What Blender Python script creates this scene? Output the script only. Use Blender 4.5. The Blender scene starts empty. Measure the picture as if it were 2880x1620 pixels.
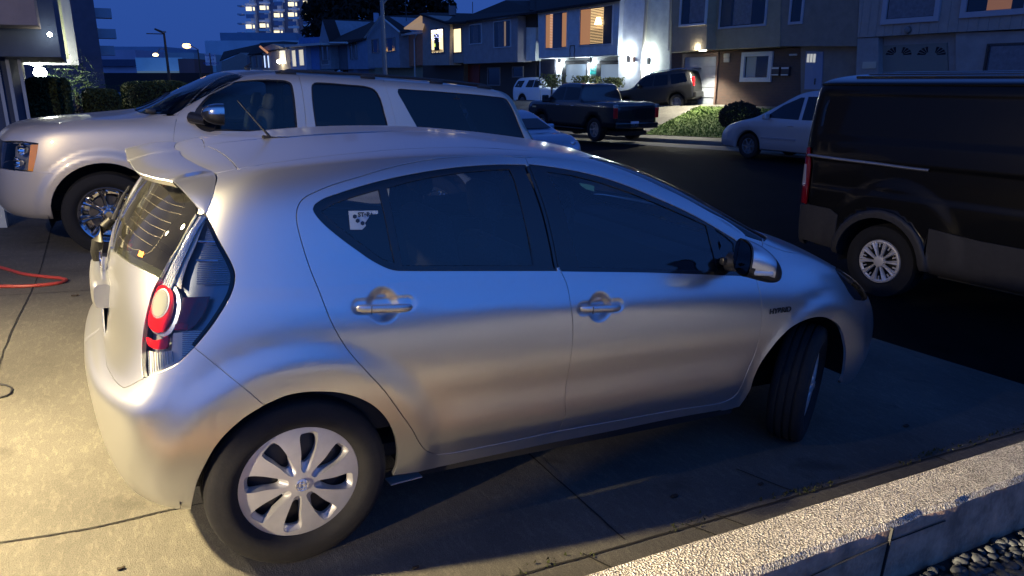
import bpy, bmesh, math, random
import numpy as np
from mathutils import Vector, Matrix, noise
from mathutils.bvhtree import BVHTree
from mathutils.geometry import delaunay_2d_cdt
random.seed(7)
scene = bpy.context.scene
COL = scene.collection
# ---------------------------------------------------------------- camera, world, lights, exposure
CAM_F = 2081.0
CP = np.array([-0.552, -3.065, 1.648])                 # camera in the frame of the silver hatchback
def _rot(yaw, pitch, roll):
    cy, sy = math.cos(yaw), math.sin(yaw)
    f = np.array([sy*math.cos(pitch), cy*math.cos(pitch), -math.sin(pitch)])
    r = np.array([cy, -sy, 0.]); u = np.cross(r, f)
    return math.cos(roll)*r+math.sin(roll)*u, -math.sin(roll)*r+math.cos(roll)*u, f
_r, _u, _f = _rot(.527, .264, .078)
_a = math.atan(583/2081.)
_up = math.cos(_a)*_u-math.sin(_a)*_f
_X = np.array([1, 0, 0.])-_up[0]*_up; _X /= np.linalg.norm(_X)
M3 = np.stack([_X, np.cross(_up, _X), _up])             # hatchback frame -> level world
CW = M3@CP; RW, UW, FW = M3@_r, M3@_u, M3@_f
cd = bpy.data.cameras.new("camera"); cam = bpy.data.objects.new("camera", cd); COL.objects.link(cam)
cd.sensor_fit = 'HORIZONTAL'; cd.sensor_width = 36; cd.lens = 36*CAM_F/2880; cd.clip_end = 3000; cd.clip_start = .05
cam.matrix_world = Matrix(((RW[0], UW[0], -FW[0], CW[0]), (RW[1], UW[1], -FW[1], CW[1]), (RW[2], UW[2], -FW[2], CW[2]), (0, 0, 0, 1)))
scene.camera = cam
scene.view_settings.view_transform = 'Standard'; scene.view_settings.look = 'None'
scene.view_settings.exposure = 0.0; scene.view_settings.gamma = 1
wd = bpy.data.worlds.new("World"); scene.world = wd; wd.use_nodes = True
nt = wd.node_tree; bg = nt.nodes['Background']
# dusk sky: even deep blue, much brighter low in the west behind the camera where the sun has gone down
N0 = nt.nodes.new; L0 = nt.links.new
tcw = N0('ShaderNodeTexCoord'); AFT = Vector((-.12, -.95, .28)).normalized()
dt = N0('ShaderNodeVectorMath'); dt.operation = 'DOT_PRODUCT'; L0(tcw.outputs['Generated'], dt.inputs[0]); dt.inputs[1].default_value = AFT
r0 = N0('ShaderNodeValToRGB'); e0 = r0.color_ramp; e0.elements[0].position = .30; e0.elements[0].color = (.027, .086, .36, 1); e0.elements[1].position = 1.; e0.elements[1].color = (.065, .26, .98, 1)
x0 = e0.elements.new(.62); x0.color = (.038, .125, .50, 1); x1 = e0.elements.new(.82); x1.color = (.050, .18, .72, 1)
mr0 = N0('ShaderNodeMapRange'); mr0.inputs[1].default_value = -1; mr0.inputs[2].default_value = 1; L0(dt.outputs['Value'], mr0.inputs[0]); L0(mr0.outputs[0], r0.inputs[0])
sx = N0('ShaderNodeSeparateXYZ'); L0(tcw.outputs['Generated'], sx.inputs[0]); r1 = N0('ShaderNodeValToRGB'); e1 = r1.color_ramp; e1.elements[0].position = .49; e1.elements[0].color = (.05, .05, .06, 1); e1.elements[1].position = .505; e1.elements[1].color = (.80, .80, .86, 1); x2 = e1.elements.new(.62); x2.color = (1, 1, 1, 1); x4 = e1.elements.new(.84); x4.color = (.80, .80, .85, 1); x5 = e1.elements.new(.92); x5.color = (.35, .35, .38, 1); x3 = e1.elements.new(1.); x3.color = (.16, .16, .18, 1)
mr1 = N0('ShaderNodeMapRange'); mr1.inputs[1].default_value = -1; mr1.inputs[2].default_value = 1; L0(sx.outputs['Z'], mr1.inputs[0]); L0(mr1.outputs[0], r1.inputs[0])
mul = N0('ShaderNodeMix'); mul.data_type = 'RGBA'; mul.blend_type = 'MULTIPLY'; mul.inputs['Factor'].default_value = 1; L0(r0.outputs[0], mul.inputs['A']); L0(r1.outputs[0], mul.inputs['B']); L0(mul.outputs['Result'], bg.inputs['Color'])
bg.inputs['Strength'].default_value = 1.
def lamp(name, kind, loc, energy, color, **k):
    l = bpy.data.lights.new(name, kind); l.energy = energy; l.color = color
    for a, b in k.items():
        if a not in ('aim',): setattr(l, a, b)
    o = bpy.data.objects.new(name, l); COL.objects.link(o); o.location = loc
    if 'aim' in k:
        d = Vector(k['aim'])-Vector(loc); o.rotation_euler = d.to_track_quat('-Z', 'Y').to_euler()
    return o
WARM = (1., .80, .48)
_wp = lambda x, y, z: tuple(M3@np.array([x, y, z]))
# lamps of our own house and path, behind and to the left, out of the frame; the kerb beam and slab lights are added
lamp('garage_lamp_light', 'POINT', _wp(-3.0, .8, 2.3), 450, (1., .80, .50), shadow_soft_size=.05)
lamp('garage_downlight', 'SPOT', _wp(-2.2, -.3, 2.3), 2250, (1., .79, .42), aim=_wp(-1.1, .1, 0), spot_size=math.radians(112), spot_blend=1., shadow_soft_size=.05)
lamp('kerb_top_fill_light', 'SPOT', _wp(-6.0, -1.61, .95), 26000, (1., .84, .60), aim=_wp(2.2, -1.61, .22), spot_size=math.radians(4.4), spot_blend=.4, shadow_soft_size=.02)  # narrow beam added to brighten only the top of the kerb wall
lamp('eave_lamp_light', 'SPOT', _wp(-5.0, -.98, 2.9), 130, (1., .88, .66), aim=_wp(1, -1.2, .2), spot_size=1.2, spot_blend=.6, shadow_soft_size=.04)
lamp('path_lamp_light', 'SPOT', _wp(-3.0, -2.0, .40), 800, (1., .80, .52), aim=_wp(-.05, -.8, .22), spot_size=math.radians(11.5), spot_blend=.7, shadow_soft_size=.03)
for _x in (-1.2, 2.6, 6.2): lamp('slab_fill_light', 'SPOT', _wp(_x, -5.6, 2.8), 500, (1., .93, .84), aim=_wp(_x, -5.6, 0), spot_size=math.radians(106), spot_blend=.35, shadow_soft_size=.1)  # lights added to brighten the unseen slab mirrored in the car doors
# ---------------------------------------------------------------- materials
MATS = {}
def mat(name, col, rough=.5, metal=0., coat=0., emit=None, es=1., spec=.5, noise_amt=0., nscale=20., bump=0., bscale=60., alpha=None, col2=None, coat_r=.03):
    if name in MATS: return MATS[name]
    m = bpy.data.materials.new(name); m.use_nodes = True; t = m.node_tree; b = t.nodes['Principled BSDF']
    b.inputs['Base Color'].default_value = (*col, 1); b.inputs['Roughness'].default_value = rough; b.inputs['Metallic'].default_value = metal
    b.inputs['Coat Weight'].default_value = coat; b.inputs['Coat Roughness'].default_value = coat_r; b.inputs['Specular IOR Level'].default_value = spec
    if emit: b.inputs['Emission Color'].default_value = (*emit, 1); b.inputs['Emission Strength'].default_value = es
    tc = t.nodes.new('ShaderNodeTexCoord')
    if noise_amt or col2:
        n = t.nodes.new('ShaderNodeTexNoise'); n.inputs['Scale'].default_value = nscale; n.inputs['Detail'].default_value = 6; n.inputs['Roughness'].default_value = .65
        t.links.new(tc.outputs['Object'], n.inputs['Vector'])
        r = t.nodes.new('ShaderNodeValToRGB'); r.color_ramp.elements[0].position = .35; r.color_ramp.elements[1].position = .68
        c2 = col2 or tuple(c*(1-noise_amt) for c in col)
        c1 = col if col2 else tuple(min(1, c*(1+noise_amt)) for c in col)
        r.color_ramp.elements[0].color = (*c2, 1); r.color_ramp.elements[1].color = (*c1, 1)
        t.links.new(n.outputs['Fac'], r.inputs[0]); t.links.new(r.outputs[0], b.inputs['Base Color'])
    if bump:
        n = t.nodes.new('ShaderNodeTexNoise'); n.inputs['Scale'].default_value = bscale; n.inputs['Detail'].default_value = 5
        t.links.new(tc.outputs['Object'], n.inputs['Vector'])
        bp = t.nodes.new('ShaderNodeBump'); bp.inputs['Strength'].default_value = bump; bp.inputs['Distance'].default_value = .01
        t.links.new(n.outputs['Fac'], bp.inputs['Height']); t.links.new(bp.outputs[0], b.inputs['Normal'])
    MATS[name] = m; return m
def glassmat(name, tint, ior=1.5, refl=1.0, rough=0.0, dirt=0.0):
    if name in MATS: return MATS[name]
    m = bpy.data.materials.new(name); m.use_nodes = True; t = m.node_tree
    for n in list(t.nodes):
        if n.type != 'OUTPUT_MATERIAL': t.nodes.remove(n)
    out = [n for n in t.nodes][0]
    tr = t.nodes.new('ShaderNodeBsdfTransparent'); tr.inputs[0].default_value = (*tint, 1)
    gl = t.nodes.new('ShaderNodeBsdfGlossy'); gl.inputs['Color'].default_value = (refl, refl, refl, 1); gl.inputs['Roughness'].default_value = rough
    fr = t.nodes.new('ShaderNodeFresnel'); fr.inputs[0].default_value = ior
    mx = t.nodes.new('ShaderNodeMixShader'); t.links.new(fr.outputs[0], mx.inputs[0]); t.links.new(tr.outputs[0], mx.inputs[1]); t.links.new(gl.outputs[0], mx.inputs[2])
    last = mx
    if dirt:
        df = t.nodes.new('ShaderNodeBsdfDiffuse'); df.inputs[0].default_value = (.6, .58, .5, 1)
        tc = t.nodes.new('ShaderNodeTexCoord'); nz = t.nodes.new('ShaderNodeTexNoise'); nz.inputs['Scale'].default_value = 9; nz.inputs['Detail'].default_value = 8
        t.links.new(tc.outputs['Object'], nz.inputs['Vector'])
        mm = t.nodes.new('ShaderNodeMath'); mm.operation = 'MULTIPLY'; mm.inputs[1].default_value = dirt; t.links.new(nz.outputs['Fac'], mm.inputs[0])
        m2 = t.nodes.new('ShaderNodeMixShader'); t.links.new(mm.outputs[0], m2.inputs[0]); t.links.new(mx.outputs[0], m2.inputs[1]); t.links.new(df.outputs[0], m2.inputs[2]); last = m2
    t.links.new(last.outputs[0], out.inputs[0]); MATS[name] = m; return m
# ---------------------------------------------------------------- object helpers
def link(o, parent=None):
    COL.objects.link(o)
    if parent is not None: o.parent = parent
    return o
def tag(o, label=None, cat=None, group=None, kind=None):
    if label: o['label'] = label
    if cat: o['category'] = cat
    if group: o['group'] = group
    if kind: o['kind'] = kind
    return o
def empty(name, label, cat, loc=(0, 0, 0), rz=0, group=None, mw=None):
    o = bpy.data.objects.new(name, None); link(o); o.empty_display_size = .2
    if mw is not None: o.matrix_world = mw
    else: o.location = loc; o.rotation_euler = (0, 0, rz)
    return tag(o, label, cat, group)
def mesh_obj(name, V, F, m, parent=None, normals=None, smooth=True, mats=None, midx=None):
    me = bpy.data.meshes.new(name); me.from_pydata([tuple(v) for v in V], [], [tuple(int(i) for i in f) for f in F])
    for mm in (mats or [m]): me.materials.append(mm)
    me.polygons.foreach_set('use_smooth', [smooth]*len(me.polygons))
    if midx is not None: me.polygons.foreach_set('material_index', midx)
    if normals is not None:
        me.normals_split_custom_set_from_vertices([tuple(n) for n in normals])
    me.update()
    return link(bpy.data.objects.new(name, me), parent)
class MB:
    """collects simple solids into one mesh"""
    def __init__(s): s.b = bmesh.new()
    def box(s, c, d, rz=0, bev=0, M=None):
        g = bmesh.ops.create_cube(s.b, size=1)['verts']
        for v in g: v.co = Vector((v.co.x*d[0], v.co.y*d[1], v.co.z*d[2]))
        if bev:
            es = list({e for v in g for e in v.link_edges})
            r = bmesh.ops.bevel(s.b, geom=es+list(g), offset=bev, segments=2, affect='EDGES', profile=.5); g = list({v for v in r['verts']} | {v for v in g if v.is_valid})
        R = Matrix.Rotation(rz, 4, 'Z'); T = Matrix.Translation(c)
        X = T@(M.to_4x4() if M else R)
        for v in g: v.co = X@v.co
        return s
    def poly(s, pts, ext=None):
        """planar polygon, optionally extruded by vector ext"""
        vs = [s.b.verts.new(p) for p in pts]; f = s.b.faces.new(vs)
        if ext is not None:
            r = bmesh.ops.extrude_face_region(s.b, geom=[f]); ve = [g for g in r['geom'] if isinstance(g, bmesh.types.BMVert)]
            bmesh.ops.translate(s.b, verts=ve, vec=Vector(ext))
            bmesh.ops.recalc_face_normals(s.b, faces=list({ff for v in vs for ff in v.link_faces} | {ff for v in ve for ff in v.link_faces}))
        return s
    def tube(s, path, r, n=8, closed=False, cap=True):
        P = [Vector(p) for p in path]; rs = r if hasattr(r, '__len__') else [r]*len(P); rings = []
        for i, p in enumerate(P):
            a = P[i-1] if (i > 0 or closed) else p; b = P[(i+1) % len(P)] if (i < len(P)-1 or closed) else p
            t = (b-a).normalized(); ref = Vector((0, 0, 1)) if abs(t.z) < .9 else Vector((1, 0, 0))
            x = t.cross(ref).normalized(); y = x.cross(t)
            rings.append([s.b.verts.new(p+rs[i]*(math.cos(k*math.tau/n)*x+math.sin(k*math.tau/n)*y)) for k in range(n)])
        m = len(P)
        for i in range(m if closed else m-1):
            A, B = rings[i], rings[(i+1) % m]
            for k in range(n): s.b.faces.new((A[k], A[(k+1) % n], B[(k+1) % n], B[k]))
        if cap and not closed:
            s.b.faces.new(rings[0][::-1]); s.b.faces.new(rings[-1])
        return s
    def lathe(s, prof, n=48, axis='Y', c=(0, 0, 0), closed=False, a0=0, a1=math.tau):
        """prof: (radius, offset along axis)"""
        full = abs(a1-a0-math.tau) < 1e-6; rings = []
        for k in range(n if full else n+1):
            a = a0+(a1-a0)*k/n; ca, sa = math.cos(a), math.sin(a); row = []
            for r, h in prof:
                p = {'Y': (r*ca, h, r*sa), 'Z': (r*ca, r*sa, h), 'X': (h, r*ca, r*sa)}[axis]
                row.append(s.b.verts.new((p[0]+c[0], p[1]+c[1], p[2]+c[2])))
            rings.append(row)
        N = len(rings); m = len(prof)
        for k in range(N if full else N-1):
            A, B = rings[k], rings[(k+1) % N]
            for i in range(m if closed else m-1):
                j = (i+1) % m
                s.b.faces.new((A[i], B[i], B[j], A[j]))
        return s
    def grid(s, fn, nu, nv, u0=0, u1=1, v0=0, v1=1):
        g = [[s.b.verts.new(fn(u0+(u1-u0)*i/nu, v0+(v1-v0)*j/nv)) for j in range(nv+1)] for i in range(nu+1)]
        for i in range(nu):
            for j in range(nv): s.b.faces.new((g[i][j], g[i+1][j], g[i+1][j+1], g[i][j+1]))
        return s
    def build(s, name, m, parent=None, smooth=False, angle=35, recalc=True):
        bmesh.ops.remove_doubles(s.b, verts=s.b.verts, dist=1e-5)
        if recalc: bmesh.ops.recalc_face_normals(s.b, faces=s.b.faces)
        me = bpy.data.meshes.new(name); s.b.to_mesh(me); s.b.free()
        ml = m if isinstance(m, list) else [m]
        for x in ml: me.materials.append(x)
        if smooth:
            me.polygons.foreach_set('use_smooth', [True]*len(me.polygons)); me.set_sharp_from_angle(angle=math.radians(angle))
        return link(bpy.data.objects.new(name, me), parent)
def text_obj(name, s, size, m, mw, parent=None, ext=.0005, align='CENTER', sx=1., bold=0.):
    c = bpy.data.curves.new(name, 'FONT'); c.body = s; c.size = size; c.extrude = ext; c.align_x = align; c.align_y = 'CENTER'; c.offset = bold
    o = bpy.data.objects.new(name, c); COL.objects.link(o)
    dg = bpy.context.evaluated_depsgraph_get(); me = bpy.data.meshes.new_from_object(o.evaluated_get(dg)); bpy.data.objects.remove(o)
    me.materials.clear(); me.materials.append(m)
    o = bpy.data.objects.new(name, me); link(o, parent); o.matrix_local = mw@Matrix.Diagonal((sx, 1, 1, 1)); return o
# ---------------------------------------------------------------- B-spline bodies, panels cut from them
def smooth_line(pts, step=6.0, closed=False):
    """Catmull-Rom through points (any dimension), resampled about every step units"""
    P = np.array(pts, float); n = len(P); out = []
    for i in range(n if closed else n-1):
        p1, p2 = P[i], P[(i+1) % n]
        p0 = P[i-1] if (i > 0 or closed) else p1*2-p2
        p3 = P[(i+2) % n] if (i < n-2 or closed) else p2*2-p1
        d1, d2, d3 = [max(1e-6, np.linalg.norm(b-a))**.5 for a, b in ((p0, p1), (p1, p2), (p2, p3))]
        m1 = (p2-p1)+d2*((p1-p0)/d1-(p2-p0)/(d1+d2)); m2 = (p2-p1)+d2*((p3-p2)/d3-(p3-p1)/(d2+d3))
        k = max(1, int(np.linalg.norm(p2-p1)/step))
        for j in range(k):
            t = j/k
            out.append((2*t**3-3*t**2+1)*p1+(t**3-2*t**2+t)*m1+(-2*t**3+3*t**2)*p2+(t**3-t**2)*m2)
    if not closed: out.append(P[-1])
    return np.array(out)
def zz(origin, scale, pts): return [(origin[0]+x*scale, origin[1]+y*scale) for x, y in pts]
class Body:
    def __init__(s, rows, mw, disp=None, iters=1, sub=6):
        """rows[v][u] = points in the vehicle's frame, right half (y<0 towards the viewer is negated inside)"""
        s.D = np.array(rows, float); s.nv, s.nu = s.D.shape[:2]; s.C = s.D.copy(); s.disp = disp; s.mw = mw
        for _ in range(iters):
            g = s._ghost(s.C); A = (g[1:-1, :-2]+4*g[1:-1, 1:-1]+g[1:-1, 2:])/6; gg = (g[:-2, :]+4*g[1:-1, :]+g[2:, :])/6
            e = (gg[:, :-2]+4*gg[:, 1:-1]+gg[:, 2:])/6
            s.C = s.C+(s.D-e)
        s.G = s._ghost(s.C)
        inv = np.array(mw.inverted()); R = inv[:3, :3]; s.inv = inv
        s.cam = R@CW+inv[:3, 3]; s.ax = [R@a for a in (RW, UW, FW)]
        nu, nv = (s.nu-1)*sub, (s.nv-1)*sub
        U, V = np.meshgrid(np.linspace(0, s.nu-1, nu+1), np.linspace(0, s.nv-1, nv+1), indexing='ij')
        s.gs = sub; P = s.P(U.ravel(), V.ravel()).reshape(nu+1, nv+1, 3); s.grid = P
        idx = np.arange((nu+1)*(nv+1)).reshape(nu+1, nv+1)
        F = np.stack([idx[:-1, :-1], idx[1:, :-1], idx[1:, 1:], idx[:-1, 1:]], -1).reshape(-1, 4)
        s.bn = nv; s.bvh = BVHTree.FromPolygons([Vector(p) for p in P.reshape(-1, 3)], [tuple(int(q) for q in f) for f in F])
    def _ghost(s, C):
        fl = np.array([1, -1, 1.])
        a = np.concatenate([C[:, 1:2]*fl, C, C[:, -2:-1]*fl], 1)
        return np.concatenate([2*a[0:1]-a[1:2], a, 2*a[-1:]-a[-2:-1]], 0)
    def base(s, u, v):
        u = np.clip(np.asarray(u, float), 0, s.nu-1); v = np.clip(np.asarray(v, float), 0, s.nv-1)
        iu = np.minimum(u.astype(int), s.nu-2); iv = np.minimum(v.astype(int), s.nv-2); fu, fv = u-iu, v-iv
        def w(t): return [(1-t)**3/6, (3*t**3-6*t**2+4)/6, (-3*t**3+3*t**2+3*t+1)/6, t**3/6]
        wu, wv = w(fu), w(fv); o = 0
        for i in range(4):
            for j in range(4): o = o+(wv[i]*wu[j])[:, None]*s.G[iv+i, iu+j]
        return o
    def _n(s, fn, u, v, e=.02):
        a = fn(np.minimum(u+e, s.nu-1), v)-fn(np.maximum(u-e, 0), v); b = fn(u, np.minimum(v+e, s.nv-1))-fn(u, np.maximum(v-e, 0))
        n = np.cross(a, b); l = np.linalg.norm(n, axis=1, keepdims=True); l[l == 0] = 1; return n/l*s.sgn
    sgn = 1.
    def P(s, u, v):
        u = np.asarray(u, float); v = np.asarray(v, float); p = s.base(u, v)
        if s.disp is not None:
            n = s._n(s.base, u, v); p = p+n*s.disp(p, n)[:, None]
        return p
    def N(s, u, v): return s._n(s.P, np.asarray(u, float), np.asarray(v, float))
    def _uvs(s, rays):
        uv = []; T = []
        for o, d in rays:
            h = s.bvh.ray_cast(Vector(o), Vector(d).normalized())
            if h[0] is None: continue
            i = h[2]; uv.append(((i//s.bn+.5)/s.gs, (i % s.bn+.5)/s.gs)); T.append(tuple(h[0]))
        if not uv: return np.zeros((0, 2))
        q = np.array(uv); T = np.array(T); e = .01
        for _ in range(6):
            u, v = q[:, 0], q[:, 1]; p = s.P(u, v); a = (s.P(u+e, v)-s.P(u-e, v))/(2*e); b = (s.P(u, v+e)-s.P(u, v-e))/(2*e)
            r = T-p; aa = (a*a).sum(1); bb = (b*b).sum(1); ab = (a*b).sum(1); ra = (r*a).sum(1); rb = (r*b).sum(1); D = aa*bb-ab*ab+1e-12
            q = q+np.clip(np.stack([(ra*bb-rb*ab)/D, (rb*aa-ra*ab)/D], 1), -.4, .4)
            q[:, 0] = np.clip(q[:, 0], 0, s.nu-1); q[:, 1] = np.clip(q[:, 1], 0, s.nv-1)
        return q
    def pix(s, pts, step=8, smooth=True, closed=False):
        """trace given on the photograph -> parameters on this body at its true distance"""
        L = smooth_line(pts, step, closed) if smooth else pts
        return s._uvs([(s.cam, s.ax[2]*CAM_F+s.ax[0]*(x-1440)-s.ax[1]*(y-810)) for x, y in L])
    def side(s, pts, step=.03, smooth=True, y=-1, closed=False):
        L = smooth_line(pts, step, closed) if smooth else pts
        return s._uvs([((x, 4.*y, z), (0, -y, 0)) for x, z in L])
    def pts(s, P3, step=.03, smooth=True):
        L = smooth_line(P3, step) if smooth else P3
        return np.array([s.near(p) for p in L])
    def near(s, p):
        """parameters of the surface point nearest p"""
        p = np.array(p, float); d = np.linalg.norm(s.grid-p, axis=2); i, j = np.unravel_index(d.argmin(), d.shape); q = np.array([[i/s.gs, j/s.gs]]); e = .01
        for _ in range(5):
            u, v = q[:, 0], q[:, 1]; x = s.P(u, v); a = (s.P(u+e, v)-s.P(u-e, v))[0]/(2*e); b = (s.P(u, v+e)-s.P(u, v-e))[0]/(2*e)
            r = p-x[0]; D = (a@a)*(b@b)-(a@b)**2+1e-12
            q = q+np.clip([((r@a)*(b@b)-(r@b)*(a@b))/D, ((r@b)*(a@a)-(r@a)*(a@b))/D], -.3, .3)
            q[:, 0] = np.clip(q[:, 0], 0, s.nu-1); q[:, 1] = np.clip(q[:, 1], 0, s.nv-1)
        return q[0]
def inside(P, poly):
    x, y = P[:, 0], P[:, 1]; r = np.zeros(len(P), bool); n = len(poly); j = n-1
    for i in range(n):
        xi, yi = poly[i]; xj, yj = poly[j]
        if yi != yj: r ^= ((yi > y) != (yj > y)) & (x < (xj-xi)*(y-yi)/(yj-yi)+xi)
        j = i
    return r
def area(p): x, y = p[:, 0], p[:, 1]; return .5*np.sum(x*np.roll(y, -1)-np.roll(x, -1)*y)
def clean(p, eps=1e-3):
    o = [p[0]]
    for q in p[1:]:
        if np.linalg.norm(q-o[-1]) > eps: o.append(q)
    if np.linalg.norm(o[0]-o[-1]) < eps: o.pop()
    return np.array(o)
def inset(B, L, g):
    """shrink a parameter-space loop by g metres"""
    if g == 0: return L
    if area(L) < 0: L = L[::-1]
    P = B.P(L[:, 0], L[:, 1]); N = B.N(L[:, 0], L[:, 1]); n = len(L); out = []
    e = .01
    Pu = (B.P(L[:, 0]+e, L[:, 1])-B.P(L[:, 0]-e, L[:, 1]))/(2*e); Pv = (B.P(L[:, 0], L[:, 1]+e)-B.P(L[:, 0], L[:, 1]-e))/(2*e)
    for i in range(n):
        if min(L[i, 0], B.nu-1-L[i, 0]) < 1e-6 or L[i, 1] > B.nv-1.001: out.append(L[i]); continue
        du = L[(i+1) % n]-L[i-1]
        t = Pu[i]*du[0]+Pv[i]*du[1]; l = np.linalg.norm(t)
        if l < 1e-9: out.append(L[i]); continue
        d = np.cross(np.cross(Pu[i], Pv[i]), t); d /= max(np.linalg.norm(d), 1e-9)
        q = np.linalg.lstsq(np.stack([Pu[i], Pv[i]], 1), d*g, rcond=None)[0]; out.append(L[i]+np.clip(q, -.3, .3))
    return np.array(out)
def panel(B, name, loops, m, parent, holes=(), gap=.0022, skirt=.014, off=0., sides='LR', join=False, sp=.025, lip=.0016, hskirt=None, dense=()):
    L = clean(np.array(loops)); L = inset(B, L, gap)
    if area(L) < 0: L = L[::-1]
    H = []
    for h in holes:
        h = clean(np.array(h)); h = h[::-1] if area(h) > 0 else h; H.append(h)
    su = np.linalg.norm(B.D[:, 1:]-B.D[:, :-1], axis=2).max(0); um, uM = L[:, 0].min(), L[:, 0].max(); vm, vM = L[:, 1].min(), L[:, 1].max()
    us = []
    for i in range(B.nu-1):
        k = max(2, int(su[i]/sp)); us += [i+j/k for j in range(k)]
    sv = np.linalg.norm(B.D[1:]-B.D[:-1], axis=2).mean(1); vs = []
    for i in range(B.nv-1):
        k = max(2, int(sv[i]/sp)); vs += [i+j/k for j in range(k)]
    us = [q for q in us if um < q < uM]; vs = [q for q in vs if vm < q < vM]
    G = np.array([(a, b) for a in us for b in vs]) if us and vs else np.zeros((0, 2))
    for (p0, rad, k) in dense:
        c0 = B.near(p0); ru = np.linalg.norm(B.near((p0[0]+rad, p0[1], p0[2]))-c0); rv = np.linalg.norm(B.near((p0[0], p0[1], p0[2]+rad))-c0)
        if len(G): G = G[(((G-c0)/np.array([ru, rv]))**2).sum(1) > 1]
        t = np.linspace(-1, 1, k); gx, gy = np.meshgrid(t, t); q = np.stack([gx.ravel(), gy.ravel()], 1); q = q[(q**2).sum(1) < 1]
        G = np.concatenate([G, c0+q*np.array([ru, rv])])
    if len(G): G = G[inside(G, L)]
    for h in H:
        if len(G): G = G[~inside(G, h)]
    allb = np.concatenate([L]+H); edges = []; k = 0
    for l in [L]+H:
        edges += [(k+i, k+(i+1) % len(l)) for i in range(len(l))]; k += len(l)
    if len(G):
        keep = np.ones(len(G), bool)
        for i in range(0, len(G), 2000):
            d = np.abs(G[i:i+2000, None]-allb[None]); keep[i:i+2000] = ((d[..., 0]**2/.0003+d[..., 1]**2/.0015) > 1).all(1)
        G = G[keep]
    pts = np.concatenate([allb, G])
    r = delaunay_2d_cdt([Vector((p[0], p[1]*.35)) for p in pts], edges, [], 0, 1e-7)
    V = np.array([(v.x, v.y/.35) for v in r[0]]); F = np.array([f for f in r[2] if len(f) == 3]); c = V[F].mean(1)
    ok = inside(c, L)
    for h in H: ok &= ~inside(c, h)
    F = F[ok]
    P = B.P(V[:, 0], V[:, 1]); N = B.N(V[:, 0], V[:, 1]); P = P+N*off
    VV = [P]; NN = [N]; FF = [list(map(tuple, F))]; n0 = len(P); nf = 0
    if skirt:
        for li, l in enumerate([L]+H):
            sk = skirt if li == 0 or hskirt is None else hskirt
            n = len(l); p = B.P(l[:, 0], l[:, 1]); nn = B.N(l[:, 0], l[:, 1]); p = p+nn*off
            t = np.roll(p, -1, 0)-np.roll(p, 1, 0); t /= np.maximum(np.linalg.norm(t, axis=1, keepdims=True), 1e-9)
            o = np.cross(t, nn)*s_out(B)
            q1 = p+o*lip-nn*lip; q2 = q1-nn*sk
            n1 = (nn+o); n1 /= np.linalg.norm(n1, axis=1, keepdims=True)
            VV += [p, q1, q1, q2]; NN += [nn, o, o, o]
            b = n0
            for i in range(n):
                j = (i+1) % n
                if abs(p[i, 1]) < 2e-3 and abs(p[j, 1]) < 2e-3: continue
                FF.append([(b+i, b+n+i, b+n+j, b+j)]); FF.append([(b+2*n+i, b+3*n+i, b+3*n+j, b+2*n+j)])
            n0 += 4*n
    V3 = np.concatenate(VV); N3 = np.concatenate(NN); F3 = [f for g in FF for f in g]
    if B.flip: F3 = [f[::-1] for f in F3]
    res = []; fl = np.array([1, -1, 1.])
    if join:
        n = len(V3); return mesh_obj(name, np.concatenate([V3, V3*fl]), F3+[tuple(i+n for i in f[::-1]) for f in F3], m, parent, np.concatenate([N3, N3*fl]))
    for sd in sides:
        if sd == 'R': res.append(mesh_obj(name, V3, F3, m, parent, N3))
        else: res.append(mesh_obj(name, V3*fl, [f[::-1] for f in F3], m, parent, N3*fl))
    return res
def s_out(B): return 1.
Body.flip = False
def ribbon(B, name, line, m, parent, w=.02, off=-.012, sides='LR', h=0):
    """a strip lying along a line on the body"""
    L = np.array(line); P = B.P(L[:, 0], L[:, 1]); N = B.N(L[:, 0], L[:, 1]); t = np.gradient(P, axis=0); t /= np.maximum(np.linalg.norm(t, axis=1, keepdims=True), 1e-9)
    s = np.cross(N, t); c = P+N*off; n = len(P)
    V = np.concatenate([c-s*w/2, c+s*w/2]); NN = np.concatenate([N, N]); F = [(i, i+1, n+i+1, n+i) for i in range(n-1)]; fl = np.array([1, -1, 1.])
    if h:
        V = np.concatenate([c-s*w/2-N*h*.5, c-s*w/4+N*h*.5, c+s*w/4+N*h*.5, c+s*w/2-N*h*.5]); NN = None; F = [(a*n+i, a*n+i+1, (a+1)*n+i+1, (a+1)*n+i) for a in range(3) for i in range(n-1)]
    VV = []; FF = []; N2 = []; k = 0
    for sd in sides:
        g = fl if sd == 'L' else 1.; VV.append(V*g); FF += [tuple(q+k for q in f) for f in F]; k += len(V)
        if NN is not None: N2.append(NN*g)
    return mesh_obj(name, np.concatenate(VV), FF, m, parent, np.concatenate(N2) if N2 else None)
# ================================================================ the silver hatchback
SILVER = mat('silver_paint', (.60, .61, .62), rough=.295, metal=.92, coat=.4, coat_r=.08)
def flake(m, sc=0, amt=0): pass
flake(SILVER)
BLACKPL = mat('black_plastic', (.018, .018, .02), rough=.45, noise_amt=.3, nscale=40)
GLOSSBLK = mat('gloss_black', (.006, .006, .007), rough=.12, coat=.5)
SEAL = mat('black_rubber_seal', (.008, .008, .008), rough=.6)
TYRE = mat('tyre_rubber', (.007, .007, .0075), rough=.85, noise_amt=.25, nscale=30, bump=.1, bscale=120)
CHROME = mat('chrome', (.82, .82, .83), rough=.07, metal=1)
DARKIN = mat('dark_interior', (.02, .021, .024), rough=.8)
SEATM = mat('seat_fabric', (.035, .037, .045), rough=.9, noise_amt=.3, nscale=120)
UNDER = mat('underbody', (.012, .012, .012), rough=.9)
WINDOW = glassmat('window_glass', (.88, .92, .92), ior=1.68)
REARGL = glassmat('rear_window_glass', (.42, .46, .38), ior=1.5, dirt=.035)
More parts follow.
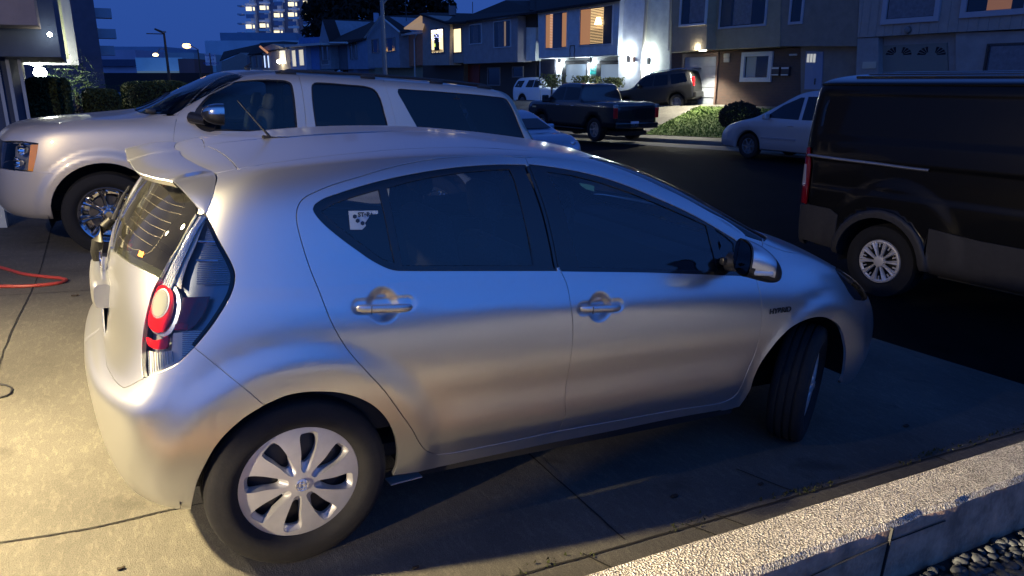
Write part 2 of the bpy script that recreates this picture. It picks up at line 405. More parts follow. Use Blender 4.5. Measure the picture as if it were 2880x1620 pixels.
rows = [
# v0 tucked under
[(-.44, 0, .23), (-.43, .28, .23), (-.40, .48, .22), (-.36, .60, .21), (-.30, .68, .19), (0, .60, .17), (.35, .64, .16), (.75, .66, .155), (1.2, .66, .155), (1.65, .66, .155), (2.1, .62, .155), (2.55, .60, .16), (2.88, .60, .16), (3.05, .48, .17), (3.15, .30, .17), (3.2, 0, .17)],
# v1 bottom edge
[(-.53, 0, .26), (-.52, .28, .26), (-.50, .50, .26), (-.455, .64, .255), (-.34, .735, .25), (0, .735, .22), (.35, .755, .20), (.75, .765, .195), (1.2, .765, .195), (1.65, .765, .195), (2.1, .755, .20), (2.55, .74, .20), (2.92, .70, .20), (3.12, .57, .20), (3.26, .36, .20), (3.31, 0, .20)],
[(-.57, 0, .32), (-.565, .28, .32), (-.545, .50, .32), (-.495, .675, .32), (-.39, .768, .32), (0, .79, .30), (.35, .795, .275), (.75, .798, .27), (1.2, .798, .27), (1.65, .795, .27), (2.1, .788, .28), (2.55, .775, .29), (2.95, .755, .29), (3.18, .61, .28), (3.32, .37, .28), (3.36, 0, .28)],
[(-.60, 0, .42), (-.592, .28, .42), (-.57, .50, .42), (-.515, .695, .42), (-.41, .787, .42), (0, .815, .41), (.35, .818, .38), (.75, .818, .37), (1.2, .818, .37), (1.65, .815, .37), (2.1, .808, .38), (2.55, .80, .40), (2.95, .775, .39), (3.21, .63, .37), (3.35, .38, .36), (3.39, 0, .36)],
[(-.612, 0, .52), (-.605, .28, .52), (-.582, .50, .52), (-.52, .705, .52), (-.405, .80, .52), (0, .826, .51), (.35, .832, .50), (.75, .832, .50), (1.2, .832, .50), (1.65, .830, .50), (2.1, .824, .50), (2.55, .812, .51), (2.95, .78, .51), (3.20, .64, .50), (3.34, .38, .49), (3.38, 0, .49)],
[(-.617, 0, .61), (-.61, .28, .61), (-.585, .50, .61), (-.515, .705, .615), (-.39, .80, .62), (0, .835, .62), (.35, .842, .62), (.75, .843, .62), (1.2, .843, .62), (1.65, .841, .62), (2.1, .835, .62), (2.55, .82, .63), (2.93, .78, .62), (3.16, .64, .61), (3.31, .38, .60), (3.36, 0, .60)],
[(-.555, 0, .645), (-.55, .28, .645), (-.535, .50, .65), (-.485, .695, .665), (-.365, .795, .68), (0, .838, .69), (.35, .846, .69), (.75, .847, .69), (1.2, .847, .69), (1.65, .845, .69), (2.1, .838, .69), (2.55, .82, .71), (2.90, .775, .70), (3.12, .63, .68), (3.27, .38, .66), (3.33, 0, .65)],
[(-.535, 0, .75), (-.528, .28, .75), (-.503, .50, .755), (-.445, .675, .76), (-.325, .785, .77), (0, .838, .775), (.35, .847, .775), (.75, .848, .775), (1.2, .847, .78), (1.65, .845, .79), (2.1, .836, .80), (2.55, .812, .80), (2.85, .758, .78), (3.05, .62, .75), (3.21, .38, .72), (3.29, 0, .71)],
[(-.527, 0, .87), (-.517, .28, .87), (-.483, .50, .87), (-.415, .65, .875), (-.285, .77, .88), (0, .829, .875), (.35, .838, .872), (.75, .841, .872), (1.2, .840, .88), (1.65, .835, .90), (2.1, .818, .905), (2.55, .782, .885), (2.77, .728, .85), (2.96, .60, .81), (3.13, .37, .785), (3.22, 0, .775)],
[(-.502, 0, .985), (-.488, .28, .985), (-.447, .50, .985), (-.365, .63, .99), (-.235, .742, .99), (0, .795, .985), (.35, .808, .985), (.75, .810, .985), (1.2, .808, .985), (1.65, .800, .985), (2.1, .778, .975), (2.5, .737, .945), (2.68, .68, .905), (2.86, .54, .87), (3.02, .33, .845), (3.11, 0, .835)],
# hood middle / just above belt
[(-.482, 0, 1.045), (-.467, .28, 1.045), (-.425, .50, 1.045), (-.342, .62, 1.045), (-.217, .725, 1.045), (.01, .772, 1.04), (.35, .785, 1.04), (.75, .788, 1.04), (1.2, .785, 1.04), (1.65, .772, 1.035), (2.08, .742, 1.03), (2.33, .69, 1.005), (2.46, .61, .99), (2.6, .47, .975), (2.74, .28, .96), (2.8, 0, .955)],
[(-.45, 0, 1.115), (-.435, .28, 1.115), (-.39, .50, 1.115), (-.31, .605, 1.115), (-.19, .70, 1.115), (.02, .745, 1.11), (.35, .76, 1.11), (.75, .765, 1.11), (1.2, .762, 1.11), (1.62, .745, 1.10), (2.0, .705, 1.085), (2.15, .665, 1.07), (2.26, .59, 1.055), (2.35, .45, 1.045), (2.42, .26, 1.035), (2.45, 0, 1.03)],
[(-.39, 0, 1.205), (-.375, .28, 1.205), (-.332, .49, 1.205), (-.262, .58, 1.205), (-.155, .665, 1.205), (.03, .705, 1.205), (.35, .72, 1.215), (.75, .725, 1.22), (1.2, .72, 1.22), (1.52, .70, 1.20), (1.80, .660, 1.185), (1.90, .62, 1.18), (1.97, .54, 1.185), (2.03, .41, 1.185), (2.08, .24, 1.18), (2.11, 0, 1.175)],
[(-.325, 0, 1.28), (-.31, .27, 1.28), (-.265, .46, 1.28), (-.205, .555, 1.275), (-.115, .625, 1.28), (.04, .655, 1.285), (.35, .668, 1.315), (.75, .672, 1.33), (1.12, .665, 1.325), (1.38, .645, 1.30), (1.56, .61, 1.282), (1.63, .565, 1.287), (1.68, .49, 1.30), (1.72, .37, 1.305), (1.76, .22, 1.305), (1.78, 0, 1.30)],
[(-.25, 0, 1.325), (-.235, .26, 1.323), (-.205, .43, 1.318), (-.155, .515, 1.315), (-.08, .575, 1.325), (.05, .60, 1.335), (.35, .612, 1.372), (.75, .615, 1.39), (1.02, .61, 1.387), (1.22, .59, 1.372), (1.34, .56, 1.36), (1.38, .52, 1.365), (1.41, .45, 1.375), (1.44, .33, 1.383), (1.46, .2, 1.388), (1.47, 0, 1.39)],
[(-.15, 0, 1.352), (-.14, .25, 1.350), (-.115, .42, 1.345), (-.07, .48, 1.345), (-.01, .525, 1.350), (.10, .54, 1.364), (.36, .545, 1.395), (.70, .545, 1.414), (.95, .54, 1.414), (1.10, .52, 1.409), (1.17, .49, 1.406), (1.20, .44, 1.408), (1.22, .37, 1.411), (1.24, .27, 1.413), (1.26, .16, 1.415), (1.27, 0, 1.416)],
[(-.02, 0, 1.372), (-.01, .12, 1.371), (0, .2, 1.369), (.03, .26, 1.369), (.09, .30, 1.375), (.2, .32, 1.389), (.42, .32, 1.413), (.65, .32, 1.428), (.82, .31, 1.430), (.93, .30, 1.429), (1.0, .28, 1.427), (1.03, .25, 1.427), (1.05, .21, 1.428), (1.07, .16, 1.429), (1.08, .09, 1.429), (1.09, 0, 1.429)],
[(.1, 0, 1.388), (.11, 0, 1.388), (.12, 0, 1.389), (.14, 0, 1.39), (.19, 0, 1.395), (.29, 0, 1.406), (.44, 0, 1.419), (.58, 0, 1.430), (.72, 0, 1.434), (.82, 0, 1.434), (.87, 0, 1.434), (.89, 0, 1.434), (.90, 0, 1.434), (.91, 0, 1.434), (.92, 0, 1.434), (.93, 0, 1.434)]]
rows = [[(x, -y, z) for x, y, z in r] for r in rows]
def sstep(a, b, x): t = np.clip((x-a)/(b-a), 0, 1); return t*t*(3-2*t)
RW_C = (0.0, .315); FW_C = (2.55, .315)
def hero_disp(p, n):
    w = np.clip((np.abs(n[:, 1])-.5)/.4, 0, 1)
    x, z = p[:, 0], p[:, 2]
    rr = np.hypot(x-RW_C[0], z-RW_C[1]); rf = np.hypot(x-FW_C[0], z-FW_C[1])
    d = .017*(1-sstep(.415, .52, rr)) + .014*(1-sstep(.41, .50, rf))
    zc = .405-.0*x
    mid = sstep(.35, .6, x)*(1-sstep(1.95, 2.15, x))
    low = np.where(z < zc, sstep(zc-.11, zc, z), 1-sstep(zc, zc+.17, z))
    d = d+.013*mid*low
    zl = .932-.066*x; wd = .004+.03*sstep(.7, 1.5, x); fade = sstep(-.32, -.1, x)*(1-sstep(2.2, 2.5, x))
    q = np.clip(z, None, .99)-zl; q = .5*(q+np.sqrt(q*q+wd*wd))
    d = d-.13*q*fade
    for cx, cz in ((.265, .921), (1.147, .849)):
        r = np.hypot((x-cx)/1.0, (z-cz)/1.05); d = d-.022*(1-sstep(.030, .060, r))
        e = np.hypot(np.maximum(np.abs(x-cx-.002)-.085, 0), z-cz); d = d-.005*(1-sstep(.016, .030, e))
    return d*w
HW = Matrix([list(M3[i])+[0] for i in range(3)]+[[0, 0, 0, 1]])
hero = empty('parked_hatchback', 'silver hatchback with a white hubcap and a clear tail lamp, parked nearest in the foreground', 'car', mw=HW, group='cars parked on the driveway')
H = Body(rows, HW, hero_disp, iters=1, sub=8)
# ---- traces of the seams, read off the photograph, laid on the body
gapA = [(1478, 444), (1512, 528), (1537, 603), (1559, 698), (1570, 752), (1578, 764), (1595, 802), (1604, 850), (1611, 905), (1611, 950), (1605, 1007), (1598, 1050), (1592, 1082), (1589, 1123), (1591, 1166)]
gapA2 = [(1591, 1166), (1568, 1212)]
top_r = [(1478, 444), (1400, 438), (1300, 441), (1214, 448), (1145, 460), (1076, 477), (1007, 498), (938, 519), (886, 540), (855, 557), (840, 576), (834, 600), (836, 630), (845, 669), (859, 717), (876, 766), (897, 817), (929, 899), (952, 943), (981, 988), (1030, 1043), (1076, 1093), (1118, 1150), (1159, 1208), (1178, 1243), (1195, 1264), (1222, 1277), (1257, 1276), (1348, 1259), (1460, 1236), (1568, 1213)]
top_f = [(1478, 444), (1524, 441), (1607, 450), (1690, 464), (1773, 489), (1855, 524), (1938, 565), (2000, 600), (2037, 619), (2074, 644), (2095, 662), (2107, 687), (2113, 722), (2122, 765), (2131, 800), (2138, 826), (2143, 873), (2140, 923), (2128, 981), (2103, 1043), (2085, 1085), (2068, 1112), (2037, 1130), (1900, 1153), (1740, 1182), (1568, 1213)]
G_A = H.pix(gapA); G_A2 = H.pix(gapA2); G_A = np.concatenate([G_A, G_A2])
G_R = H.pix(top_r); G_F = H.pix(top_f)
rear_loop = np.concatenate([G_R, G_A[::-1]]); front_loop = np.concatenate([G_F, G_A[::-1]])
dlo_r = H.pix([(885, 573), (910, 557), (955, 541), (1007, 524), (1076, 505), (1145, 490), (1214, 478), (1300, 467), (1400, 461), (1454, 461), (1482, 462)])
dlo_r2 = H.pix([(1572, 763), (1400, 763), (1145, 763), (1114, 762), (1093, 757), (1048, 735), (1007, 707), (955, 669), (910, 631), (888, 606), (879, 588), (885, 573)])
inA = lambda dx: H.pix([(1482+dx, 462), (1512+dx, 528), (1537+dx, 603), (1559+dx, 698), (1571+dx, 763)])
hole_r = np.concatenate([dlo_r, inA(-2), dlo_r2])
hole_f = np.concatenate([H.pix([(1487, 460), (1537, 466), (1607, 477), (1690, 496), (1773, 524), (1855, 559), (1938, 597), (1991, 626), (2041, 656), (2074, 677), (2087, 697), (2096, 735), (2100, 777)]), H.pix([(2100, 777), (2037, 775), (1900, 770), (1814, 767), (1578, 764)]), inA(4)[::-1]])
def door(name, loop, hole, sd, lab=None):
    o = panel(H, name, loop, SILVER, hero, holes=[hole], sides=sd, hskirt=.01)[0]
    return o
# closed corner of the door loops touches the window hole at the pillar: build paint below and above separately via the hole
gl_q = H.pix([(903, 593), (938, 572), (993, 552), (1066, 531), (1085, 610), (1101, 690), (1112, 741), (1076, 729), (1007, 679), (938, 624)], smooth=False)
gl_r = H.pix([(1088, 528), (1145, 511), (1214, 496), (1300, 483), (1390, 475), (1434, 474), (1448, 500), (1462, 549), (1487, 657), (1503, 747), (1133, 747), (1118, 670), (1102, 590)], smooth=False)
gl_f = H.pix([(1540, 481), (1607, 490), (1690, 511), (1773, 539), (1855, 573), (1938, 609), (1988, 632), (2003, 690), (2020, 762), (1800, 756), (1632, 751), (1607, 665), (1578, 566)], smooth=False)
gl_s = H.pix([(2010, 641), (2041, 661), (2066, 683), (2066, 730), (2036, 735), (2026, 703)], smooth=False)
def low(L):
    L = np.array(L, float).copy(); k = L[:, 1] < 9.75; L[k, 1] -= .72; return L
for sd in 'RL':
    if sd == 'L': hole_r, hole_f, gl_q, gl_r, gl_f, gl_s = [low(q) for q in (hole_r, hole_f, gl_q, gl_r, gl_f, gl_s)]
    rd = panel(H, 'rear_door', rear_loop, SILVER, hero, holes=[hole_r], sides=sd, hskirt=.008, dense=[((.265, -.84, .921), .125, 46)])[0]
    fd = panel(H, 'front_door', front_loop, SILVER, hero, holes=[hole_f], sides=sd, hskirt=.008, dense=[((1.147, -.845, .849), .125, 46)])[0]
    for d, hole, gls, nm in ((rd, hole_r, [gl_q, gl_r], 'window_trim'), (fd, hole_f, [gl_f, gl_s], 'window_trim')):
        # black trim: pillar cover, mouldings and the run channels
        panel(H, nm, hole, GLOSSBLK, d, holes=gls, sides=sd, gap=-.001, off=-.004, skirt=.006)
        for g in gls: panel(H, 'window_glass', g, WINDOW, d, sides=sd, gap=-.004, off=-.009, skirt=0)

def J(*a): return np.concatenate(a)
def rv(a): return a[::-1]
ditch = J(H.pix([(668, 475), (740, 462), (800, 454), (900, 441), (1007, 430), (1110, 421), (1214, 416), (1300, 414)]), H.pts([(.95, -.54, 1.414), (1.12, -.51, 1.405), (1.24, -.525, 1.387), (1.36, -.55, 1.358), (1.5, -.575, 1.312), (1.65, -.61, 1.25), (1.85, -.648, 1.165), (2.03, -.69, 1.082), (2.16, -.705, 1.05)]))
pill = J(H.pix([(2144, 670), (2144, 690), (2139, 712)]))
bump_gap = H.pix([(743, 1140), (700, 1103), (640, 1054), (600, 1021), (546, 978)])
lamp_out = H.pix([(546, 978), (593, 920), (620, 880), (638, 850), (650, 826), (659, 798), (661, 780), (659, 762), (645, 729), (614, 674), (595, 635), (579, 604)])
arch_r = H.pix([(1105, 1335), (1113, 1320), (1118, 1275), (1110, 1226), (1089, 1182), (1056, 1146), (1014, 1122), (964, 1107), (906, 1102), (857, 1104), (807, 1113), (743, 1140)])
arch_rb = H.pix([(743, 1140), (690, 1173), (641, 1215), (606, 1256), (573, 1314), (552, 1363), (540, 1415), (537, 1432)])
sill_b = H.pix([(2026, 1154), (1900, 1176), (1700, 1217), (1514, 1254), (1300, 1300), (1162, 1330), (1105, 1338)])
gF_top, gF_bot = G_F[:], None
iF = len(H.pix(top_f[:12])); iB = len(H.pix(top_f[:23]))
gF_top = G_F[:iF]; gF_front = G_F[iF-1:iB]; gF_bot = G_F[iB-1:]
gap_up = H.pix([(579, 604), (592, 565), (604, 525), (610, 500), (607, 487)])
hatch_gap_side = H.pix([(607, 487), (640, 480), (668, 475)])
quarter = J(ditch, pill, rv(gF_top), G_R, rv(gF_bot), H.pix([(2037, 1130), (2026, 1154)]), sill_b, arch_r, bump_gap, lamp_out, gap_up, hatch_gap_side)
for sd in 'RL':
    panel(H, 'body_side', quarter, SILVER, hero, sides=sd, skirt=.016)
arch_f = H.pix([(2095, 1124), (2111, 1095), (2119, 1068), (2132, 1037), (2157, 997), (2190, 955), (2223, 923), (2256, 904), (2298, 892), (2331, 896), (2360, 917), (2372, 942)])
arch_fb = H.pix([(2372, 942), (2380, 985), (2377, 1031), (2371, 1062), (2362, 1078)])
lamp_back = H.pix([(2347, 749), (2353, 766), (2372, 795), (2389, 824), (2404, 843)])
hoodedge = H.pts([(2.15, -.71, 1.045), (2.3, -.715, .99), (2.5, -.70, .955), (2.65, -.675, .92), (2.70, -.66, .90)])
fseam = H.pts([(2.93, -.755, .705), (2.90, -.78, .68), (2.87, -.79, .64)])
for sd in 'RL':
    panel(H, 'fender', J(rv(pill), hoodedge, lamp_back, H.pts([(2.90, -.755, .715), (2.86, -.79, .62)]), rv(arch_f), H.pix([(2080, 1145), (2026, 1154), (2037, 1130)]), rv(gF_front)), SILVER, hero, sides=sd)
lamp_top = H.pts([(2.70, -.66, .90), (2.84, -.57, .875), (2.98, -.48, .845), (3.09, -.40, .80)])
lamp_bot = H.pts([(3.09, -.40, .80), (3.15, -.46, .74), (3.10, -.57, .705), (3.0, -.68, .70), (2.90, -.755, .715)])
hl = J(lamp_back, rv(lamp_bot), rv(lamp_top))
HLGL = glassmat('headlight_lens', (.85, .9, .95), ior=1.5)
AMBER = mat('amber_lens', (.85, .36, .03), rough=.15, coat=1)
for sd in 'RL':
    h = panel(H, 'headlight', hl, BLACKPL, hero, sides=sd, off=-.03, skirt=0, gap=.003)[0]
    panel(H, 'lens', hl, HLGL, h, sides=sd, gap=.003, off=0, skirt=.02)
    panel(H, 'turn_signal', H.pix([(2352, 762), (2372, 774), (2392, 808), (2404, 840), (2398, 838), (2378, 812)], smooth=False), AMBER, h, sides=sd, gap=0, off=-.02, skirt=.0)
cen = lambda v: np.array([[15., v]])
hood_front = J(cen(9.02), H.pts([(3.10, -.05, .835), (3.06, -.25, .84), (3.09, -.40, .80)]))
cowl = J(H.pts([(2.16, -.705, 1.05), (2.28, -.60, 1.045), (2.37, -.45, 1.042), (2.43, -.26, 1.035)]), cen(10.95))
panel(H, 'hood', J(hood_front, rv(lamp_top), rv(hoodedge), cowl), SILVER, hero, join=True)
hdr = J(H.pts([(1.24, -.525, 1.387), (1.30, -.47, 1.388), (1.33, -.36, 1.396), (1.36, -.2, 1.401)]), cen(14.55))
ks = [i for i, q in enumerate(ditch) if q[0] > 9.2]; kk = int(np.argmin(np.linalg.norm(H.P(ditch[:, 0], ditch[:, 1])-np.array([1.24, -.525, 1.387]), axis=1)))
WSGL = glassmat('windscreen_glass', (.6, .72, .75), ior=1.6)
panel(H, 'windscreen', J(cowl, rv(hdr), ditch[kk:]), WSGL, hero, join=True, skirt=0, gap=.004, off=-.003)
hg = J(H.pix([(668, 475), (652, 455), (628, 434), (600, 418), (575, 409)]), H.pts([(-.185, -.12, 1.338)]), np.array([[0., 14.55]]))
panel(H, 'roof', J(rv(hg), ditch[:kk+1], hdr, [[15., 17.]], [[0., 17.]]), SILVER, hero, join=True, gap=.003)
seam = J(H.pix([(600, 486), (570, 472), (540, 456), (510, 440), (488, 427)]), H.pts([(-.262, -.10, 1.318)]), np.array([[0., 13.9]]))
panel(H, 'tailgate_top', J(rv(seam), H.pix([(600, 486), (607, 487)]), hatch_gap_side, hg), SILVER, hero, join=True, gap=.002)
panel(H, 'tailgate_frame', J(rv(gap_up), H.pix([(570, 597), (550, 598)], smooth=False), H.pts([(-.27, -.50, 1.265), (-.30, -.3, 1.29)]), np.array([[0., 13.1]]), rv(seam)), SILVER, hero, join=True, gap=.003, off=-.012)
lin = [(550, 598), (528, 635), (497, 693), (473, 731), (445, 786), (428, 821), (417, 859), (407, 904), (400, 950), (398, 990), (399, 1032), (403, 1065)]
lamp_in = H.pix(lin); kq = len(H.pix(lin[:5]))
gbot = J(H.pix([(445, 780), (407, 761), (380, 747), (355, 734), (330, 715)]), H.pts([(-.503, -.06, .96)]), np.array([[0., 8.77]]))
gb = H.pts([(-.27, -.50, 1.262), (-.295, -.3, 1.29)])
panel(H, 'rear_window', J(lamp_in[:kq], gbot, np.array([[0., 13.05]]), rv(gb)), REARGL, hero, join=True, gap=.001, off=-.006, skirt=0)
hb = J(H.pix([(403, 1065), (345, 1091), (334, 1082), (320, 1066), (300, 1030)]), np.array([[.8, 6.12], [0., 6.05]]))
panel(H, 'tailgate', J(lamp_in[kq-1:], hb, rv(gbot)), SILVER, hero, join=True, gap=.002)
lampbot = H.pix([(546, 978), (518, 1006), (490, 1028), (461, 1041), (432, 1053), (403, 1065)])
bb = H.pix([(537, 1432), (500, 1431), (464, 1430), (430, 1420), (391, 1405), (335, 1368)])
bb = J(bb, np.array([[1.4, 1.2], [.7, 1.1], [0., 1.05]]))
panel(H, 'rear_bumper', J(rv(bump_gap), arch_rb, bb, rv(hb), rv(lampbot)), SILVER, hero, join=True, gap=.0015)
# front bumper
fb = J(H.pts([(2.86, -.79, .62)]), arch_fb, np.array([[12.3, 1.1], [13, 1.0], [14, 1.], [15, 1.]]), rv(hood_front)[-1:], hood_front[1:], lamp_bot, H.pts([(2.86, -.79, .62)]))
panel(H, 'front_bumper', J(H.pts([(2.86, -.79, .62)]), arch_f[-3:], arch_fb, np.array([[12.3, 1.1], [13, 1.0], [14, 1.], [15, 1.]]), hood_front, lamp_bot), SILVER, hero, join=True, gap=.001)
panel(H, 'grille', np.array([[15., 2.2], [14, 2.2], [13.4, 2.5], [13.5, 3.6], [14, 3.9], [15, 4.]]), BLACKPL, hero, join=True, gap=0, off=.002, skirt=0)
# ---- dark strips behind the seams
for l in (G_A, G_R, G_F, bump_gap, pill):
    for sd in 'RL': ribbon(H, 'door_seal', l, SEAL, hero, w=.035, off=-.017, sides=sd)
for l, w_, o_ in [(q, .03, -.013) for q in (ditch, lamp_out, gap_up, hatch_gap_side, hoodedge)]+[(q, .04, -.018) for q in (hg, seam, hb, gbot, cowl, rv(hood_front))]:
    for sd in 'RL': ribbon(H, 'panel_seal', l, SEAL, hero, w=w_, off=o_, sides=sd)
# ---- tail lamp
CLEAR = glassmat('clear_lens', (.95, .96, .97), ior=1.4)
REDL = mat('red_lens', (.42, .008, .012), rough=.12, coat=1, nscale=300, noise_amt=.25)
REDD = mat('deep_red_lens', (.20, .004, .008), rough=.1, coat=1)
LCH = mat('lamp_reflector', (.62, .64, .66), rough=.22, metal=.9)
LGR = mat('lamp_housing', (.22, .24, .27), rough=.3, metal=.6)
tl_loop = J(lamp_in, rv(lampbot), lamp_out)
def rays(name, px_poly, m, par, off, sd, **k): return panel(H, name, H.pix(px_poly, smooth=False), m, par, sides=sd, off=off, gap=0, skirt=k.pop('skirt', 0), **k)[0]
for sd in 'RL':
    tl = panel(H, 'tail_lamp', tl_loop, LGR, hero, sides=sd, off=-.035, skirt=0, gap=.002)[0]
    panel(H, 'lens', tl_loop, CLEAR, tl, sides=sd, off=.001, skirt=.03, gap=.003)
    # fluted strip beside the window
    PALE = mat('pale_reflector', (.62, .62, .60), rough=.5)
    panel(H, 'flute_base', H.pix([(552, 600), (576, 606), (560, 640), (541, 690), (520, 735), (505, 780), (500, 812), (470, 790), (447, 786), (475, 731), (499, 693), (530, 635)], smooth=False), PALE, tl, sides=sd, off=-.016, gap=.001, skirt=0)
    panel(H, 'lower_reflector', H.pix([(402, 985), (425, 990), (470, 985), (475, 935), (530, 930), (585, 925), (545, 975), (490, 1024), (432, 1048), (405, 1060)], smooth=False), PALE, tl, sides=sd, off=-.020, gap=.001, skirt=0)
    for k in range(9):
        a = k/9
        l1 = [(558+a*20, 606), (533+a*18, 645), (503+a*22, 700), (478+a*26, 745), (452+a*30, 800), (446+a*30, 815)]
        ribbon(H, 'flute', H.pix(l1, step=12), PALE if k % 2 else LCH, tl, w=.0045, off=-.010, sides=sd, h=.005)
    for k in range(18):
        y = 1000-k*0; 
    def hline(y, x0, x1, n='rib', mm=LCH, w=.0035):
        ribbon(H, n, H.pix([(x0, y), ((x0+x1)/2, y), (x1, y)], smooth=False), mm, tl, w=w, off=-.018, sides=sd, h=.004)
    def bigl(name, polys, mm, off=-.01, skirt=.012):
        return panel(H, name, H.pix(polys, step=6, closed=True), mm, tl, sides=sd, off=off, gap=0, skirt=skirt)[0]
    for k in range(26): y = 640+k*6.2; xr = 588+(y-620)*.50 if y < 760 else 652-(y-760)*.1; hline(y, max(545, 575-(y-640)*.25), xr-4)
    for k in range(14): y = 930+k*5.5; hline(y, 505, 588-(y-925)*.75)
    for a0, b0, y in ((556, 604, 678), (550, 612, 731)):
        ribbon(H, 'slot', H.pix([(a0, y), ((a0+b0)/2, y), (b0, y)], smooth=False), CHROME, tl, w=.008, off=-.004, sides=sd, h=.004)
    cx, cy = 452, 862
    def ell(rx, ry, dx=0, dy=0, n=28, rot=.18): return [(cx+dx+rx*math.cos(t)*math.cos(rot)-ry*math.sin(t)*math.sin(rot)*-1, cy+dy+ry*math.sin(t)-rx*math.cos(t)*.12) for t in [i*math.tau/n for i in range(n)]]
    rim = [(445, 786), (462, 791), (480, 800), (494, 822), (499, 850), (496, 885), (484, 915), (468, 938), (450, 945), (428, 938), (412, 925), (408, 905), (413, 870), (424, 830)]
    panel(H, 'chrome_ring', H.pix(rim, step=6, closed=True), LCH, tl, sides=sd, off=-.014, gap=0, skirt=.01)
    red = [(452, 801), (468, 806), (480, 822), (485, 850), (480, 885), (468, 912), (450, 932), (430, 932), (414, 918), (411, 895), (416, 865), (428, 828), (440, 806)]
    r_ = panel(H, 'brake_lamp', H.pix(red, step=6, closed=True), REDL, tl, sides=sd, off=-.006, gap=0, skirt=.008)[0]
    inn = [(452, 811), (464, 814), (472, 830), (473, 850), (466, 874), (452, 890), (436, 894), (425, 882), (423, 862), (428, 838), (440, 818)]
    panel(H, 'inner_ring', H.pix(inn, step=5, closed=True), LCH, tl, sides=sd, off=-.0035, gap=0, skirt=.004)
    inn2 = [(450+(x-450)*.86, 852+(y-852)*.88) for x, y in inn]
    panel(H, 'reversing_lamp', H.pix(inn2, step=5, closed=True), mat('smoky_lens', (.35, .36, .34), rough=.08, metal=.5, coat=1), tl, sides=sd, off=-.002, gap=0, skirt=.003)
    sq = [(405, 948), (420, 957), (440, 956), (466, 946), (467, 960), (462, 978), (445, 982), (425, 979), (409, 968)]
    panel(H, 'reflector_lamp', H.pix(sq, step=5, closed=True), REDL, tl, sides=sd, off=-.008, gap=0, skirt=.006)
    side = [(510, 836), (587, 834), (577, 865), (562, 893), (548, 912), (532, 924), (515, 930), (486, 928), (496, 900), (503, 870)]
    panel(H, 'side_marker', H.pix(side, smooth=False), REDD, tl, sides=sd, off=-.007, gap=0, skirt=.006)
    panel(H, 'side_marker', H.pix([(490, 912), (510, 909), (527, 912), (522, 924), (487, 927)], smooth=False), REDL, tl, sides=sd, off=-.005, gap=0, skirt=.003)
    for k in range(11):
        x0 = 408+k*7; ribbon(H, 'flute', H.pix([(x0, 988), (x0+2, 1015), (x0+4, 1052-k*3.4)], smooth=False), PALE if k % 2 else LCH, tl, w=.0035, off=-.012, sides=sd, h=.004)

kA = int(len(H.pix(gapA[:6])))
for sd in 'RL': ribbon(H, 'pillar_cover', G_A[3:kA-1], GLOSSBLK, hero, w=.030, off=.0012, sides=sd); ribbon(H, 'pillar_gap', G_A[3:kA-1], SEAL, hero, w=.004, off=.0018, sides=sd)
# ---- spoiler
def onb(L, lift=.002): L = np.array(L); return H.P(L[:, 0], L[:, 1])+H.N(L[:, 0], L[:, 1])*lift
Ff = list(onb([[0., 13.9]]))+list(onb(H.pts([(-.262, -.09, 1.318), (-.260, -.165, 1.318)], smooth=False)))+list(onb(H.pix([(530, 451), (566, 470), (600, 486), (607, 505), (599, 548), (580, 602)], smooth=False)))
Rr = [(-.438, 0, 1.278), (-.437, -.15, 1.281), (-.430, -.3, 1.283), (-.410, -.45, 1.283), (-.372, -.54, 1.283), (-.336, -.575, 1.280), (-.316, -.603, 1.265), (-.294, -.62, 1.240), (-.262, -.645, 1.203)]
def atY(px, y): d = H.ax[2]*CAM_F+H.ax[0]*(px[0]-1440)-H.ax[1]*(px[1]-810); q = H.cam+d*(y-H.cam[1])/d[1]; return (q[0], y, q[2])
Rr = [(-.434, 0, 1.285), atY((366, 452), -.15), atY((374, 468), -.27), atY((392, 485), -.37), atY((436, 499), -.455), atY((483, 509), -.505), atY((507, 526), -.530), atY((532, 553), -.562), atY((569, 597), -.600)]
def seq(P, n=10):
    P = np.array(P); return np.array([(lambda i, t, p0, p1, p2, p3: .5*((2*p1)+(-p0+p2)*t+(2*p0-5*p1+4*p2-p3)*t*t+(-p0+3*p1-3*p2+p3)*t**3))(i, k/n, P[max(i-1, 0)], P[i], P[i+1], P[min(i+2, len(P)-1)]) for i in range(len(P)-1) for k in range(n)]+[P[-1]])
A_, B_ = seq(Ff), seq(Rr); n_ = len(A_); ins = np.array([(.012, 0, -.020) if i < 52 else (.004, .030, -.006) for i in range(n_)]); V = []; K = 9
fl = np.array([1, -1, 1.])
for i in range(n_):
    row = [A_[i]+np.array([.006, 0, -.012])]+[A_[i]*(1-t)+B_[i]*t+np.array([0, -.0, .012])*4*t*(1-t)*(1 if i < 50 else .2) for t in np.linspace(0, 1, K)]
    c = B_[i]+ins[i]*.12+np.array([-.003, 0, -.001]); row += [c, B_[i]+ins[i], B_[i]*.45+A_[i]*.55+np.array([0, .03 if i > 50 else 0, -.03])]
    V += row
W_ = K+4; F = [(i*W_+j, i*W_+j+1, (i+1)*W_+j+1, (i+1)*W_+j) for i in range(n_-1) for j in range(W_-1)]
V = np.array(V); nV = len(V); sp_ = mesh_obj('spoiler', np.concatenate([V, V*fl]), F+[tuple(q+nV for q in f[::-1]) for f in F], SILVER, hero)
bm = bmesh.new(); bm.from_mesh(sp_.data); bmesh.ops.remove_doubles(bm, verts=bm.verts, dist=1e-4); bmesh.ops.recalc_face_normals(bm, faces=bm.faces); bm.to_mesh(sp_.data); bm.free(); sp_.data.set_sharp_from_angle(angle=math.radians(38))
MB().box((-.385, 0, 1.272), (.05, .22, .012), bev=.004).build('high_brake_lamp', REDD, sp_)
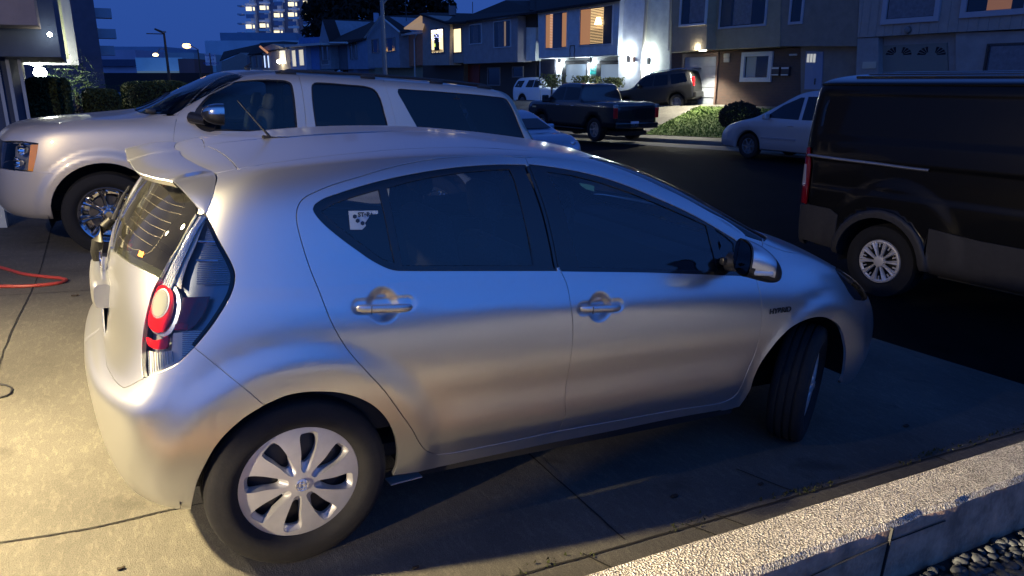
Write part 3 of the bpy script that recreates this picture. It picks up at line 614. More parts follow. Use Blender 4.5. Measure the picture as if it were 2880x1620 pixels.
# ---- roof aerial
ant = MB(); ant.grid(lambda a, b: ((lambda s, w: (.045+.095*s, math.cos(b*math.pi)*w, 1.366+.028*(1-s)**.8*math.sin(b*math.pi)+.012*s))(a, .022*(1-a)**.5*(.35+.65*(1-a))+.002)), 12, 12)
an = ant.build('aerial_base', BLACKPL, hero, smooth=True)
MB().tube([(.072, 0, 1.388), (.045, 0, 1.418), (.01, 0, 1.458), (-.047, 0, 1.522)], [.0055, .0045, .0035, .0028], n=8).build('aerial_mast', BLACKPL, an, smooth=True)
# ---- wheels
CAPM = mat('hubcap_silver', (.46, .46, .46), rough=.42, metal=.45, coat=.1, noise_amt=.08, nscale=12)
STEEL = mat('black_steel', (.02, .02, .021), rough=.5, metal=.3)
def tyre(parent, R=.3045, r0=.203, w=.175, m=TYRE, grooves=True, n=72):
    h = w/2; pr = [(r0, h*.72), (r0+.012, h*.86)]+[(r0+(R-r0)*t, h*(.86+.16*math.sin(math.pi*min(1, t*1.15))**.8)) for t in (.25, .4, .55, .7)]+[(R-.012, h*.92), (R-.004, h*.78)]
    tread = [(R, h*.62)]
    if grooves:
        for g in (.42, .0, -.42): tread += [(R+.001, h*(g+.07)), (R-.008, h*(g+.06)), (R-.008, h*(g-.06)), (R+.001, h*(g-.07))]
    tread.append((R, -h*.62)); pr2 = [(r, -o) for r, o in pr[::-1]]
    b = MB(); b.lathe(pr+tread+pr2, n=n); return b.build('tyre', m, parent, smooth=True, angle=50)
def hubcap8(parent):
    R = .202; def_ = lambda r: -.016*(1-(r/R)**2)-.004*math.exp(-(r/.03)**2)
    dish = [(0, .88), (0, .55), (0, .24), (.03, .205), (.08, .205), (.115, .23), (.19, .42), (.255, .62), (.285, .78), (.275, .875), (.22, .905), (.1, .90)]
    hole = [(.012, .82), (.012, .60), (.012, .40), (.04, .345), (.09, .345), (.14, .40), (.225, .52), (.268, .65), (.262, .76), (.225, .82), (.15, .84), (.07, .838)]
    D = smooth_line(dish, .03, True)*R; 
    def rs(P, n=48):
        P = np.array(P); P = np.concatenate([P, P[:1]]); d = np.concatenate([[0], np.cumsum(np.linalg.norm(np.diff(P, axis=0), axis=1))]); t = np.linspace(0, d[-1], n, endpoint=False); return np.stack([np.interp(t, d, P[:, 0]), np.interp(t, d, P[:, 1])], 1)
    D = rs(smooth_line(dish, .02, True))*R; Hh = rs(smooth_line(hole, .02, True))*R
    V = []; F = []; loops = []
    th = np.linspace(0, math.tau, 96, endpoint=False); outer = np.stack([np.cos(th)*R, np.sin(th)*R], 1)
    def rot(P, k): a = -k*math.tau/8; return np.stack([P[:, 0]*math.cos(a)+P[:, 1]*math.sin(a)*1, -P[:, 0]*math.sin(a)+P[:, 1]*math.cos(a)], 1)
    ds = [rot(D, k) for k in range(8)]; hs = [rot(Hh, k) for k in range(8)]
    G = []
    for r in np.linspace(.01, R*.97, 22):
        k = max(6, int(r*math.tau/.008)); G += [(r*math.cos(a), r*math.sin(a)) for a in np.linspace(0, math.tau, k, endpoint=False)]
    G = np.array(G)
    for d in ds: G = G[~inside(G, np.array([(x*1.0, y) for x, y in d]))]
    allp = np.concatenate([outer]+ds+[G]); ed = []; k0 = 0
    for l in [outer]+ds: ed += [(k0+i, k0+(i+1) % len(l)) for i in range(len(l))]; k0 += len(l)
    r = delaunay_2d_cdt([Vector(p) for p in allp], ed, [], 0, 1e-7); v2 = np.array([tuple(v) for v in r[0]]); ff = np.array([f for f in r[2]]); c = v2[ff].mean(1); ok = inside(c, outer)
    for d in ds: ok &= ~inside(c, d)
    b = bmesh.new(); vs = [b.verts.new((x, def_(math.hypot(x, y)), y)) for x, y in v2]
    for f in ff[ok]: b.faces.new([vs[i] for i in f])
    for d, h in zip(ds, hs):
        rows_ = []
        for t, dep in ((0, 0), (.06, .004), (.5, .012), (1, .022)):
            rows_.append([b.verts.new(((a[0]*(1-t)+q[0]*t), def_(math.hypot(*(a*(1-t)+q*t)))+dep, (a[1]*(1-t)+q[1]*t))) for a, q in zip(d, h)])
        for i in range(3):
            for j in range(48): b.faces.new((rows_[i][j], rows_[i][(j+1) % 48], rows_[i+1][(j+1) % 48], rows_[i+1][j]))
        bb2 = [b.verts.new(v.co+Vector((0, .014, 0))) for v in rows_[3]]
        for j in range(48): b.faces.new((rows_[3][j], rows_[3][(j+1) % 48], bb2[(j+1) % 48], bb2[j]))
    rim0 = [b.verts.new((x, 0, y)) for x, y in outer]; rim1 = [b.verts.new((x*1.012, .004, y*1.012)) for x, y in outer]; rim2 = [b.verts.new((x*1.0, .02, y*1.0)) for x, y in outer]
    for j in range(96): b.faces.new((rim0[j], rim0[(j+1) % 96], rim1[(j+1) % 96], rim1[j])); b.faces.new((rim1[j], rim1[(j+1) % 96], rim2[(j+1) % 96], rim2[j]))
    bmesh.ops.remove_doubles(b, verts=b.verts, dist=2e-5); bmesh.ops.recalc_face_normals(b, faces=b.faces)
    if sum(f.normal.y*f.calc_area() for f in b.faces) > 0: bmesh.ops.reverse_faces(b, faces=b.faces)
    me = bpy.data.meshes.new('hubcap'); b.to_mesh(me); b.free(); me.materials.append(CAPM); me.polygons.foreach_set('use_smooth', [True]*len(me.polygons)); me.set_sharp_from_angle(angle=math.radians(32))
    o = link(bpy.data.objects.new('hubcap', me), parent)
    e = MB(); y = -.0225; ce = lambda rx, rz, dx=0, dz=0, n=28: [(dx+rx*math.cos(a*math.tau/n), y, dz+rz*math.sin(a*math.tau/n)) for a in range(n)]
    e.tube(ce(.021, .021), .0016, n=6, closed=True); e.tube(ce(.0195, .0125, 0, .002), .0014, n=6, closed=True); e.tube(ce(.0075, .0185), .0013, n=6, closed=True); e.tube(ce(.0155, .0055, 0, .0115), .0013, n=6, closed=True)
    e.build('emblem', mat('emblem_silver', (.7, .7, .7), rough=.25, metal=.8), o, smooth=True)
    return o
for (x, yy, st) in ((0, -1, 0), (0, 1, 0), (2.55, -1, 30), (2.55, 1, 30)):
    w = bpy.data.objects.new('wheel', None); link(w, hero); w.location = (x, .733*yy*(1 if x < 1 else .985), .303); w.rotation_euler = (0, 0, math.radians(st)+(0 if yy < 0 else math.pi)); w.empty_display_size = .1
    tyre(w)
    b = MB(); b.lathe([(.02, -.02), (.12, -.03), (.17, -.005), (.19, .0), (.203, -.058), (.206, -.063), (.206, .06)], n=64); b.build('steel_rim', STEEL, w, smooth=True)
    h = hubcap8(w); h.location = (0, -.060, 0); h.rotation_euler = (0, math.radians(0), 0)
# valve
MB().tube([(.105, -.79, .405), (.109, -.802, .409)], .006, n=8).build('valve', BLACKPL, hero)
# ---- arch liners, floor
for x in (0, 2.55):
    for sd in (-1, 1):
        r = .372 if x else .375; b = MB(); b.lathe([(r, 0), (r, .30), (.05, .30)], n=40, a0=-.08, a1=math.pi+.12); o = b.build('arch_liner', UNDER, hero, smooth=False); o.location = (x, sd*(.745 if x else .78), .315); o.scale = (1, -sd, 1)
MB().box((1.25, 0, .24), (3.3, 1.05, .1), bev=.03).box((1.28, 0, .215), (1.7, 1.40, .07)).build('underfloor', UNDER, hero)
MB().box((1.25, 0, .33), (1.9, 1.45, .05)).box((-.1, 0, .62), (.8, 1.0, .06)).box((1.9, 0, .55), (.06, 1.4, .5)).build('cabin_floor', DARKIN, hero)
# inner door cards and pillars so that the shell has depth
for sd in (-1, 1):
    MB().box((.55, sd*.735, .68), (1.0, .03, .50), bev=.01).box((1.5, sd*.745, .66), (.9, .03, .48), bev=.01).build('door_card', DARKIN, hero)
for sd in (-1, 1):
    MB().tube([(.98, sd*.74, .93), (.93, sd*.70, 1.12), (.89, sd*.62, 1.33)], .035, n=6).build('pillar_trim', DARKIN, hero)
# ---- seats
def seat(x, y, w, back_w=None, rest=True, n='front_seat'):
    b = MB(); b.box((x+.22, y, .52), (.50, w, .16), bev=.05)
    Mx = Matrix.Rotation(math.radians(-14), 3, 'Y')
    b.box((x-.04, y, .79), (.13, w, .50), bev=.055, M=Mx)
    s = b.build(n, SEATM, hero, smooth=True, angle=60)
    if rest:
        c = MB(); c.box((x-.135, y, 1.19), (.085, .22, .17), bev=.04, M=Mx); c.tube([(x-.10, y-.06, 1.0), (x-.13, y-.06, 1.2)], .006).tube([(x-.10, y+.06, 1.0), (x-.13, y+.06, 1.2)], .006); c.build('headrest', SEATM, s, smooth=True, angle=60)
    return s
seat(.99, -.36, .48); seat(.99, .36, .48); bs = seat(.16, 0, 1.22, rest=False, n='rear_seat')
d = MB(); d.box((1.98, 0, .86), (.42, 1.36, .22), bev=.06); d.box((2.1, 0, .96), (.3, 1.3, .06), bev=.02); dash = d.build('dashboard', DARKIN, hero, smooth=True)
w = MB(); w.tube([(1.66+.06*math.sin(a*math.tau/30), .36+.18*math.cos(a*math.tau/30), .95+.17*math.sin(a*math.tau/30)) for a in range(30)], .013, n=8, closed=True); w.box((1.67, .36, .95), (.05, .12, .1), bev=.02); w.tube([(1.66, .20, .94), (1.66, .52, .94)], .012); w.tube([(1.68, .36, .94), (1.85, .36, .88)], .03)
w.build('steering_wheel', DARKIN, hero, smooth=True)
MB().box((1.42, -.02, 1.27), (.04, .20, .06), bev=.015).build('rear_view_mirror', BLACKPL, hero, smooth=True)
HL = mat('warning_label', (.85, .74, .25), rough=.5)
panel(H, 'warning_label', H.pix([(1635, 510), (1660, 514), (1678, 519), (1678, 535), (1655, 528), (1641, 519)], smooth=False), HL, hero, sides='R', off=-.016, gap=0, skirt=0)
# ---- handles
HND = SILVER
for cx, cz, in ((.265, .917), (1.147, .847)):
    for sd in (-1, 1):
        q = H.near((cx, -.85, cz)); 
        b = MB(); y0 = -.845 if cx > 1 else -.838
        def hf(a, t):
            xx = cx-.098+.196*a; e = 1-abs(2*a-1)**6; ry, rz = .0085*(e**.5*.8+.2), .0145*(e**.5*.75+.25)
            an = t*math.tau; return (xx, y0-.013*(1-(2*a-1)**4)+ry*math.cos(an), cz-.001-(xx-cx)*.055+rz*math.sin(an)*abs(math.sin(an))**.0)
        b.grid(hf, 36, 18)
        for a in (0, 1): b.poly([hf(a, t/18) for t in range(18)])
        o = b.build('door_handle', HND, hero, smooth=True, angle=70); o.scale = (1, -sd, 1)
        k = MB(); k.box((cx-.052, y0-.0215, cz), (.0012, .004, .028)); k = k.build('key_cap_seam', SEAL, o); 
# ---- door mirrors
for sd in (-1, 1):
    b = MB()
    RM = Matrix.Rotation(math.radians(-26), 3, 'Z'); MC = Vector((1.765, -.945, 1.045))
    def loc(x, y, z): return MC+RM@Vector((x, y, z))
    def shell(s, t):
        a = t*math.tau; k = max(0., 1-s**2.6)**.55; f = abs(math.cos(a))**.72*math.copysign(1, math.cos(a)), abs(math.sin(a))**.72*math.copysign(1, math.sin(a))
        return loc(.165*s, .100*k*f[0]-.02*s, .074*k*f[1]-.060*s**1.5)
    b.grid(shell, 22, 40); o = b.build('mirror_housing', [SILVER, BLACKPL], hero, smooth=True, angle=60)
    for p in o.data.polygons:
        c = RM.inverted()@(Vector(p.center)-MC); s_ = c.x/.165
        if s_ > .70 or c.z < -.022-.05*s_ or s_ < .03: p.material_index = 1
    g = MB(); g.poly([loc(.004, .094*math.copysign(abs(math.cos(a))**.75, math.cos(a)), .067*math.copysign(abs(math.sin(a))**.75, math.sin(a))) for a in [i*math.tau/36 for i in range(36)]], ext=RM@Vector((-.006, 0, 0))); g.build('mirror_glass', mat('mirror_glass', (.25, .28, .32), rough=.03, metal=1), o)
    g = MB(); g.box(loc(.06, -.099, -.040), (.08, .012, .020), bev=.006, M=RM); g.build('turn_signal', mat('signal_lens', (.55, .58, .62), rough=.1, metal=.5), o, smooth=True)
    k = MB(); k.tube([(1.86, -.79, .985), (1.87, -.84, .985), (1.84, -.90, 1.0)], [.045, .032, .03], n=12); k.box((1.90, -.795, .99), (.19, .03, .035), bev=.01); k.build('mirror_arm', BLACKPL, o, smooth=True)
    o.scale = (1, -sd, 1)
WIPM = mat('wiper_black', (.006, .006, .006), rough=.5, spec=.3)
# ---- number plate, garnish, emblem, wiper
g = MB()
def garn(a, t):
    y = -.21+.42*a; e = 1-max(0, abs(2*a-1)-.86)*1.2; an = t*math.tau; ca, sa = math.cos(an), math.sin(an)
    f = lambda c, p: math.copysign(abs(c)**p, c)
    return (-.548-.12*(y*y)*-1-.036*e*f(ca, .6), y, .833+.004*abs(y)+.052*e*f(sa, .6)+.012*(ca < 0)*0)
g.grid(garn, 30, 24)
for a in (0, 1): g.poly([garn(a, t/24) for t in range(24)])
g.build('plate_garnish', SILVER, hero, smooth=True, angle=50)
PL = mat('plate_white', (.75, .76, .74), rough=.35); pb = MB().box((-.5475, 0, .700), (.004, .305, .152), bev=.004).build('number_plate', PL, hero)
text_obj('plate_text', '7ZKB214', .082, mat('plate_blue', (.02, .04, .18), rough=.4), Matrix.Translation((-.5503, 0, .695))@Matrix.Rotation(math.radians(-90), 4, 'Z')@Matrix.Rotation(math.radians(90), 4, 'X'), pb, sx=.72)
text_obj('plate_text', 'California', .030, mat('plate_red', (.5, .02, .02), rough=.4), Matrix.Translation((-.5503, 0, .757))@Matrix.Rotation(math.radians(-90), 4, 'Z')@Matrix.Rotation(math.radians(90), 4, 'X'), pb)
e = MB(); ey = lambda ry, rz, dz=0, n=32: [(-.543+.0*a, ry*math.cos(a*math.tau/n), .918+dz+rz*math.sin(a*math.tau/n)) for a in range(n)]
e.tube(ey(.062, .042), .005, n=8, closed=True); e.tube(ey(.058, .024, .008), .004, n=8, closed=True); e.tube(ey(.022, .040), .004, n=8, closed=True); e.build('emblem', CHROME, hero, smooth=True)
e = MB().tube([(-.500, .0, 1.065), (-.524, -.004, 1.04), (-.548, -.006, .99), (-.556, -.006, .945), (-.555, -.004, .915)], [.016, .019, .02, .02, .014], n=12).build('rear_wiper', WIPM, hero, smooth=True)
MB().tube([(-.495, .0, 1.06), (-.475, .14, 1.075), (-.452, .28, 1.10), (-.42, .38, 1.13)], [.009, .007, .006, .005], n=8).build('wiper_blade', BLACKPL, e, smooth=True)
# ---- heater lines of the rear window
HT = mat('heater_line', (.11, .10, .07), rough=.5)
for px in ([(418, 540), (440, 552), (480, 572), (519, 582)], [(400, 552), (420, 566), (455, 588), (507, 602)], [(388, 577), (410, 593), (440, 611), (478, 627)], [(375, 592), (395, 612), (425, 632), (462, 648)], [(362, 612), (385, 632), (415, 655), (448, 668)], [(350, 628), (370, 652), (395, 672), (425, 690)], [(330, 660), (345, 680), (365, 697), (392, 703)], [(462, 648), (445, 675), (425, 702), (402, 715)]):
    ribbon(H, 'heater_line', H.pix(px), HT, hero, w=.0009, off=-.0045, sides='R')
ribbon(H, 'wire_clip', H.pix([(386, 710), (393, 714), (400, 715)], smooth=False), mat('orange_clip', (.8, .2, .03), rough=.5), hero, w=.018, off=-.004, sides='R')
# ---- badge and torn sticker
BADGE = mat('badge_chrome', (.10, .11, .13), rough=.2, metal=.9)
q = H.near((2.185, -.83, .748)); pp = H.P([q[0]], [q[1]])[0]; nn = H.N([q[0]], [q[1]])[0]; xx = np.cross(np.array([0, 0, 1.]), -nn*-1); xx /= np.linalg.norm(xx); zz_ = np.cross(nn, xx)
if xx[0] < 0: xx = -xx; zz_ = -zz_
zz_ = np.cross(nn, xx); zz_ *= np.sign(zz_[2])
mw = Matrix(((xx[0], zz_[0], nn[0], pp[0]+nn[0]*.003), (xx[1], zz_[1], nn[1], pp[1]+nn[1]*.003), (xx[2], zz_[2], nn[2], pp[2]+nn[2]*.003), (0, 0, 0, 1)))
text_obj('hybrid_badge', 'HYBRID', .034, BADGE, mw, hero, ext=.001, sx=1.25, bold=.0012)
STK = mat('sticker_paper', (.42, .50, .55), rough=.6)
st = panel(H, 'torn_sticker', H.pix([(981, 592), (1064, 591), (1065, 600), (1050, 602), (1046, 596), (1038, 612), (1028, 626), (1031, 634), (1020, 645), (986, 645)], smooth=False), STK, hero, sides='R', off=-.006, gap=0, skirt=0)[0]
INK = mat('sticker_ink', (.01, .03, .06), rough=.6)
for cx, cy in ((999, 608), (1007, 620), (1021, 627)):
    panel(H, 'sticker_hexagon', H.pix([(cx+6.5*math.cos(a*math.tau/6+.5), cy+6.5*math.sin(a*math.tau/6+.5)) for a in range(6)], smooth=False), INK, st, sides='R', off=-.005, gap=0, skirt=0)
def on_body(px, nudge=.0):
    q = H.pix([px], smooth=False)[0]; pp = H.P([q[0]], [q[1]])[0]; nn = H.N([q[0]], [q[1]])[0]; xx = np.array([1, 0, 0.])-nn[0]*nn; xx /= np.linalg.norm(xx); z2 = np.cross(nn, xx); p = pp+nn*nudge
    return Matrix(((xx[0], z2[0], nn[0], p[0]), (xx[1], z2[1], nn[1], p[1]), (xx[2], z2[2], nn[2], p[2]), (0, 0, 0, 1)))
text_obj('sticker_text', 'STaR', .020, INK, on_body((1025, 603), -.0045), st, ext=.0002, bold=.001)
MB().box((.405, -.72, .195), (.13, .05, .006), rz=.1).build('splash_flap', mat('grey_plastic', (.3, .3, .29), rough=.5), hero)
# ================================================================ the big gold-silver SUV (its left side faces us; local x runs backwards along it)
def frame_m(o, A): return Matrix([list(A[:, i])+[o[i]] for i in range(0)]) if 0 else Matrix([[A[0][i], A[1][i], A[2][i], o[i]] for i in range(3)]+[[0, 0, 0, 1]])
yaw, pit = -.0483993, .06140272
fw = np.array([-math.cos(yaw)*math.cos(pit), -math.sin(yaw)*math.cos(pit), math.sin(pit)]); lf = np.array([math.sin(yaw), -math.cos(yaw), 0]); lf = lf-(lf@fw)*fw; lf /= np.linalg.norm(lf)
SM = frame_m((-.3855, 5.8903, -.0247), [-fw, -lf, np.cross(fw, lf)])
GOLD = mat('gold_silver_paint', (.58, .53, .45), rough=.42, metal=.5, coat=.7, coat_r=.05); flake(GOLD, 1400, .05)
suv = empty('parked_suv', 'long gold-silver SUV with chrome wheels parked beyond the silver hatchback', 'suv', mw=SM, group='cars parked on the driveway')
def R_(zs, *a): return [(x, y, z) for (x, y), z in zip(a, zs)]
def row(*p): return [(x, -y, z) for x, y, z in p]
SX = [-.2, .35, .85, 1.5, 2.3, 3.1, 3.9, 4.4]
def side_row(front, ys, z, rear, dx=0): return row(*front, *[(x+dx, y, zz__) for x, y, zz__ in zip(SX, ys, z if hasattr(z, '__len__') else [z]*8)], *rear)
rw = [
 side_row([(-.86, 0, .30), (-.83, .35, .30), (-.75, .6, .30), (-.62, .78, .30), (-.42, .86, .30)], [.88]*8, .34, [(4.62, .82, .34), (4.72, .6, .34), (4.74, 0, .34)]),
 side_row([(-.98, 0, .38), (-.94, .38, .38), (-.85, .66, .38), (-.71, .85, .38), (-.47, .945, .38)], [.965]*8, .42, [(4.72, .90, .40), (4.86, .65, .40), (4.9, 0, .40)]),
 side_row([(-1.02, 0, .55), (-.98, .38, .55), (-.88, .68, .55), (-.735, .87, .55), (-.49, .965, .57)], [.985, .99, .99, .99, .99, .99, .99, .985], .60, [(4.74, .92, .58), (4.88, .65, .58), (4.92, 0, .58)]),
 side_row([(-1.0, 0, .74), (-.965, .38, .74), (-.875, .68, .74), (-.74, .87, .74), (-.5, .975, .76)], [1.0, 1.003, 1.003, 1.003, 1.003, 1.003, 1.003, .995], .80, [(4.74, .92, .75), (4.84, .65, .75), (4.86, 0, .75)]),
 side_row([(-.98, 0, .90), (-.945, .38, .90), (-.86, .68, .90), (-.735, .86, .90), (-.5, .968, .93)], [.995, 1.0, 1.003, 1.003, 1.003, 1.003, 1.0, .99], .97, [(4.70, .92, .95), (4.79, .65, .95), (4.81, 0, .95)]),
 side_row([(-.93, 0, 1.05), (-.90, .38, 1.05), (-.82, .68, 1.05), (-.70, .85, 1.06), (-.48, .945, 1.09)], [.975, .985, .99, .99, .99, .99, .985, .975], 1.12, [(4.66, .91, 1.12), (4.75, .65, 1.12), (4.77, 0, 1.12)]),
 side_row([(-.86, 0, 1.13), (-.835, .36, 1.13), (-.765, .64, 1.13), (-.655, .80, 1.14), (-.46, .905, 1.17)], [.945, .962, .97, .972, .972, .972, .967, .955], [1.19, 1.20, 1.19, 1.19, 1.19, 1.19, 1.19, 1.19], [(4.60, .89, 1.2), (4.69, .65, 1.2), (4.71, 0, 1.2)]),
 side_row([(-.70, 0, 1.205), (-.675, .34, 1.203), (-.61, .60, 1.20), (-.52, .74, 1.205), (-.36, .85, 1.215)], [.90, .932, .948, .955, .955, .955, .95, .94], [1.24, 1.25, 1.25, 1.25, 1.25, 1.25, 1.25, 1.25], [(4.57, .875, 1.25), (4.66, .65, 1.25), (4.68, 0, 1.25)]),
 side_row([(-.25, 0, 1.275), (-.23, .32, 1.272), (-.18, .56, 1.262), (-.10, .69, 1.258), (.02, .80, 1.262)], [.845, .905, .935, .945, .945, .945, .94, .93], [1.265, 1.275, 1.29, 1.29, 1.29, 1.29, 1.29, 1.29], [(4.54, .86, 1.29), (4.63, .64, 1.29), (4.65, 0, 1.29)]),
 row((.25, 0, 1.335), (.26, .28, 1.332), (.29, .50, 1.325), (.33, .65, 1.318), (.38, .75, 1.31), (.44, .82, 1.31), (.56, .885, 1.325), (.92, .922, 1.35), (1.5, .932, 1.36), (2.3, .932, 1.36), (3.1, .932, 1.36), (3.85, .927, 1.36), (4.32, .917, 1.36), (4.49, .845, 1.36), (4.58, .62, 1.36), (4.60, 0, 1.36)),
 row((.58, 0, 1.51), (.59, .27, 1.51), (.62, .46, 1.505), (.66, .59, 1.50), (.71, .70, 1.495), (.77, .775, 1.49), (.87, .835, 1.49), (1.1, .880, 1.50), (1.6, .895, 1.51), (2.35, .895, 1.51), (3.1, .895, 1.51), (3.8, .890, 1.51), (4.25, .880, 1.51), (4.42, .80, 1.51), (4.51, .6, 1.51), (4.53, 0, 1.51)),
 row((.92, 0, 1.69), (.93, .25, 1.69), (.955, .42, 1.685), (.99, .54, 1.68), (1.03, .63, 1.675), (1.08, .71, 1.665), (1.17, .775, 1.665), (1.35, .825, 1.67), (1.7, .845, 1.68), (2.4, .848, 1.68), (3.1, .848, 1.68), (3.75, .843, 1.68), (4.18, .83, 1.67), (4.33, .755, 1.67), (4.42, .56, 1.68), (4.44, 0, 1.68)),
 row((1.12, 0, 1.775), (1.13, .22, 1.775), (1.155, .37, 1.772), (1.19, .48, 1.768), (1.24, .57, 1.762), (1.29, .64, 1.757), (1.38, .70, 1.757), (1.52, .755, 1.762), (1.85, .785, 1.768), (2.45, .792, 1.768), (3.1, .792, 1.768), (3.7, .787, 1.765), (4.08, .77, 1.755), (4.22, .70, 1.75), (4.32, .5, 1.757), (4.34, 0, 1.76)),
 row((1.35, 0, 1.82), (1.36, .18, 1.82), (1.38, .3, 1.818), (1.42, .4, 1.816), (1.47, .48, 1.812), (1.52, .55, 1.81), (1.6, .60, 1.81), (1.75, .64, 1.81), (2.0, .66, 1.81), (2.5, .665, 1.81), (3.05, .665, 1.808), (3.6, .66, 1.80), (3.9, .64, 1.79), (4.02, .58, 1.788), (4.1, .4, 1.79), (4.12, 0, 1.79)),
 row((1.8, 0, 1.838), (1.82, .08, 1.838), (1.85, .15, 1.838), (1.88, .2, 1.838), (1.92, .24, 1.838), (1.96, .27, 1.836), (2.02, .3, 1.836), (2.1, .32, 1.836), (2.3, .33, 1.836), (2.6, .33, 1.836), (2.95, .33, 1.834), (3.3, .33, 1.83), (3.5, .32, 1.826), (3.58, .28, 1.824), (3.62, .2, 1.822), (3.65, 0, 1.82))]
rw.append([(1.9+.11*i, 0, 1.84) for i in range(16)])
def suv_disp(p, n):
    w = np.clip((np.abs(n[:, 1])-.5)/.4, 0, 1); x, z = p[:, 0], p[:, 2]
    r1 = np.hypot(x, z-.39); r2 = np.hypot(x-3.302, z-.39)
    d = .024*((1-sstep(.53, .62, r1))+(1-sstep(.53, .62, r2)))
    mid = sstep(.55, .62, x)*(1-sstep(2.75, 2.8, x)); d = d+.012*mid*(1-sstep(.0, .05, np.abs(z-.66)-.02))
    return d*w
S_ = Body(rw, SM, suv_disp, sub=6)
SP = lambda *a, **k: S_.pix(*a, **k)
gap1 = SP([(500, 322), (494, 345), (489, 380), (489, 410), (492, 450)]); gap1 = J(gap1, S_.side([(.62, .75), (.66, .52), (.70, .44)]))
gB = J(SP([(838, 205), (846, 235), (855, 290), (860, 340), (862, 372)]), S_.side([(1.88, 1.1), (1.88, .8), (1.87, .44)]))
gC = J(SP([(1076, 222), (1090, 260), (1105, 310), (1117, 364)]), S_.side([(2.86, 1.1), (2.84, .95), (2.80, .86), (2.72, .72), (2.69, .44)]))
topf = SP([(500, 322), (530, 290), (570, 250), (610, 222), (650, 208), (700, 200), (760, 200), (838, 205)])
topr = SP([(838, 205), (900, 207), (1000, 214), (1076, 222)])
bot = lambda a, b: S_.side([(a, .44), ((a+b)/2, .44), (b, .44)])
w1 = SP([(603, 366), (560, 340), (546, 322), (556, 298), (600, 255), (650, 231), (700, 224), (770, 223), (810, 226), (824, 242), (832, 290), (836, 340), (838, 372), (700, 369)], smooth=False)
w1 = SP([(552, 305), (580, 272), (620, 243), (660, 229), (720, 223), (770, 223), (805, 226), (820, 234), (827, 260), (834, 320), (838, 371)]); w1 = J(w1, SP([(838, 372), (700, 370), (603, 368)], smooth=False), SP([(603, 368), (565, 356), (548, 335), (546, 318), (552, 305)]))
w2 = SP([(889, 367), (882, 320), (876, 262), (877, 238), (884, 232), (920, 232), (980, 237), (1030, 242), (1055, 252), (1070, 275), (1083, 320), (1091, 352), (1090, 364)]); w2 = J(w2, SP([(1090, 364), (889, 367)], smooth=False))
w3 = SP([(1180, 370), (1160, 335), (1135, 290), (1118, 258), (1120, 250), (1150, 251), (1250, 258), (1380, 270), (1424, 278), (1440, 300), (1465, 360), (1479, 396)], smooth=True); w3 = J(w3, SP([(1479, 396), (1180, 372)], smooth=False))
TINT = glassmat('tinted_glass', (.06, .07, .08), ior=1.5); SUVG = glassmat('suv_front_glass', (.42, .50, .5), ior=1.5)
for sd in 'RL':
    fd = panel(S_, 'front_door', J(topf, gB, bot(1.87, .70), rv(gap1)), GOLD, suv, holes=[w1], sides=sd, gap=.003)[0]
    rd = panel(S_, 'rear_door', J(topr, gC, bot(2.69, 1.87), rv(gB)), GOLD, suv, holes=[w2], sides=sd, gap=.003)[0]
    panel(S_, 'window_seal', w1, SEAL, fd, holes=[inset(S_, w1, .022)], sides=sd, off=-.006, gap=-.002, skirt=0); panel(S_, 'window_glass', w1, SUVG, fd, sides=sd, off=-.012, gap=-.002, skirt=0)
    panel(S_, 'window_seal', w2, SEAL, rd, holes=[inset(S_, w2, .015)], sides=sd, off=-.006, gap=-.002, skirt=0); panel(S_, 'window_glass', w2, TINT, rd, sides=sd, off=-.012, gap=-.002, skirt=0)
roofl = SP([(500, 322), (530, 280), (575, 236), (620, 208), (660, 198)])
hoodl = S_.pts([(.50, -.865, 1.31), (.25, -.885, 1.275), (-.05, -.878, 1.25), (-.3, -.86, 1.225), (-.52, -.80, 1.185), (-.64, -.79, 1.145)])
lampS = SP([(8, 400), (60, 400), (108, 403), (104, 430), (92, 483), (40, 480), (3, 474)], smooth=False)
arS = lambda cx, a0, a1, r=.475: [(cx+r*math.cos(t), .40+r*math.sin(t)*1.0) for t in np.linspace(a0, a1, 22)]
arch1 = S_.side(arS(0, math.radians(172), math.radians(5)), smooth=False); arch2 = S_.side(arS(3.302, math.radians(175), math.radians(5)), smooth=False)
lb = SP([(92, 484), (150, 488)], smooth=False)
quarterS = J(S_.pts([(1.52, -.70, 1.785), (1.36, -.70, 1.757), (1.17, -.775, 1.665), (.87, -.83, 1.49), (.62, -.88, 1.335)])[::-1], S_.pts([(1.52, -.70, 1.785), (2.3, -.72, 1.795), (3.1, -.72, 1.795), (3.8, -.71, 1.785), (4.12, -.69, 1.772)]), S_.pts([(4.12, -.70, 1.772), (4.24, -.755, 1.67), (4.42, -.84, 1.40), (4.56, -.89, 1.2)]), S_.side([(4.56, 1.2), (4.62, .95), (4.6, .6)]), S_.side([(4.6, .6), (4.3, .55), (3.79, .55)], smooth=False), rv(arch2), S_.side([(2.82, .44), (2.69, .44)], smooth=False), rv(gC), rv(topr), rv(topf))
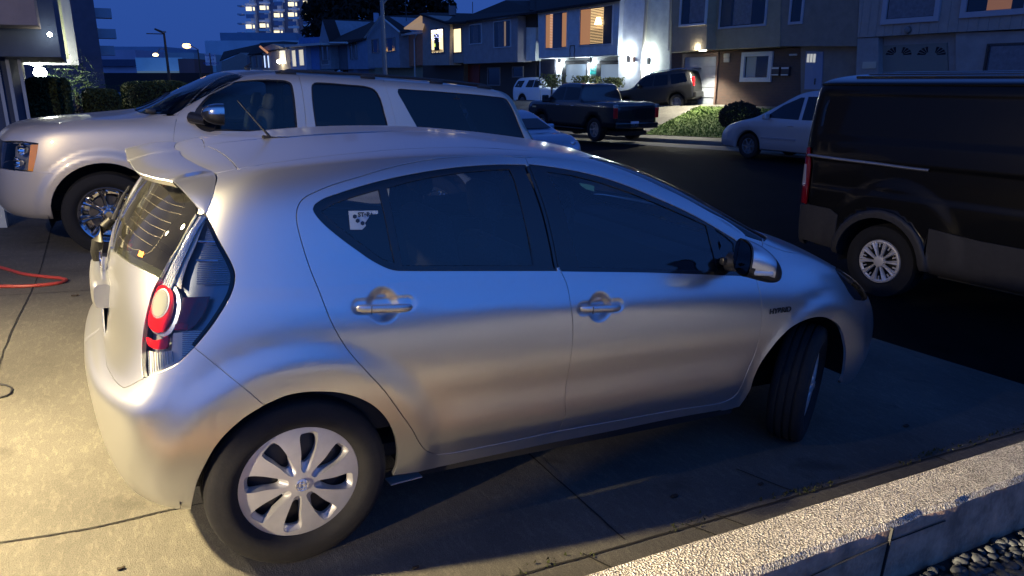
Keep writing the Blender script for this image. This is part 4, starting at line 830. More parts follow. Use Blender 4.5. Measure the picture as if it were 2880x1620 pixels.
for sd in 'RL':
    q_ = panel(S_, 'body_side', quarterS, GOLD, suv, holes=[w3], sides=sd, gap=.001)[0]
    panel(S_, 'window_glass', w3, TINT, q_, sides=sd, off=-.010, gap=-.002, skirt=0)
    panel(S_, 'fender', J(S_.pts([(.62, -.89, 1.325), (.50, -.865, 1.31)], smooth=False), hoodl, SP([(63, 397), (108, 403)], smooth=False), rv(SP([(92, 484), (104, 430)], smooth=False)), SP([(92, 484), (150, 489)], smooth=False), arch1, S_.side([(.48, .44), (.70, .44)], smooth=False), rv(gap1)), GOLD, suv, sides=sd, gap=.002)
    lh = panel(S_, 'headlight', lampS, mat('lamp_bowl', (.20, .20, .20), rough=.4, metal=.3), suv, sides=sd, off=-.11, skirt=0)[0]
    panel(S_, 'lens', lampS, CLEAR, lh, sides=sd, off=0, skirt=.05)
    panel(S_, 'turn_signal', SP([(84, 406), (106, 406), (98, 450), (91, 482), (76, 480), (80, 440)], smooth=False), AMBER, lh, sides=sd, off=-.012, gap=0, skirt=.02)
    for (cx, cy, r) in ((52, 422, .055), (40, 458, .05)):
        q = SP([(cx, cy)], smooth=False); pp = S_.P(q[:, 0], q[:, 1])[0]; b = MB().lathe([(r, -.02), (r*.7, .02), (r*.2, .045), (.001, .03)], n=24); o = b.build('reflector', CHROME, lh, smooth=True); o.location = (pp[0]+.03, (pp[1]+.055)*(1 if sd == 'R' else -1), pp[2]); o.rotation_euler = (0, 0, math.radians(-55) if sd == 'R' else math.radians(180+55))
cenS = lambda v: np.array([[0., v]])
cowlS = J(S_.pts([(.56, -.87, 1.335), (.44, -.80, 1.325), (.34, -.62, 1.335), (.29, -.4, 1.345)]), cenS(9.1))
panel(S_, 'hood', J(rv(cowlS), S_.pts([(.50, -.865, 1.31)], smooth=False)[:0], hoodl, SP([(63, 397), (8, 397)], smooth=False), S_.pts([(-.90, -.55, 1.06), (-.93, -.3, 1.05)], smooth=False), cenS(5.1)), GOLD, suv, join=True, gap=.003)
panel(S_, 'windscreen', J(cowlS[::-1][:0], S_.pts([(.62, -.88, 1.335), (.87, -.83, 1.49), (1.17, -.775, 1.665), (1.30, -.70, 1.74), (1.22, -.5, 1.765), (1.15, -.2, 1.775)]), cenS(12.), cenS(9.15), rv(cowlS)[1:]), SUVG, suv, join=True, gap=.006, skirt=0)
panel(S_, 'roof', J(S_.pts([(1.15, -.1, 1.775), (1.22, -.5, 1.765), (1.33, -.70, 1.750), (1.52, -.70, 1.785), (2.3, -.72, 1.795), (3.1, -.72, 1.795), (3.8, -.71, 1.785), (4.12, -.69, 1.772)]), np.array([[13.5, 12.5], [15, 12.5], [15, 15], [0, 15], [0, 12.1]])), GOLD, suv, join=True, gap=.001)
panel(S_, 'front_bumper', J(SP([(150, 489), (92, 484), (40, 480), (3, 474)], smooth=False), S_.pts([(-.93, -.60, .76), (-.99, -.3, .74)]), cenS(3.), cenS(.4), np.array([[1, .4], [2, .4], [3, .5], [4, .6]]), arch1[:3]), GOLD, suv, join=True, gap=.002)
panel(S_, 'grille', np.array([[0., 3.1], [1., 3.1], [1.9, 3.1], [1.9, 5.7], [1, 5.75], [0, 5.8]]), BLACKPL, suv, join=True, gap=0, off=-.03, skirt=0)
panel(S_, 'tailgate', np.array([[15., 1], [13.4, 1], [13.35, 5], [13.3, 9], [13.3, 12.4], [15, 12.4]]), GOLD, suv, join=True, gap=.003, holes=())
for sd in 'RL':
    panel(S_, 'rocker', J(S_.side([(.48, .43), (1.5, .43), (2.83, .43)], smooth=False), S_.side([(2.83, .36), (1.5, .36), (.46, .36)], smooth=False)), GOLD, suv, sides=sd, gap=.002)
for l in (gap1, gB, gC, topf, topr):
    for sd in 'RL': ribbon(S_, 'door_seal', l, SEAL, suv, w=.04, off=-.02, sides=sd)
for l in (hoodl, cowlS):
    for sd in 'RL': ribbon(S_, 'panel_seal', l, SEAL, suv, w=.05, off=-.03, sides=sd)
for x in (0, 3.302):
    for sd in (-1, 1):
        b = MB(); b.lathe([(.50, 0), (.50, .40), (.05, .40)], n=40, a0=-.3, a1=math.pi+.3); o = b.build('arch_liner', UNDER, suv); o.location = (x, sd*.96, .40); o.scale = (1, -sd, 1)
MB().box((1.8, 0, .45), (5.2, 1.3, .16), bev=.03).box((1.65, 0, .38), (2.1, 1.75, .1)).build('underfloor', UNDER, suv)
MB().box((2.4, 0, .62), (4., 1.8, .08)).box((.62, 0, 1.0), (.3, 1.7, .5), bev=.05).box((3.6, 0, 1.2), (.08, 1.7, .9)).build('cabin_floor', DARKIN, suv)
CLOTH = mat('beige_leather', (.32, .28, .22), rough=.6)
for (x, y) in ((1.45, -.45), (1.45, .45)):
    b = MB(); Mx = Matrix.Rotation(math.radians(12), 3, 'Y'); b.box((x-.25, y, .85), (.5, .5, .16), bev=.05); b.box((x+.05, y, 1.13), (.14, .48, .60), bev=.06, M=Mx); b.box((x+.13, y, 1.50), (.10, .27, .18), bev=.05, M=Mx); b.build('front_seat', CLOTH, suv, smooth=True, angle=60)
w = MB(); w.tube([(.92+.06*math.sin(a*math.tau/30), -.45+.19*math.cos(a*math.tau/30), 1.22+.18*math.sin(a*math.tau/30)) for a in range(30)], .015, n=8, closed=True); w.tube([(.9, -.45, 1.2), (.7, -.45, 1.1)], .03); w.build('steering_wheel', DARKIN, suv, smooth=True)
# chrome wheels
CHR2 = mat('wheel_chrome', (.62, .60, .57), rough=.12, metal=1); DKW = mat('wheel_dark', (.05, .05, .05), rough=.4, metal=.6)
def chrome_wheel(parent, R=.40, rim=.268, n=8):
    tyre(parent, R=R, r0=rim-.004, w=.27)
    b = MB(); b.lathe([(rim-.045, -.085), (rim-.02, -.118), (rim-.006, -.125), (rim, -.12), (rim, -.10)], n=64); b.lathe([(rim-.045, -.085), (rim-.05, -.03), (rim-.05, .10), (.08, .10)], n=48)
    for k in range(n):
        a = k*math.tau/n+.2; ca, sa = math.cos(a), math.sin(a)
        for s_ in (-1, 1):
            def P_(r, t, h): return (r*ca-t*sa, h, r*sa+t*ca)
            rr = [.055, .10, .15, .19, rim-.03]; ww = [.030, .020, .020, .026, .038]; hh = [-.075, -.070, -.080, -.095, -.112]
            g = [[P_(r, s_*0.004, h-.004), P_(r, s_*w_*.55, h-.012), P_(r, s_*w_, h), P_(r, s_*w_*1.05, h+.03)] for r, w_, h in zip(rr, ww, hh)]
            for i in range(4):
                for j in range(3): vs = [b.b.verts.new(q) for q in (g[i][j], g[i+1][j], g[i+1][j+1], g[i][j+1])]; b.b.faces.new(vs)
    b.lathe([(.001, -.10), (.03, -.10), (.042, -.092), (.046, -.075), (.075, -.072), (.088, -.06), (.09, -.02)], n=32)
    o = b.build('rim', CHR2, parent, smooth=True, angle=30)
    c = MB()
    for k in range(6): a = k*math.tau/6; c.lathe([(.001, -.088), (.011, -.088), (.013, -.07)], n=10, c=(.062*math.cos(a), 0, .062*math.sin(a)))
    for k in range(n): a = (k+.5)*math.tau/n+.2; c.lathe([(.001, -.122), (.006, -.122), (.008, -.10)], n=8, c=((rim-.026)*math.cos(a), 0, (rim-.026)*math.sin(a)))
    c.build('lug_nuts', DKW, o, smooth=True); b = MB(); b.lathe([(.05, .0), (.17, .0), (.17, .03)], n=40); b.build('brake_disc', mat('brake_metal', (.12, .11, .10), rough=.5, metal=.8), parent)
for x in (0, 3.302):
    for sd in (-1, 1):
        w = bpy.data.objects.new('wheel', None); link(w, suv); w.location = (x, .845*sd, .375); w.rotation_euler = (0, 0, 0 if sd < 0 else math.pi); chrome_wheel(w)
# mirrors, roof rails, handles
for sd in (-1, 1):
    b = MB()
    def shell(s, t):
        a = t*math.tau; k = max(0., 1-s**2.4)**.5; f = abs(math.cos(a))**.6*math.copysign(1, math.cos(a)), abs(math.sin(a))**.6*math.copysign(1, math.sin(a))
        return Vector((1.05-.20*s, -1.13, 1.37))+Vector((0, .125*k*f[0], .105*k*f[1]))
    b.grid(shell, 16, 32); o = b.build('mirror_housing', [BLACKPL, CHR2], suv, smooth=True)
    for p in o.data.polygons:
        if p.center[2] > 1.385 and p.center[0] < 1.045: p.material_index = 1
    g = MB(); g.poly([(1.048, -1.13+.117*math.copysign(abs(math.cos(a))**.6, math.cos(a)), 1.37+.097*math.copysign(abs(math.sin(a))**.6, math.sin(a))) for a in [i*math.tau/32 for i in range(32)]], ext=(.004, 0, 0)); g.build('mirror_glass', MATS['mirror_glass'], o)
    k = MB(); k.tube([(.78, -.93, 1.32), (.83, -1.0, 1.31), (.90, -1.07, 1.30)], [.06, .05, .045], n=10); k.build('mirror_arm', BLACKPL, o, smooth=True); o.scale = (1, -sd, 1)
    panel(S_, 'mirror_base', SP([(545, 322), (560, 300), (600, 320), (603, 368), (590, 371), (565, 364), (549, 350), (541, 332)], smooth=True, closed=True), BLACKPL, suv, sides='R' if sd < 0 else 'L', off=.004, gap=0, skirt=.01)
    b = MB(); b.tube([(1.75, -.70*-sd*-1*1, 1.80), (1.85, -.70*sd*-1*-1, 1.85), (2.6, .70*sd, 1.862), (3.4, .70*sd, 1.855), (4.0, .69*sd, 1.83), (4.1, .69*sd, 1.79)], .014, n=8) if 0 else b.tube([(1.62, .70*sd, 1.80), (1.75, .70*sd, 1.83), (2.6, .70*sd, 1.845), (3.4, .70*sd, 1.838), (4.0, .69*sd, 1.815), (4.1, .69*sd, 1.78)], .016, n=8)
    for x, z in ((1.75, 1.81), (2.6, 1.82), (3.4, 1.815), (4.0, 1.795)): b.box((x, .70*sd, z), (.16, .04, .05), bev=.012)
    b.build('roof_rail', BLACKPL, suv, smooth=True)
    for cx in (1.72, 2.60): MB().tube([(cx-.09, sd*1.0, 1.10), (cx-.08, sd*1.035, 1.105), (cx+.08, sd*1.035, 1.105), (cx+.09, sd*1.0, 1.10)], .014, n=8).build('door_handle', GOLD, suv, smooth=True)
MB().box((1.42, -.1, 1.83), (.06, .06, .05), bev=.015).tube([(1.4, -.1, 1.84), (1.46, -.1, 1.90)], [.02, .004]).build('roof_aerial', BLACKPL, suv, smooth=True)
MB().tube([(.42, -.55, 1.36), (.62, -.1, 1.53)], .012).tube([(.40, .1, 1.36), (.62, .5, 1.52)], .012).box((.42, -.78, 1.36), (.1, .1, .05), bev=.02).build('wiper', BLACKPL, suv, smooth=True)
# ================================================================ the black van at the kerb
SU = np.array([-0.04267407, 0.99908905, 0]); NU = np.array([0.99908905, 0.04267407, 0])
VO = NU*7.03+SU*.96+np.array([0, 0, -.43])
VM = frame_m(VO, [-SU, NU, np.array([0, 0, 1.])])
VBLK = mat('black_van_paint', (.003, .003, .003), rough=.35, coat=.25, coat_r=.05, spec=.15)
VROOF = mat('van_paint_sky_copy', (.006, .007, .009), rough=.3, coat=1., coat_r=.05, spec=.8)  # sky sheen put into a paler, glossier copy of the van paint
van = empty('parked_van', 'black cargo van with a white hubcap parked at the near kerb on the right', 'van', mw=VM)
VX = [-.85, -.3, .3, 1.0, 1.8, 2.6, 3.3]
def vrow(z, yy, xr, y1, xf, zf=None, zr=None):
    zf = z if zf is None else zf; zr = z if zr is None else zr
    return row((xr, 0, zr), (xr+.004, y1*.4, zr), (xr+.02, y1*.75, zr), (xr+.07, y1*.95, zr), *[(x, yy, z) for x in VX], (3.9, yy*.98, (z+zf)/2), (xf-.35, yy*.88, zf), (xf-.12, yy*.66, zf), (xf-.02, yy*.36, zf), (xf, 0, zf))
vr = [vrow(.30, .90, -.85, .85, 4.35), vrow(.36, 1.0, -.98, .96, 4.5), vrow(.50, 1.025, -1.02, .98, 4.55), vrow(.75, 1.03, -1.03, .985, 4.5), vrow(.95, 1.03, -1.03, .985, 4.4), vrow(1.15, 1.028, -1.03, .985, 4.2, zf=1.08), vrow(1.30, 1.022, -1.03, .98, 3.9, zf=1.25), vrow(1.50, 1.005, -1.025, .965, 3.6, zf=1.42), vrow(1.75, .965, -1.015, .93, 3.2, zf=1.72), vrow(1.92, .93, -1.0, .895, 3.0, zf=1.88), vrow(1.985, .895, -.975, .865, 2.9, zf=1.96), vrow(2.03, .82, -.92, .80, 2.8, zf=2.02), vrow(2.09, .45, -.75, .5, 2.5, zf=2.08)]
vr[-2] = [(np.clip(x, -.85, 2.8), y, z) for x, y, z in vr[-2]]; vr[-1] = [(np.clip(x*.95, -.7, 2.5), y, z) for x, y, z in vr[-1]]
vr.append([(-.6+.2*i, 0, 2.11) for i in range(16)])
def van_disp(p, n):
    w = np.clip((np.abs(n[:, 1])-.5)/.4, 0, 1); x, z = p[:, 0], p[:, 2]
    r = np.hypot(x, z-.36)
    d = .03*(1-sstep(.47, .50, r))-.014*sstep(1.44, 1.52, z)*(1-sstep(1.86, 1.92, z))*sstep(-.9, -.75, x)-.010*sstep(.95, 1.02, z)*(1-sstep(1.26, 1.30, z))
    dd = np.hypot(x-.1, z-.45); d = d+.015*(1-sstep(.58, .72, dd))*(z > .4)
    up = np.clip((n[:, 2]-.8)/.15, 0, 1)
    return d*w
VB = Body(vr, VM, van_disp, sub=6)
archv = VB.side([(.42*math.cos(t), .36+.42*math.sin(t)) for t in np.linspace(math.pi-.0, 0, 26)], smooth=False)
archo = VB.side([(.485*math.cos(t), .36+.485*math.sin(t)) for t in np.linspace(math.pi-.0, 0, 26)], smooth=False)
VP = lambda p, **k: VB.pix(zz((2160, 180), 1/2.0125, p), **k)
lampv = VB.side([(-.99, 1.36), (-.90, 1.36), (-.885, 1.0), (-.87, .79), (-.99, .79)], smooth=False)
lampv = np.array([[3.05, 6.35], [3.75, 6.35], [3.9, 5.2], [3.95, 3.2], [3.1, 3.2]])
top_v = 11.2
CLAD = mat('grey_cladding', (.028, .026, .025), rough=.6, noise_amt=.15, nscale=20)
for sd in 'RL':
    gapd = VB.side([(.43, .82), (.40, 1.2), (.36, 1.6), (.30, 1.9)])
    sidep = J(VB.side([(-.86, .80), (-.56, .79), (-.46, .74)], smooth=False), archo[3:-3], VB.side([(.46, .76), (.9, .72), (2.6, .70), (3.6, .72)], smooth=False), VB.side([(3.6, .72), (3.6, 1.3), (2.9, 1.88)], smooth=False), np.array([[10.2, 10.3], [7, 10.3], [4, 10.3], [3.3, 10.2], [3.3, 6.4], [3.9, 6.35], [4.0, 5.2], [4.02, 3.3]]))
    panel(VB, 'side_panel', sidep, VBLK, van, sides=sd, gap=.001, sp=.035)
    panel(VB, 'wheel_arch_trim', J(archv, rv(archo)), CLAD, van, sides=sd, gap=0, off=.008, skirt=.03)
    panel(VB, 'lower_cladding', J(archo[-3:][::-1], VB.side([(.46, .755), (.9, .715), (2.6, .695), (3.6, .715)], smooth=False), VB.side([(3.6, .40), (1., .34), (.49, .34)], smooth=False)), CLAD, van, sides=sd, gap=.001, off=.006)
    panel(VB, 'tail_lamp', lampv, REDD, van, sides=sd, gap=.002, off=.004)
    panel(VB, 'reversing_lamp', np.array([[3.05, 5.3], [3.6, 5.3], [3.75, 4.2], [3.1, 4.]]), mat('pale_lens', (.45, .45, .47), rough=.15, metal=.3), van, sides=sd, gap=0, off=.008)
    ribbon(VB, 'door_rail', VP([(215, 512), (400, 537), (600, 562), (800, 590), (915, 603)]), mat('dull_steel', (.35, .34, .33), rough=.4, metal=.8), van, w=.03, off=.012, sides=sd, h=.02)
    panel(VB, 'door_line', J(VP([(302, 350), (325, 240), (345, 205)]), VP([(355, 205), (335, 250), (312, 352)])), GLOSSBLK, van, sides=sd, gap=0, off=.006, skirt=.003)
    ribbon(VB, 'roof_gutter', np.array([[u, 10.0] for u in np.linspace(3.4, 10, 30)]), VBLK, van, w=.03, off=.004, sides=sd, h=.02)
panel(VB, 'rear_bumper', J(archo[:4], VB.side([(-.46, .74), (-.56, .785), (-.86, .795)], smooth=False), np.array([[4.0, 3.2], [3.0, 3.1], [1, 3.1], [0, 3.1], [0, 1.0], [1, 1.], [3, 1.], [4, 1.1]]), VB.side([(-.86, .42), (-.5, .40)], smooth=False)), CLAD, van, join=True, gap=.001, off=.004)
panel(VB, 'rear_doors', np.array([[0., 3.15], [3.0, 3.15], [3.0, 6.4], [3.25, 6.4], [3.25, 10.2], [0, 10.2]]), VBLK, van, join=True, gap=.002)
panel(VB, 'roof', np.array([[0., 10.22], [3.3, 10.22], [4, 10.32], [7, 10.32], [10.2, 10.32], [12, 10], [15, 10], [15, 13], [0, 13]]), VROOF, van, join=True, gap=.001)
panel(VB, 'nose', np.array([[15., .6], [12., .6], [10.6, 1.2], [10.7, 3], [10.7, 6], [11, 6.3], [15, 6.3]]), VBLK, van, join=True, gap=.001)
panel(VB, 'windscreen', np.array([[15., 6.5], [11.2, 6.5], [11.2, 9.8], [15, 9.8]]), TINT, van, join=True, gap=.001, skirt=0)
rib = MB()
for y in (-.72, -.52, -.30, -.10, .12, .34, .56): rib.box((.85, y, 2.035+.055*(1-(y/.8)**2)+.012), (3.0, .035, .022), bev=.008)
rib.build('roof_ribs', VROOF, van, smooth=True)
for x in (0, 3.3):
    for sd in (-1, 1):
        b = MB(); b.lathe([(.45, 0), (.45, .35), (.05, .35)], n=32, a0=-.2, a1=math.pi+.2); o = b.build('arch_liner', UNDER, van); o.location = (x, sd*.99, .36); o.scale = (1, -sd, 1)
        w = bpy.data.objects.new('wheel', None); link(w, van); w.location = (x, .885*sd, .35); w.rotation_euler = (0, 0, 0 if sd < 0 else math.pi); tyre(w, R=.35, r0=.205, w=.23)
        b = MB(); b.lathe([(.001, -.03), (.20, -.02), (.207, -.07)], n=40); b.build('steel_rim', STEEL, w, smooth=True)
        b = MB(); CAPV = mat('van_hubcap', (.60, .57, .52), rough=.38, metal=.35)
        b.lathe([(.175, -.098), (.19, -.108), (.205, -.105), (.211, -.09), (.208, -.06)], n=56); b.lathe([(.001, -.115), (.03, -.117), (.05, -.112), (.056, -.098), (.06, -.088)], n=32)
        for k in range(10):
            a = k*math.tau/10+.1; ca, sa = math.cos(a), math.sin(a)
            for s2 in (-1, 1):
                off_ = .0 if k % 2 else .0
                P_ = lambda r, t, h: (r*ca-t*sa, h, r*sa+t*ca)
                wd_ = [.010, .013, .018, .034 if k % 2 else .026]; rr = [.05, .09, .135, .19]
                g = [[P_(r, 0, -.104+.0*r), P_(r, s2*w_*.5, -.112), P_(r, s2*w_, -.100), P_(r, s2*w_, -.085)] for r, w_ in zip(rr, wd_)]
                for i in range(3):
                    for j in range(3): b.b.faces.new([b.b.verts.new(q) for q in (g[i][j], g[i+1][j], g[i+1][j+1], g[i][j+1])])
            a2 = a+math.tau/20; b.box((.165*math.cos(a2), -.095, .165*math.sin(a2)), (.05, .012, .012), M=Matrix.Rotation(-a2, 3, 'Y'))
        b.build('hubcap', CAPV, w, smooth=True, angle=35)
MB().box((1.6, 0, .40), (5.0, 1.5, .14)).box((1.7, 0, .36), (2.3, 1.9, .1)).build('underfloor', UNDER, van)
# ================================================================ ground, street, far side
def ray_w(px): d = FW*CAM_F+RW*(px[0]-1440)-UW*(px[1]-810); return d/np.linalg.norm(d)
def D_(px, dep): d = ray_w(px); return CW+d*dep/(d@FW)
def onZ(px, z): d = ray_w(px); return CW+d*(z-CW[2])/d[2]
NP = M3@np.array([0, 0, 1.])
def NS(n, s, z=0): return NU*n+SU*s+np.array([0, 0, z])
def road_z(s): return -.43-.028*max(0., s-12.5)-.0*s
def drive_z(X, Y):
    a = -(NP[0]*X+NP[1]*Y)/NP[2]; b = -.0247-.0615*(X+.3855)-.003*(Y-5.9)
    t = min(1, max(0, (Y-1.5)/3.0)); t = t*t*(3-2*t); return a*(1-t)+b*t
def concrete(name, base, warm, scale=1., aggregate=True, streak=False, bump=.35, dark=(.06, .06, .058)):
    m = bpy.data.materials.new(name); m.use_nodes = True; t = m.node_tree; b = t.nodes['Principled BSDF']; L = t.links.new; N_ = t.nodes.new
    tc = N_('ShaderNodeTexCoord'); b.inputs['Roughness'].default_value = .85
    big = N_('ShaderNodeTexNoise'); big.inputs['Scale'].default_value = 1.1*scale; big.inputs['Detail'].default_value = 8; big.inputs['Roughness'].default_value = .62; L(tc.outputs['Object'], big.inputs['Vector'])
    mp = N_('ShaderNodeMapping'); mp.inputs['Scale'].default_value = (1.6, .55, 1) if streak else (1, 1, 1); mp.inputs['Rotation'].default_value = (0, 0, -.9); L(tc.outputs['Object'], mp.inputs['Vector'])
    mid = N_('ShaderNodeTexNoise'); mid.inputs['Scale'].default_value = 26*scale; mid.inputs['Detail'].default_value = 8; mid.inputs['Roughness'].default_value = .6; mid.inputs['Distortion'].default_value = .6; L(mp.outputs[0], mid.inputs['Vector'])
    fine = N_('ShaderNodeTexVoronoi'); fine.inputs['Scale'].default_value = 210*scale; L(tc.outputs['Object'], fine.inputs['Vector'])
    fn = N_('ShaderNodeTexNoise'); fn.inputs['Scale'].default_value = 260*scale; fn.inputs['Detail'].default_value = 3; L(tc.outputs['Object'], fn.inputs['Vector'])
    r1 = N_('ShaderNodeValToRGB'); r1.color_ramp.elements[0].position = .3; r1.color_ramp.elements[1].position = .72; r1.color_ramp.elements[0].color = (*[c*.62 for c in base], 1); r1.color_ramp.elements[1].color = (*warm, 1); L(big.outputs['Fac'], r1.inputs[0])
    r2 = N_('ShaderNodeValToRGB'); r2.color_ramp.elements[0].position = .53; r2.color_ramp.elements[1].position = .60; r2.color_ramp.elements[0].color = (.90, .90, .90, 1); r2.color_ramp.elements[1].color = (1.13, 1.12, 1.09, 1) if streak else (1.1, 1.1, 1.08, 1); L(mid.outputs['Fac'], r2.inputs[0])
    mx = N_('ShaderNodeMix'); mx.data_type = 'RGBA'; mx.blend_type = 'MULTIPLY'; mx.inputs['Factor'].default_value = 1.; L(r1.outputs[0], mx.inputs['A']); L(r2.outputs[0], mx.inputs['B'])
    r3 = N_('ShaderNodeValToRGB'); r3.color_ramp.elements[0].position = .28; r3.color_ramp.elements[1].position = .66; r3.color_ramp.elements[0].color = (.55, .53, .50, 1); r3.color_ramp.elements[1].color = (1.25, 1.22, 1.16, 1); L(fn.outputs['Fac'], r3.inputs[0])
    m2 = N_('ShaderNodeMix'); m2.data_type = 'RGBA'; m2.blend_type = 'MULTIPLY'; m2.inputs['Factor'].default_value = 1. if aggregate else .35; L(mx.outputs['Result'], m2.inputs['A']); L(r3.outputs[0], m2.inputs['B'])
    # stains
    st = N_('ShaderNodeTexNoise'); st.inputs['Scale'].default_value = 2.6*scale; st.inputs['Detail'].default_value = 4; L(tc.outputs['Object'], st.inputs['Vector'])
    r4 = N_('ShaderNodeValToRGB'); r4.color_ramp.elements[0].position = .28; r4.color_ramp.elements[1].position = .38; r4.color_ramp.elements[0].color = (*dark, 1); r4.color_ramp.elements[1].color = (1, 1, 1, 1); L(st.outputs['Fac'], r4.inputs[0])
    m3 = N_('ShaderNodeMix'); m3.data_type = 'RGBA'; m3.blend_type = 'MULTIPLY'; m3.inputs['Factor'].default_value = .45; L(m2.outputs['Result'], m3.inputs['A']); L(r4.outputs[0], m3.inputs['B']); L(m3.outputs['Result'], b.inputs['Base Color'])
    ad = N_('ShaderNodeMath'); ad.operation = 'ADD'; L(fine.outputs['Distance'], ad.inputs[0]); L(fn.outputs['Fac'], ad.inputs[1])
    bp = N_('ShaderNodeBump'); bp.inputs['Strength'].default_value = bump; bp.inputs['Distance'].default_value = .004; L(ad.outputs[0], bp.inputs['Height'])
    bp2 = N_('ShaderNodeBump'); bp2.inputs['Strength'].default_value = .3; bp2.inputs['Distance'].default_value = .006; L(mid.outputs['Fac'], bp2.inputs['Height']); L(bp.outputs[0], bp2.inputs['Normal']); L(bp2.outputs[0], b.inputs['Normal'])
    return m
DRV = concrete('driveway_concrete', (.105, .10, .09), (.14, .134, .118), streak=True)
WLK = concrete('sidewalk_concrete', (.17, .165, .15), (.20, .195, .18))
WLK2 = concrete('reflected_slab_concrete', (.40, .38, .34), (.44, .42, .38))
CURBM = concrete('exposed_aggregate', (.48, .45, .39), (.54, .50, .43), scale=.62, bump=1.4)
for _n in CURBM.node_tree.nodes:
    if _n.type == 'VALTORGB' and abs(_n.color_ramp.elements[0].position-.28) < .001 and abs(_n.color_ramp.elements[1].position-.66) < .001: _n.color_ramp.elements[0].position = .40; _n.color_ramp.elements[1].position = .58; _n.color_ramp.elements[0].color = (.28, .25, .22, 1)
ASPH = concrete('asphalt', (.006, .0065, .008), (.009, .0095, .011), bump=.6); ASPH.node_tree.nodes['Principled BSDF'].inputs['Roughness'].default_value = .75; ASPH.node_tree.nodes['Principled BSDF'].inputs['Specular IOR Level'].default_value = .05
DARKJ = mat('joint_dirt', (.015, .014, .012), rough=1)
def sheet(name, m, xs, ys, fz, kind='structure'):
    V = [(x, y, fz(x, y)) for x in xs for y in ys]; k = len(ys); F = [(i*k+j, (i+1)*k+j, (i+1)*k+j+1, i*k+j+1) for i in range(len(xs)-1) for j in range(k-1)]
    o = mesh_obj(name, V, F, m); return tag(o, kind=kind)
def sheetNS(name, m, ns, ss, fz, kind='structure'):
    V = [tuple(NS(n, s, fz(n, s))) for n in ns for s in ss]; k = len(ss); F = [(i*k+j, i*k+j+1, (i+1)*k+j+1, (i+1)*k+j)[::-1] for i in range(len(ns)-1) for j in range(k-1)]
    return tag(mesh_obj(name, V, F, m), kind=kind)
lin = np.linspace
o = sheet('driveway', DRV, lin(-9, 4.55, 28), lin(-1.50, 9.2, 24), drive_z)
# joints between the slabs
def joint(pts, w=.009, lift=.004, rough=.004, n=60):
    pts = smooth_line(pts, .05); V = []; 
    for i, (x, y) in enumerate(pts):
        t = pts[min(i+1, len(pts)-1)]-pts[max(i-1, 0)]; t = t/max(1e-9, np.linalg.norm(t)); nx, ny = -t[1], t[0]
        j = noise.noise((x*9, y*9, 0))*rough; ww = w*(.7+.6*abs(noise.noise((x*23, y*23, 3.))))
        for s_ in (-1, 1): X, Y = x+nx*(j+s_*ww/2), y+ny*(j+s_*ww/2); V.append((X, Y, drive_z(X, Y)+lift))
    return V, [(2*i, 2*i+1, 2*i+3, 2*i+2) for i in range(len(pts)-1)]
def car_xy(x, y): q = M3@np.array([x, y, 0]); return (q[0], q[1])
jl = [[car_xy(*p) for p in l] for l in ([(-4, -1.15), (4.4, -1.20)], [(1.15, -1.15), (1.15, .2), (1.16, 3.1)], [(-.92, -.31), (-.64, -.33), (-.38, -.31), (.6, -.32)], [(-1.0, -1.5), (-1.05, 1.5), (-1.01, 3.17), (-1.0, 8)], [(-4, 3.17), (-.74, 3.19), (4.4, 3.2)], [(1.45, -1.16), (1.52, -1.30), (1.48, -1.49)], [(1.62, -1.16), (1.70, -1.32), (1.72, -1.49)], [(.95, -1.16), (1.02, -1.35), (1.0, -1.49)], [(3.1, -1.19), (3.14, -1.49)], [(2.0, -.9), (2.1, -1.16)])]
VV, FF = [], []
for l in jl:
    v, f_ = joint([np.array(p) for p in l], w=.012 if len(VV) == 0 else .009); FF += [tuple(i+len(VV) for i in q) for q in f_]; VV += v
tag(mesh_obj('slab_joints', VV, FF, DARKJ), kind='structure')
# moss and small weeds along the seam
GRN = mat('moss_green', (.045, .055, .018), rough=1, noise_amt=.4, nscale=200); random.seed(3)
b = MB()
for i in range(900):
    x = random.uniform(-.3, 4.2); cl = max(0, noise.noise((x*2.1, 0, 5.))+.15); 
    if random.random() > cl*1.8: continue
    y = -1.165+random.gauss(0, .014); X, Y = car_xy(x, y); z = drive_z(X, Y)+.004; h = random.uniform(.004, .02); a = random.uniform(0, 6.28); w_ = random.uniform(.003, .008)
    dx, dy = math.cos(a)*w_, math.sin(a)*w_; b.b.faces.new([b.b.verts.new(p) for p in ((X-dx, Y-dy, z), (X+dx, Y+dy, z), (X+random.uniform(-.01, .01), Y+random.uniform(-.01, .01), z+h))])
tag(b.build('moss', GRN, recalc=False), kind='stuff')
# raised kerb wall with exposed aggregate top
b = MB(); K = 160; xs = lin(-7, 4.4, K)
rings = []
for x in xs:
    w1_ = .006*noise.noise((x*3, 1., 0)); w2_ = .012*noise.noise((x*5, 9., 0))+.006*noise.noise((x*17, 4., 0))
    
    hh = .225+.004*noise.noise((x*2, 0, 0)); prof = [(-1.500, -.2), (-1.500+w1_*.3, hh-.012), (-1.515+w1_, hh), (-1.60, hh+.003), (-1.695+w2_, hh-.002), (-1.712+w2_*.6, hh-.022+w2_*.3), (-1.716, hh-.06), (-1.722, -.3)]
    rings.append([b.b.verts.new(tuple(M3@np.array([x, y, z]))) for y, z in prof])
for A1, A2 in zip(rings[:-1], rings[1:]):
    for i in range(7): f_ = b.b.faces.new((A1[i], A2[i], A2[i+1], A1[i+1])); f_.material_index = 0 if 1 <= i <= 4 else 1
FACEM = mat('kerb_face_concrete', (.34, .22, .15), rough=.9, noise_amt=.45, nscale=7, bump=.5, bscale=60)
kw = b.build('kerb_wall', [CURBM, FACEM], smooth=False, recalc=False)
tag(kw, 'low concrete kerb wall with a rough pebble top, running beside the driveway at lower right', 'kerb wall')
b = MB()
